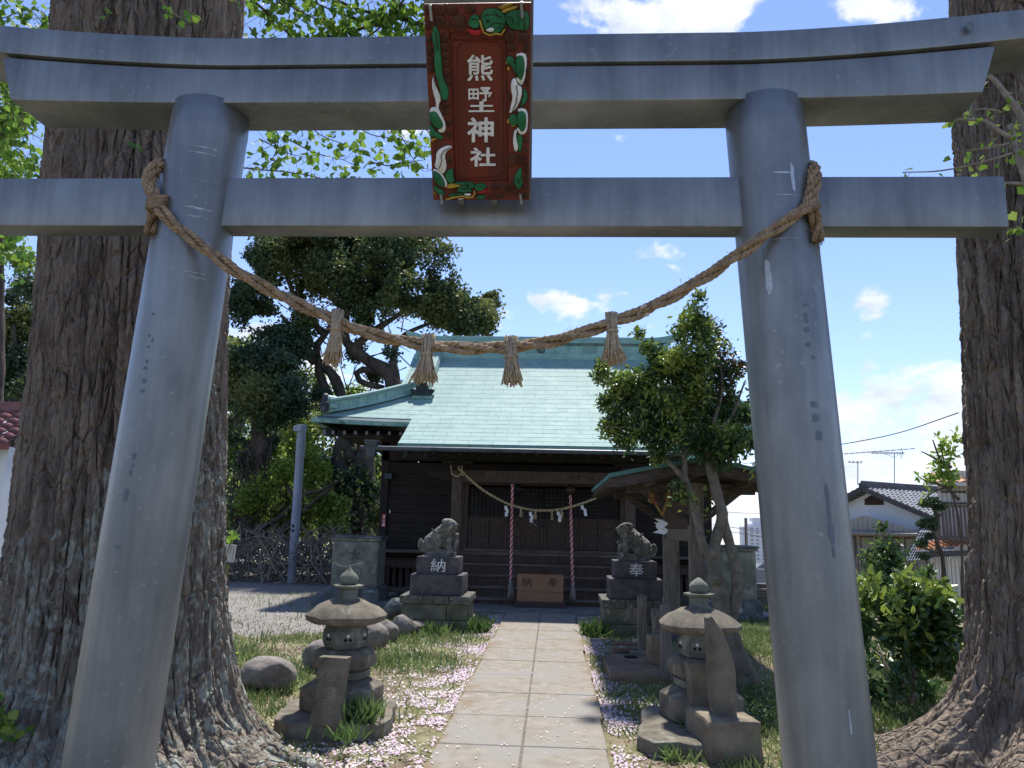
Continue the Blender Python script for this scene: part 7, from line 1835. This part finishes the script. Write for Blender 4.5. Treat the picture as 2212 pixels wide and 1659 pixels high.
antenna(1932, 980, 1050, 41, 'tall mast antenna with long boom on the tiled house ridge', True)

# house with orange tiles and balcony
HB = thing('balcony_house', tuple(A(2040, 1300, 23)), 'pale house with orange tiled lower roof and brown balcony rail by the right ginkgo', 'house')
YB_ = 23.0
e0, e1 = A(1978, 1190, YB_), A(2120, 1186, YB_); up0, up1 = A(1998, 1171, YB_ + 1.5), A(2130, 1160, YB_ + 1.5)
tiled_slope('tile_slope', up0, up1 - up0, e0 - up0, 12, 4, orange_tile, HB, amp=.035, step=.05)
b = MB(); b.bar(e0 + Vector((0, -.02, -.10)), e1 + Vector((0, -.02, -.10)), .12, .15); b.build('eave_gutter', trim_d, HB)
b = MB(); w0, w1 = A(2010, 1205, YB_ + .7), A(2130, 1205, YB_ + .7); slatwall(b, w0 * 1, Vector((w1.x, w0.y, w0.z)), -5.5, 0, .11, .035); b.add([w0 + Vector((0, 0, -5.5)), Vector((w1.x, w0.y, w0.z - 5.5)), Vector((w1.x, w0.y, w0.z)), w0], [(0, 1, 2, 3)]); b.build('corrugated_wall', siding_w, HB)
b = MB(); b.tube([e0 + Vector((.25, 0, -.2)), w0 + Vector((-.05, -.05, -.45)), w0 + Vector((-.05, -.05, -4))], .04, 6); b.build('downpipe', trim_d, HB)
u0 = A(2034, 1172, YB_ + 1.6); b = MB(); uw = Vector((u0.x + 3, u0.y, u0.z)); slatwall(b, u0, uw, 0, 2.2, .13, .03); b.add([u0, uw, uw + Vector((0, 0, 2.2)), u0 + Vector((0, 0, 2.2))], [(0, 1, 2, 3)]); b.build('upper_wall', siding_w, HB)
for yy in (1062, 1086):
    q = A(2034, yy, YB_ + 1.54); b = MB(); b.bar(q, q + Vector((3, 0, 0)), .05, .05); b.build('wall_band', trim_d, HB)
q = A(1990, 1040, YB_ + 1.0); q2 = A(1985, 1036, YB_ + 1); tiled_slope('upper_tile_slope', q + Vector((.6, 1.2, .35)), Vector((4, 0, 0)), Vector((-.3, -1.2, -.35)), 12, 3, orange_tile, HB)
b = MB(); b.bar(q + Vector((.2, 0, -.06)), q + Vector((4, 0, -.06)), .1, .1); b.build('upper_eave', siding_w, HB)
r0_, r1_ = A(2021, 1162, YB_ + .2), A(2021, 1092, YB_ + .2); 
for z_, hh in ((r0_.z, .14), (r1_.z, .08)):
    b = MB(); b.bar((r0_.x, r0_.y, z_), (r0_.x + 3, r0_.y, z_), .07, hh); b.build('balcony_rail', rail_m, HB)
for k in range(22):
    b = MB(); x = r0_.x + k * .105; b.box2((x, r0_.y - .02, r0_.z), (x + (.09 if k == 0 else .055), r0_.y + .02, r1_.z)); b.build('baluster', rail_m, HB)
b = MB(); q = A(2026, 1168, YB_ + .2); b.box2((q.x - .05, q.y, q.z - .3), (q.x + .05, q.y + .1, r0_.z)); b.build('balcony_post', rail_m, HB)

# house with red tiles, far left
HL = thing('red_tiled_house', tuple(A(20, 1230, 12.5)), 'white-walled house with red-brown tiled roof at the left edge', 'house')
ZR_ = A(30, 872, 13.2); ZE = A(30, 960, 12.0)
xr_ = A(66, 900, 12.6).x
b = MB(); b.box2((xr_ - 6, 13.1, ZR_.z - .16), (xr_ + .05, 13.35, ZR_.z + .02)); b.build('ridge', red_tile, HL, bevel=.03)
nr_, nc_ = 7, 16; sl = Vector((0, ZE.y - 13.2, ZE.z - ZR_.z + .12))
tv_ = MB(); tw, tl = .27, sl.length / nr_
n_ = 6; vs = []
for v in (0, 1):
    for i in range(n_ + 1):
        u = i / n_; vs.append((u * tw * 1.02, -v * tl * 1.08, .028 * math.sin(2 * PI * u) + (.035 if v else 0)))
vs2 = vs + [(x, y, z - .018) for x, y, z in vs]
fs = [(i, i + 1, n_ + 2 + i, n_ + 1 + i) for i in range(n_)] + [(n_ + 1 + i, n_ + 2 + i, 2 * (n_ + 1) + n_ + 2 + i, 2 * (n_ + 1) + n_ + 1 + i) for i in range(n_)]
ang = math.atan2(sl.z, -sl.y)
me = bpy.data.meshes.new('roof_tile'); me.from_pydata(vs2, [], fs); me.materials.append(red_tile); me.polygons.foreach_set('use_smooth', [True] * len(me.polygons))
for r_ in range(nr_):
    for c_ in range(nc_):
        o = bpy.data.objects.new('roof_tile', me); COL.objects.link(o); o.parent = HL
        w_ = Vector((xr_ - tw * (c_ + 1) + .10 * r_ / nr_, 13.2, ZR_.z - .1)) + sl * (r_ / nr_)
        o.location = w_ - ORG[HL]; o.rotation_euler = (-ang if False else math.atan2(sl.z, sl.y) + PI if False else -math.atan2(-sl.z, -sl.y) * -1, 0, 0)
b = MB(); b.bar((xr_ - 5, ZE.y + .02, ZE.z - .02), (xr_ + .1, ZE.y + .02, ZE.z - .02), .06, .12); b.build('eave_board', mat('red_fascia', (.22, .07, .06), rough=.5), HL)
b = MB(); b.box2((xr_ - 5, ZE.y + .08, ZE.z - .26), (xr_ - .22, ZE.y + .5, ZE.z - .1)); b.build('soffit', wood_door, HL)
b = MB(); b.box2((xr_ - 5, 12.32, -.1), (xr_ - .33, 12.42, ZE.z - .1)); b.build('wall', wall_g, HL)
b = MB(); b.box2((xr_ - .329, 12.2, -.1), (xr_ - .02, 14.5, ZE.z - .02)); b.build('corner_wall', wall_w, HL)

# ================================================================== FENCES, POLE, WIRES, FAR TOWER
fn = thing('corrugated_fence', tuple(A(1620, 1330, 17.4)), 'grey ribbed metal fence behind the right stone tank', 'fence')
p, q = A(1575, 1300, 17.4), A(1720, 1300, 17.4)
z1, z0 = A(1620, 1228, 17.4).z, A(1620, 1258, 17.4).z
for k in range(8):
    b = MB(); zz = z0 + (z1 - z0) * k / 8; b.box2((p.x, 17.38 - (.02 if k % 2 else 0), zz), (q.x, 17.42, zz + (z1 - z0) / 8 - .004)); b.build('metal_strip', wall_g, fn, bevel=.008)
f2 = thing('brown_gate', tuple(A(1620, 1320, 17.1)), 'rusty brown sheet metal gate under the grey fence', 'gate')
z2 = A(1620, 1312, 17.1).z
b = MB(); b.box2((p.x, 17.1, z0 - .12), (q.x, 17.16, z0 - .005)); b.build('top_rail', rail_m, f2, bevel=.006)
for k in range(9):
    x = p.x + (q.x - p.x) * k / 14; b = MB(); b.box2((x, 17.11, z2), (x + .1, 17.15, z0 - .121)); b.build('sheet', mat('brown_sheet', (.16, .07, .055), (.09, .042, .036), rough=.6, scale=3), f2)
f3 = thing('board_stack', tuple(A(1640, 1330, 16.9)), 'stack of grey weathered boards against the gate, right of the thin pole', 'boards')
for k in range(12):
    zz = A(1640, 1345, 16.9).z + k * .058; b = MB(); xx = A(1628, 1300, 16.9).x + random.uniform(-.02, .02); b.box2((xx, 16.85 + random.uniform(-.02, .02), zz), (xx + 1.2, 17.0, zz + .05)); b.build('board', wood_grey, f3, bevel=.004)
b = MB(); pb, pt_ = A(1616, 1330, 16.2), A(1611, 1119, 16.2); b.tube([pb, pb.lerp(pt_, .82), pt_], .03, 8); o = b.build('thin_pole', rust_m, None, smooth='all'); tag(o, 'thin rusty upright pole behind the right stone tank', 'pole')
for k, (a, c_, d_, Y0, Y1, lab) in enumerate((((1790, 965), (1930, 938), (2070, 892), 30, 22, 'black cable sagging across the sky right of the torii'), ((1540, 1104), (1600, 1108), (1660, 1109), 45, 45, 'upper pair of thin wires above the far tower'), ((1540, 1132), (1600, 1142), (1665, 1150), 45, 45, 'middle thin wire crossing the far tower'), ((1540, 1144), (1600, 1152), (1665, 1163), 45, 45, 'lowest thin wire crossing the far tower'), ((1560, 1008), (1620, 1000), (1690, 992), 40, 40, 'thin wire above the right eave of the small gabled roof'), ((1990, 1052), (2020, 1020), (2060, 990), 26, 26, 'thin wire running up from the tiled house roof'))):
    P = catmull([A(*a, Y0), A(*c_, (Y0 + Y1) / 2), A(*d_, Y1)], 10); b = MB(); b.tube(P, .017 if k == 0 else .013, 5); tag(b.build('overhead_wire', wire_m, None), lab, 'wire')
TW = thing('apartment_tower', (152, 620, -12), 'distant white apartment tower seen between tank and right pillar', 'building')
t0, t1 = A(1606, 1135, 620), A(1648, 1135, 620); tm_ = A(1616, 1130, 620); zT = t0.z
b = MB(); b.box2((tm_.x, 620, -40), (t1.x + 4, 634, zT)); b.build('main_block', tower_m, TW)
b = MB(); b.box2((t0.x, 624, -40), (tm_.x - .01, 634, zT - 1)); b.build('side_block', tower_m, TW)
b = MB(); b.box2((tm_.x + 4, 622, zT), (t1.x + 2, 632, zT + 6)); b.lathe((tm_.x + 4, 626, zT), [(4, 0), (3.4, 1.5), (2, 2.6), (.4, 3)], 16); b.build('roof_block', tower_m, TW)
for fl_ in range(14):
    z_ = zT - 3 - fl_ * 2.9; b = MB(); b.box2((tm_.x - .05, 619.4, z_ - .9), (t1.x + 4, 619.9, z_ - .2)); b.build('balcony_band', tower_m, TW)
    for k in range(4):
        x = tm_.x + 1.6 + k * 4.2; b = MB(); b.box2((x, 619.8, z_), (x + 2.2, 619.95, z_ + 1.4)); b.build('window', tower_w, TW)
for k, (x, y, w, h, Y_, m_, lab) in enumerate(((1612, 1240, 30, 12, 70, red_tile, 'far red-roofed house low on the horizon left of the thin pole'), (1630, 1238, 26, 14, 66, red_tile, 'far red-roofed house low on the horizon right of the thin pole'), (1645, 1236, 40, 18, 60, grey_tile, 'far grey-roofed house peeking beside the right pillar'))):
    c_ = A(x, y, Y_); hw2 = w * Y_ / 1659 / 2; hh = h * Y_ / 1659; t = thing('far_house', (c_.x, c_.y, -3.6), lab, 'house', 'far houses on the horizon')
    b = MB(); b.box2((c_.x - hw2, Y_, -3.6), (c_.x + hw2, Y_ + 6, c_.z)); b.build('wall', wall_w, t); b = MB(); b.prism([(c_.x - hw2 * 1.15, c_.z), (c_.x + hw2 * 1.15, c_.z), (c_.x, c_.z + hh)], Y_ - .3, Y_ + 6.3); b.build('roof', m_, t)

# ================================================================== GROUND COVER
def ok_mask(x, y):
    m = (np.abs(x) > .64) & ~((np.abs(x) < 2.65) & (y > 14.15)) & ~((np.abs(x + 1.545) < .53) & (np.abs(y - 12.22) < .5)) & ~((np.abs(x - 1.47) < .53) & (np.abs(y - 12.4) < .5))
    m &= ((x + 2.99) ** 2 + (y - 5.5) ** 2 > .95 ** 2) & ((x - 3.95) ** 2 + (y - 5.8) ** 2 > 1.0 ** 2)
    m &= ~((np.abs(x - LL.x) < .42) & (np.abs(y - LL.y + .05) < .42)) & ~((np.abs(x - LR.x + .08) < .4) & (np.abs(y - LR.y + .2) < .5)) & ~((x > .85) & (x < 1.7) & (y > 8.4) & (y < 10.0))
    return m
def scatter(n, x0, x1, y0, y1, dens):
    x = rng.uniform(x0, x1, n); y = rng.uniform(y0 ** .5, y1 ** .5, n) ** 2
    k = (rng.random(n) < dens(x, y)) & ok_mask(x, y); x, y = x[k], y[k]
    return np.stack([x, y, gh(x, y)], 1)
N3 = lambda x, y, s, o_: fbm(np.stack([x * s, y * s, np.zeros_like(x) + o_], -1), 3)
def dens_petal(x, y):
    e = np.abs(x) - .62
    band = np.exp(-np.maximum(e, 0) / (.22 + .16 * (x < 0))) * np.clip(N3(x, y, 1.6, 3) * 3.6 - 1.05, 0, 1)
    far = np.clip(N3(x, y, 1.3, 8) * 3.2 - 1.35, 0, 1) * .11 * np.exp(-np.maximum(e, 0) / 1.6)
    clump = np.clip(N3(x, y, 5, 1) * 4.5 - 1.45, .03, 1)
    return (band * .95 + far) * clump
pt = scatter(620000, -5.5, 4.5, 4.6, 14.1, dens_petal)
pt[:, 2] += .006 + rng.random(len(pt)) * .012
pk = rng.random(len(pt)) < np.clip(1.05 - (np.abs(pt[:, 0]) - .62) * 1.1, .12, .8)
def flat_leaves(name, pts, size, mats, lab, cat, tilt=.35):
    n = len(pts); a = rng.random(n) * 2 * PI; d = np.stack([np.cos(a), np.sin(a), rng.normal(size=n) * tilt], 1); d /= np.linalg.norm(d, axis=1, keepdims=True)
    w = np.stack([-np.sin(a), np.cos(a), rng.normal(size=n) * tilt], 1); s = size * (1 + .3 * rng.uniform(-1, 1, n))
    q = np.array([(-.5, 0), (0, .36), (.5, .08), (.05, -.36)])
    V = pts[:, None, :] + s[:, None, None] * (q[None, :, 0:1] * d[:, None] + q[None, :, 1:2] * w[:, None])
    F = np.arange(n * 4).reshape(-1, 4); o = raw(name, V.reshape(-1, 3), F, mats, None, rng.integers(0, len(mats), n)); stuff(o); return tag(o, lab, cat)
flat_leaves('pink_petals', pt[pk], .027, [petal_p, petal_p, petal_w], 'fallen pink cherry petals drifted along both edges of the path', 'petals')
flat_leaves('pale_petals', pt[~pk], .025, [petal_w], 'scattered bleached petals over the grass on both sides', 'petals')
n_ = 330; px_ = rng.uniform(-.6, .6, n_); py_ = rng.uniform(4.8, 13.8, n_); flat_leaves('path_petals', np.stack([px_, py_, np.full(n_, .041)], 1), .02, [petal_p, petal_w], 'single petals lying on the concrete path slabs', 'petals', tilt=.1)
def dens_grass(x, y):
    gm = np.where((x < -2.6) & (y > 10.2), np.clip(1 - (y - 10.2) / 1.2, .04, 1), 1.0)
    e = sstep(.64, 1.35, np.abs(x)); near = np.where(y < 6.5, .35, 1.0)
    return np.clip(N3(x, y, 1.1, 5) * 4 - 1.35, .08, 1) * gm * (.12 + .88 * e) * near
pt = scatter(230000, -6.5, 6.0, 4.6, 17, dens_grass)
dirs = np.tile(np.array([[0, 0, 1.0]]), (len(pt), 1))
stuff(tag(leaves('short_grass', pt, .075, [grass_m, grass_y, weed_m], None, 'blade', weights=[3, 3, 1.2], dirs=dirs, jitter=.6), 'thin patchy grass over the shrine yard', 'grass'))
pt = scatter(26000, -5, 4.5, 4.6, 13, lambda x, y: np.clip(N3(x, y, 1.5, 12) * 3 - 1.1, 0, 1))
pt[:, 2] += .008
flat_leaves('leaf_litter', pt, .030, [litter_m, litter_m, twig_pale], 'dry brown leaf litter between the grass', 'leaf litter')
def tuft(x, y, lab, n=60, h=.16, r=.05, m_=None, z=0.0):
    c_ = G(x, y, z) if not isinstance(x, Vector) else x
    d = rng.normal(size=(n, 3)) * np.array([.35, .35, .1]) + np.array([0, 0, 1.2]); p = np.array(c_) + rng.normal(size=(n, 3)) * np.array([r, r, 0]); p[:, 2] = z
    return stuff(tag(leaves('grass_tuft', p, h, [m_ or grass_m], None, 'blade', dirs=d), lab, 'grass tuft', 'grass tufts'))
tuft(778, 1555, 'bright grass tuft growing on the plinth right of the left engraved stone', 110, .17, .06, z=.1)
tuft(745, 1595, 'low green weed tuft at the foot of the left engraved stone', 70, .1, .06, weed_m, z=.09)
tuft(612, 1490, 'grass tuft at the right foot of the squat boulder', 60, .14, .07)
tuft(548, 1488, 'grass tuft at the left foot of the squat boulder', 60, .13, .07)
tuft(1030, 1365, 'tall grass tuft at the right corner of the left pedestal', 130, .22, .10, weed_m)
tuft(940, 1372, 'grass tuft against the front of the left pedestal', 90, .18, .10)
tuft(1282, 1372, 'tall grass tuft at the left corner of the right pedestal', 130, .22, .09, weed_m)
tuft(1505, 1600, 'weedy tuft between the right plinth and the square block', 90, .13, .07, weed_m)
tuft(1455, 1640, 'small bright grass tuft beside the petals near the square block', 60, .10, .05)
for k, (x, y) in enumerate(((1640, 1545), (1655, 1570), (1632, 1580), (1660, 1530), (1610, 1530))):
    c_ = G(x, y); p = np.array(c_) + rng.normal(size=(170, 3)) * np.array([.09, .09, .06]); p[:, 2] = np.abs(p[:, 2]) + .02 + rng.random(170) * .14
    stuff(tag(leaves('weed_clump', p, .035, [weed_m, leaf_bl], None, 'leaf', up=.4), ['grey-green weed clump left of the right pillar, nearest it', 'grey-green weed clump below the camellia root, lower right', 'grey-green weed clump behind the square block', 'grey-green weed clump at the camellia root', 'grey-green weed clump left of the camellia root'][k], 'weeds', 'weed clumps by the right pillar'))
for k, (x, y) in enumerate(((470, 1410), (545, 1420), (800, 1350))):
    c_ = G(x + 40, y + 20); b = MB(); b.tube([c_, c_ + Vector((0, 0, .09))], .003, 4); fl_ = b.build('dandelion', weed_m, None); tag(fl_, ['yellow dandelion by the ginkgo root', 'yellow dandelion behind the squat boulder', 'yellow dandelion near the angular boulder'][k], 'flower', 'dandelions')
    b = MB(); b.lathe(tuple(c_ + Vector((0, 0, .085))), [(.006, 0), (.02, .006), (.018, .012), (.004, .016)], 10); b.build('flower_head', mat('dandelion_yellow', (.75, .60, .05), rough=.6), fl_)
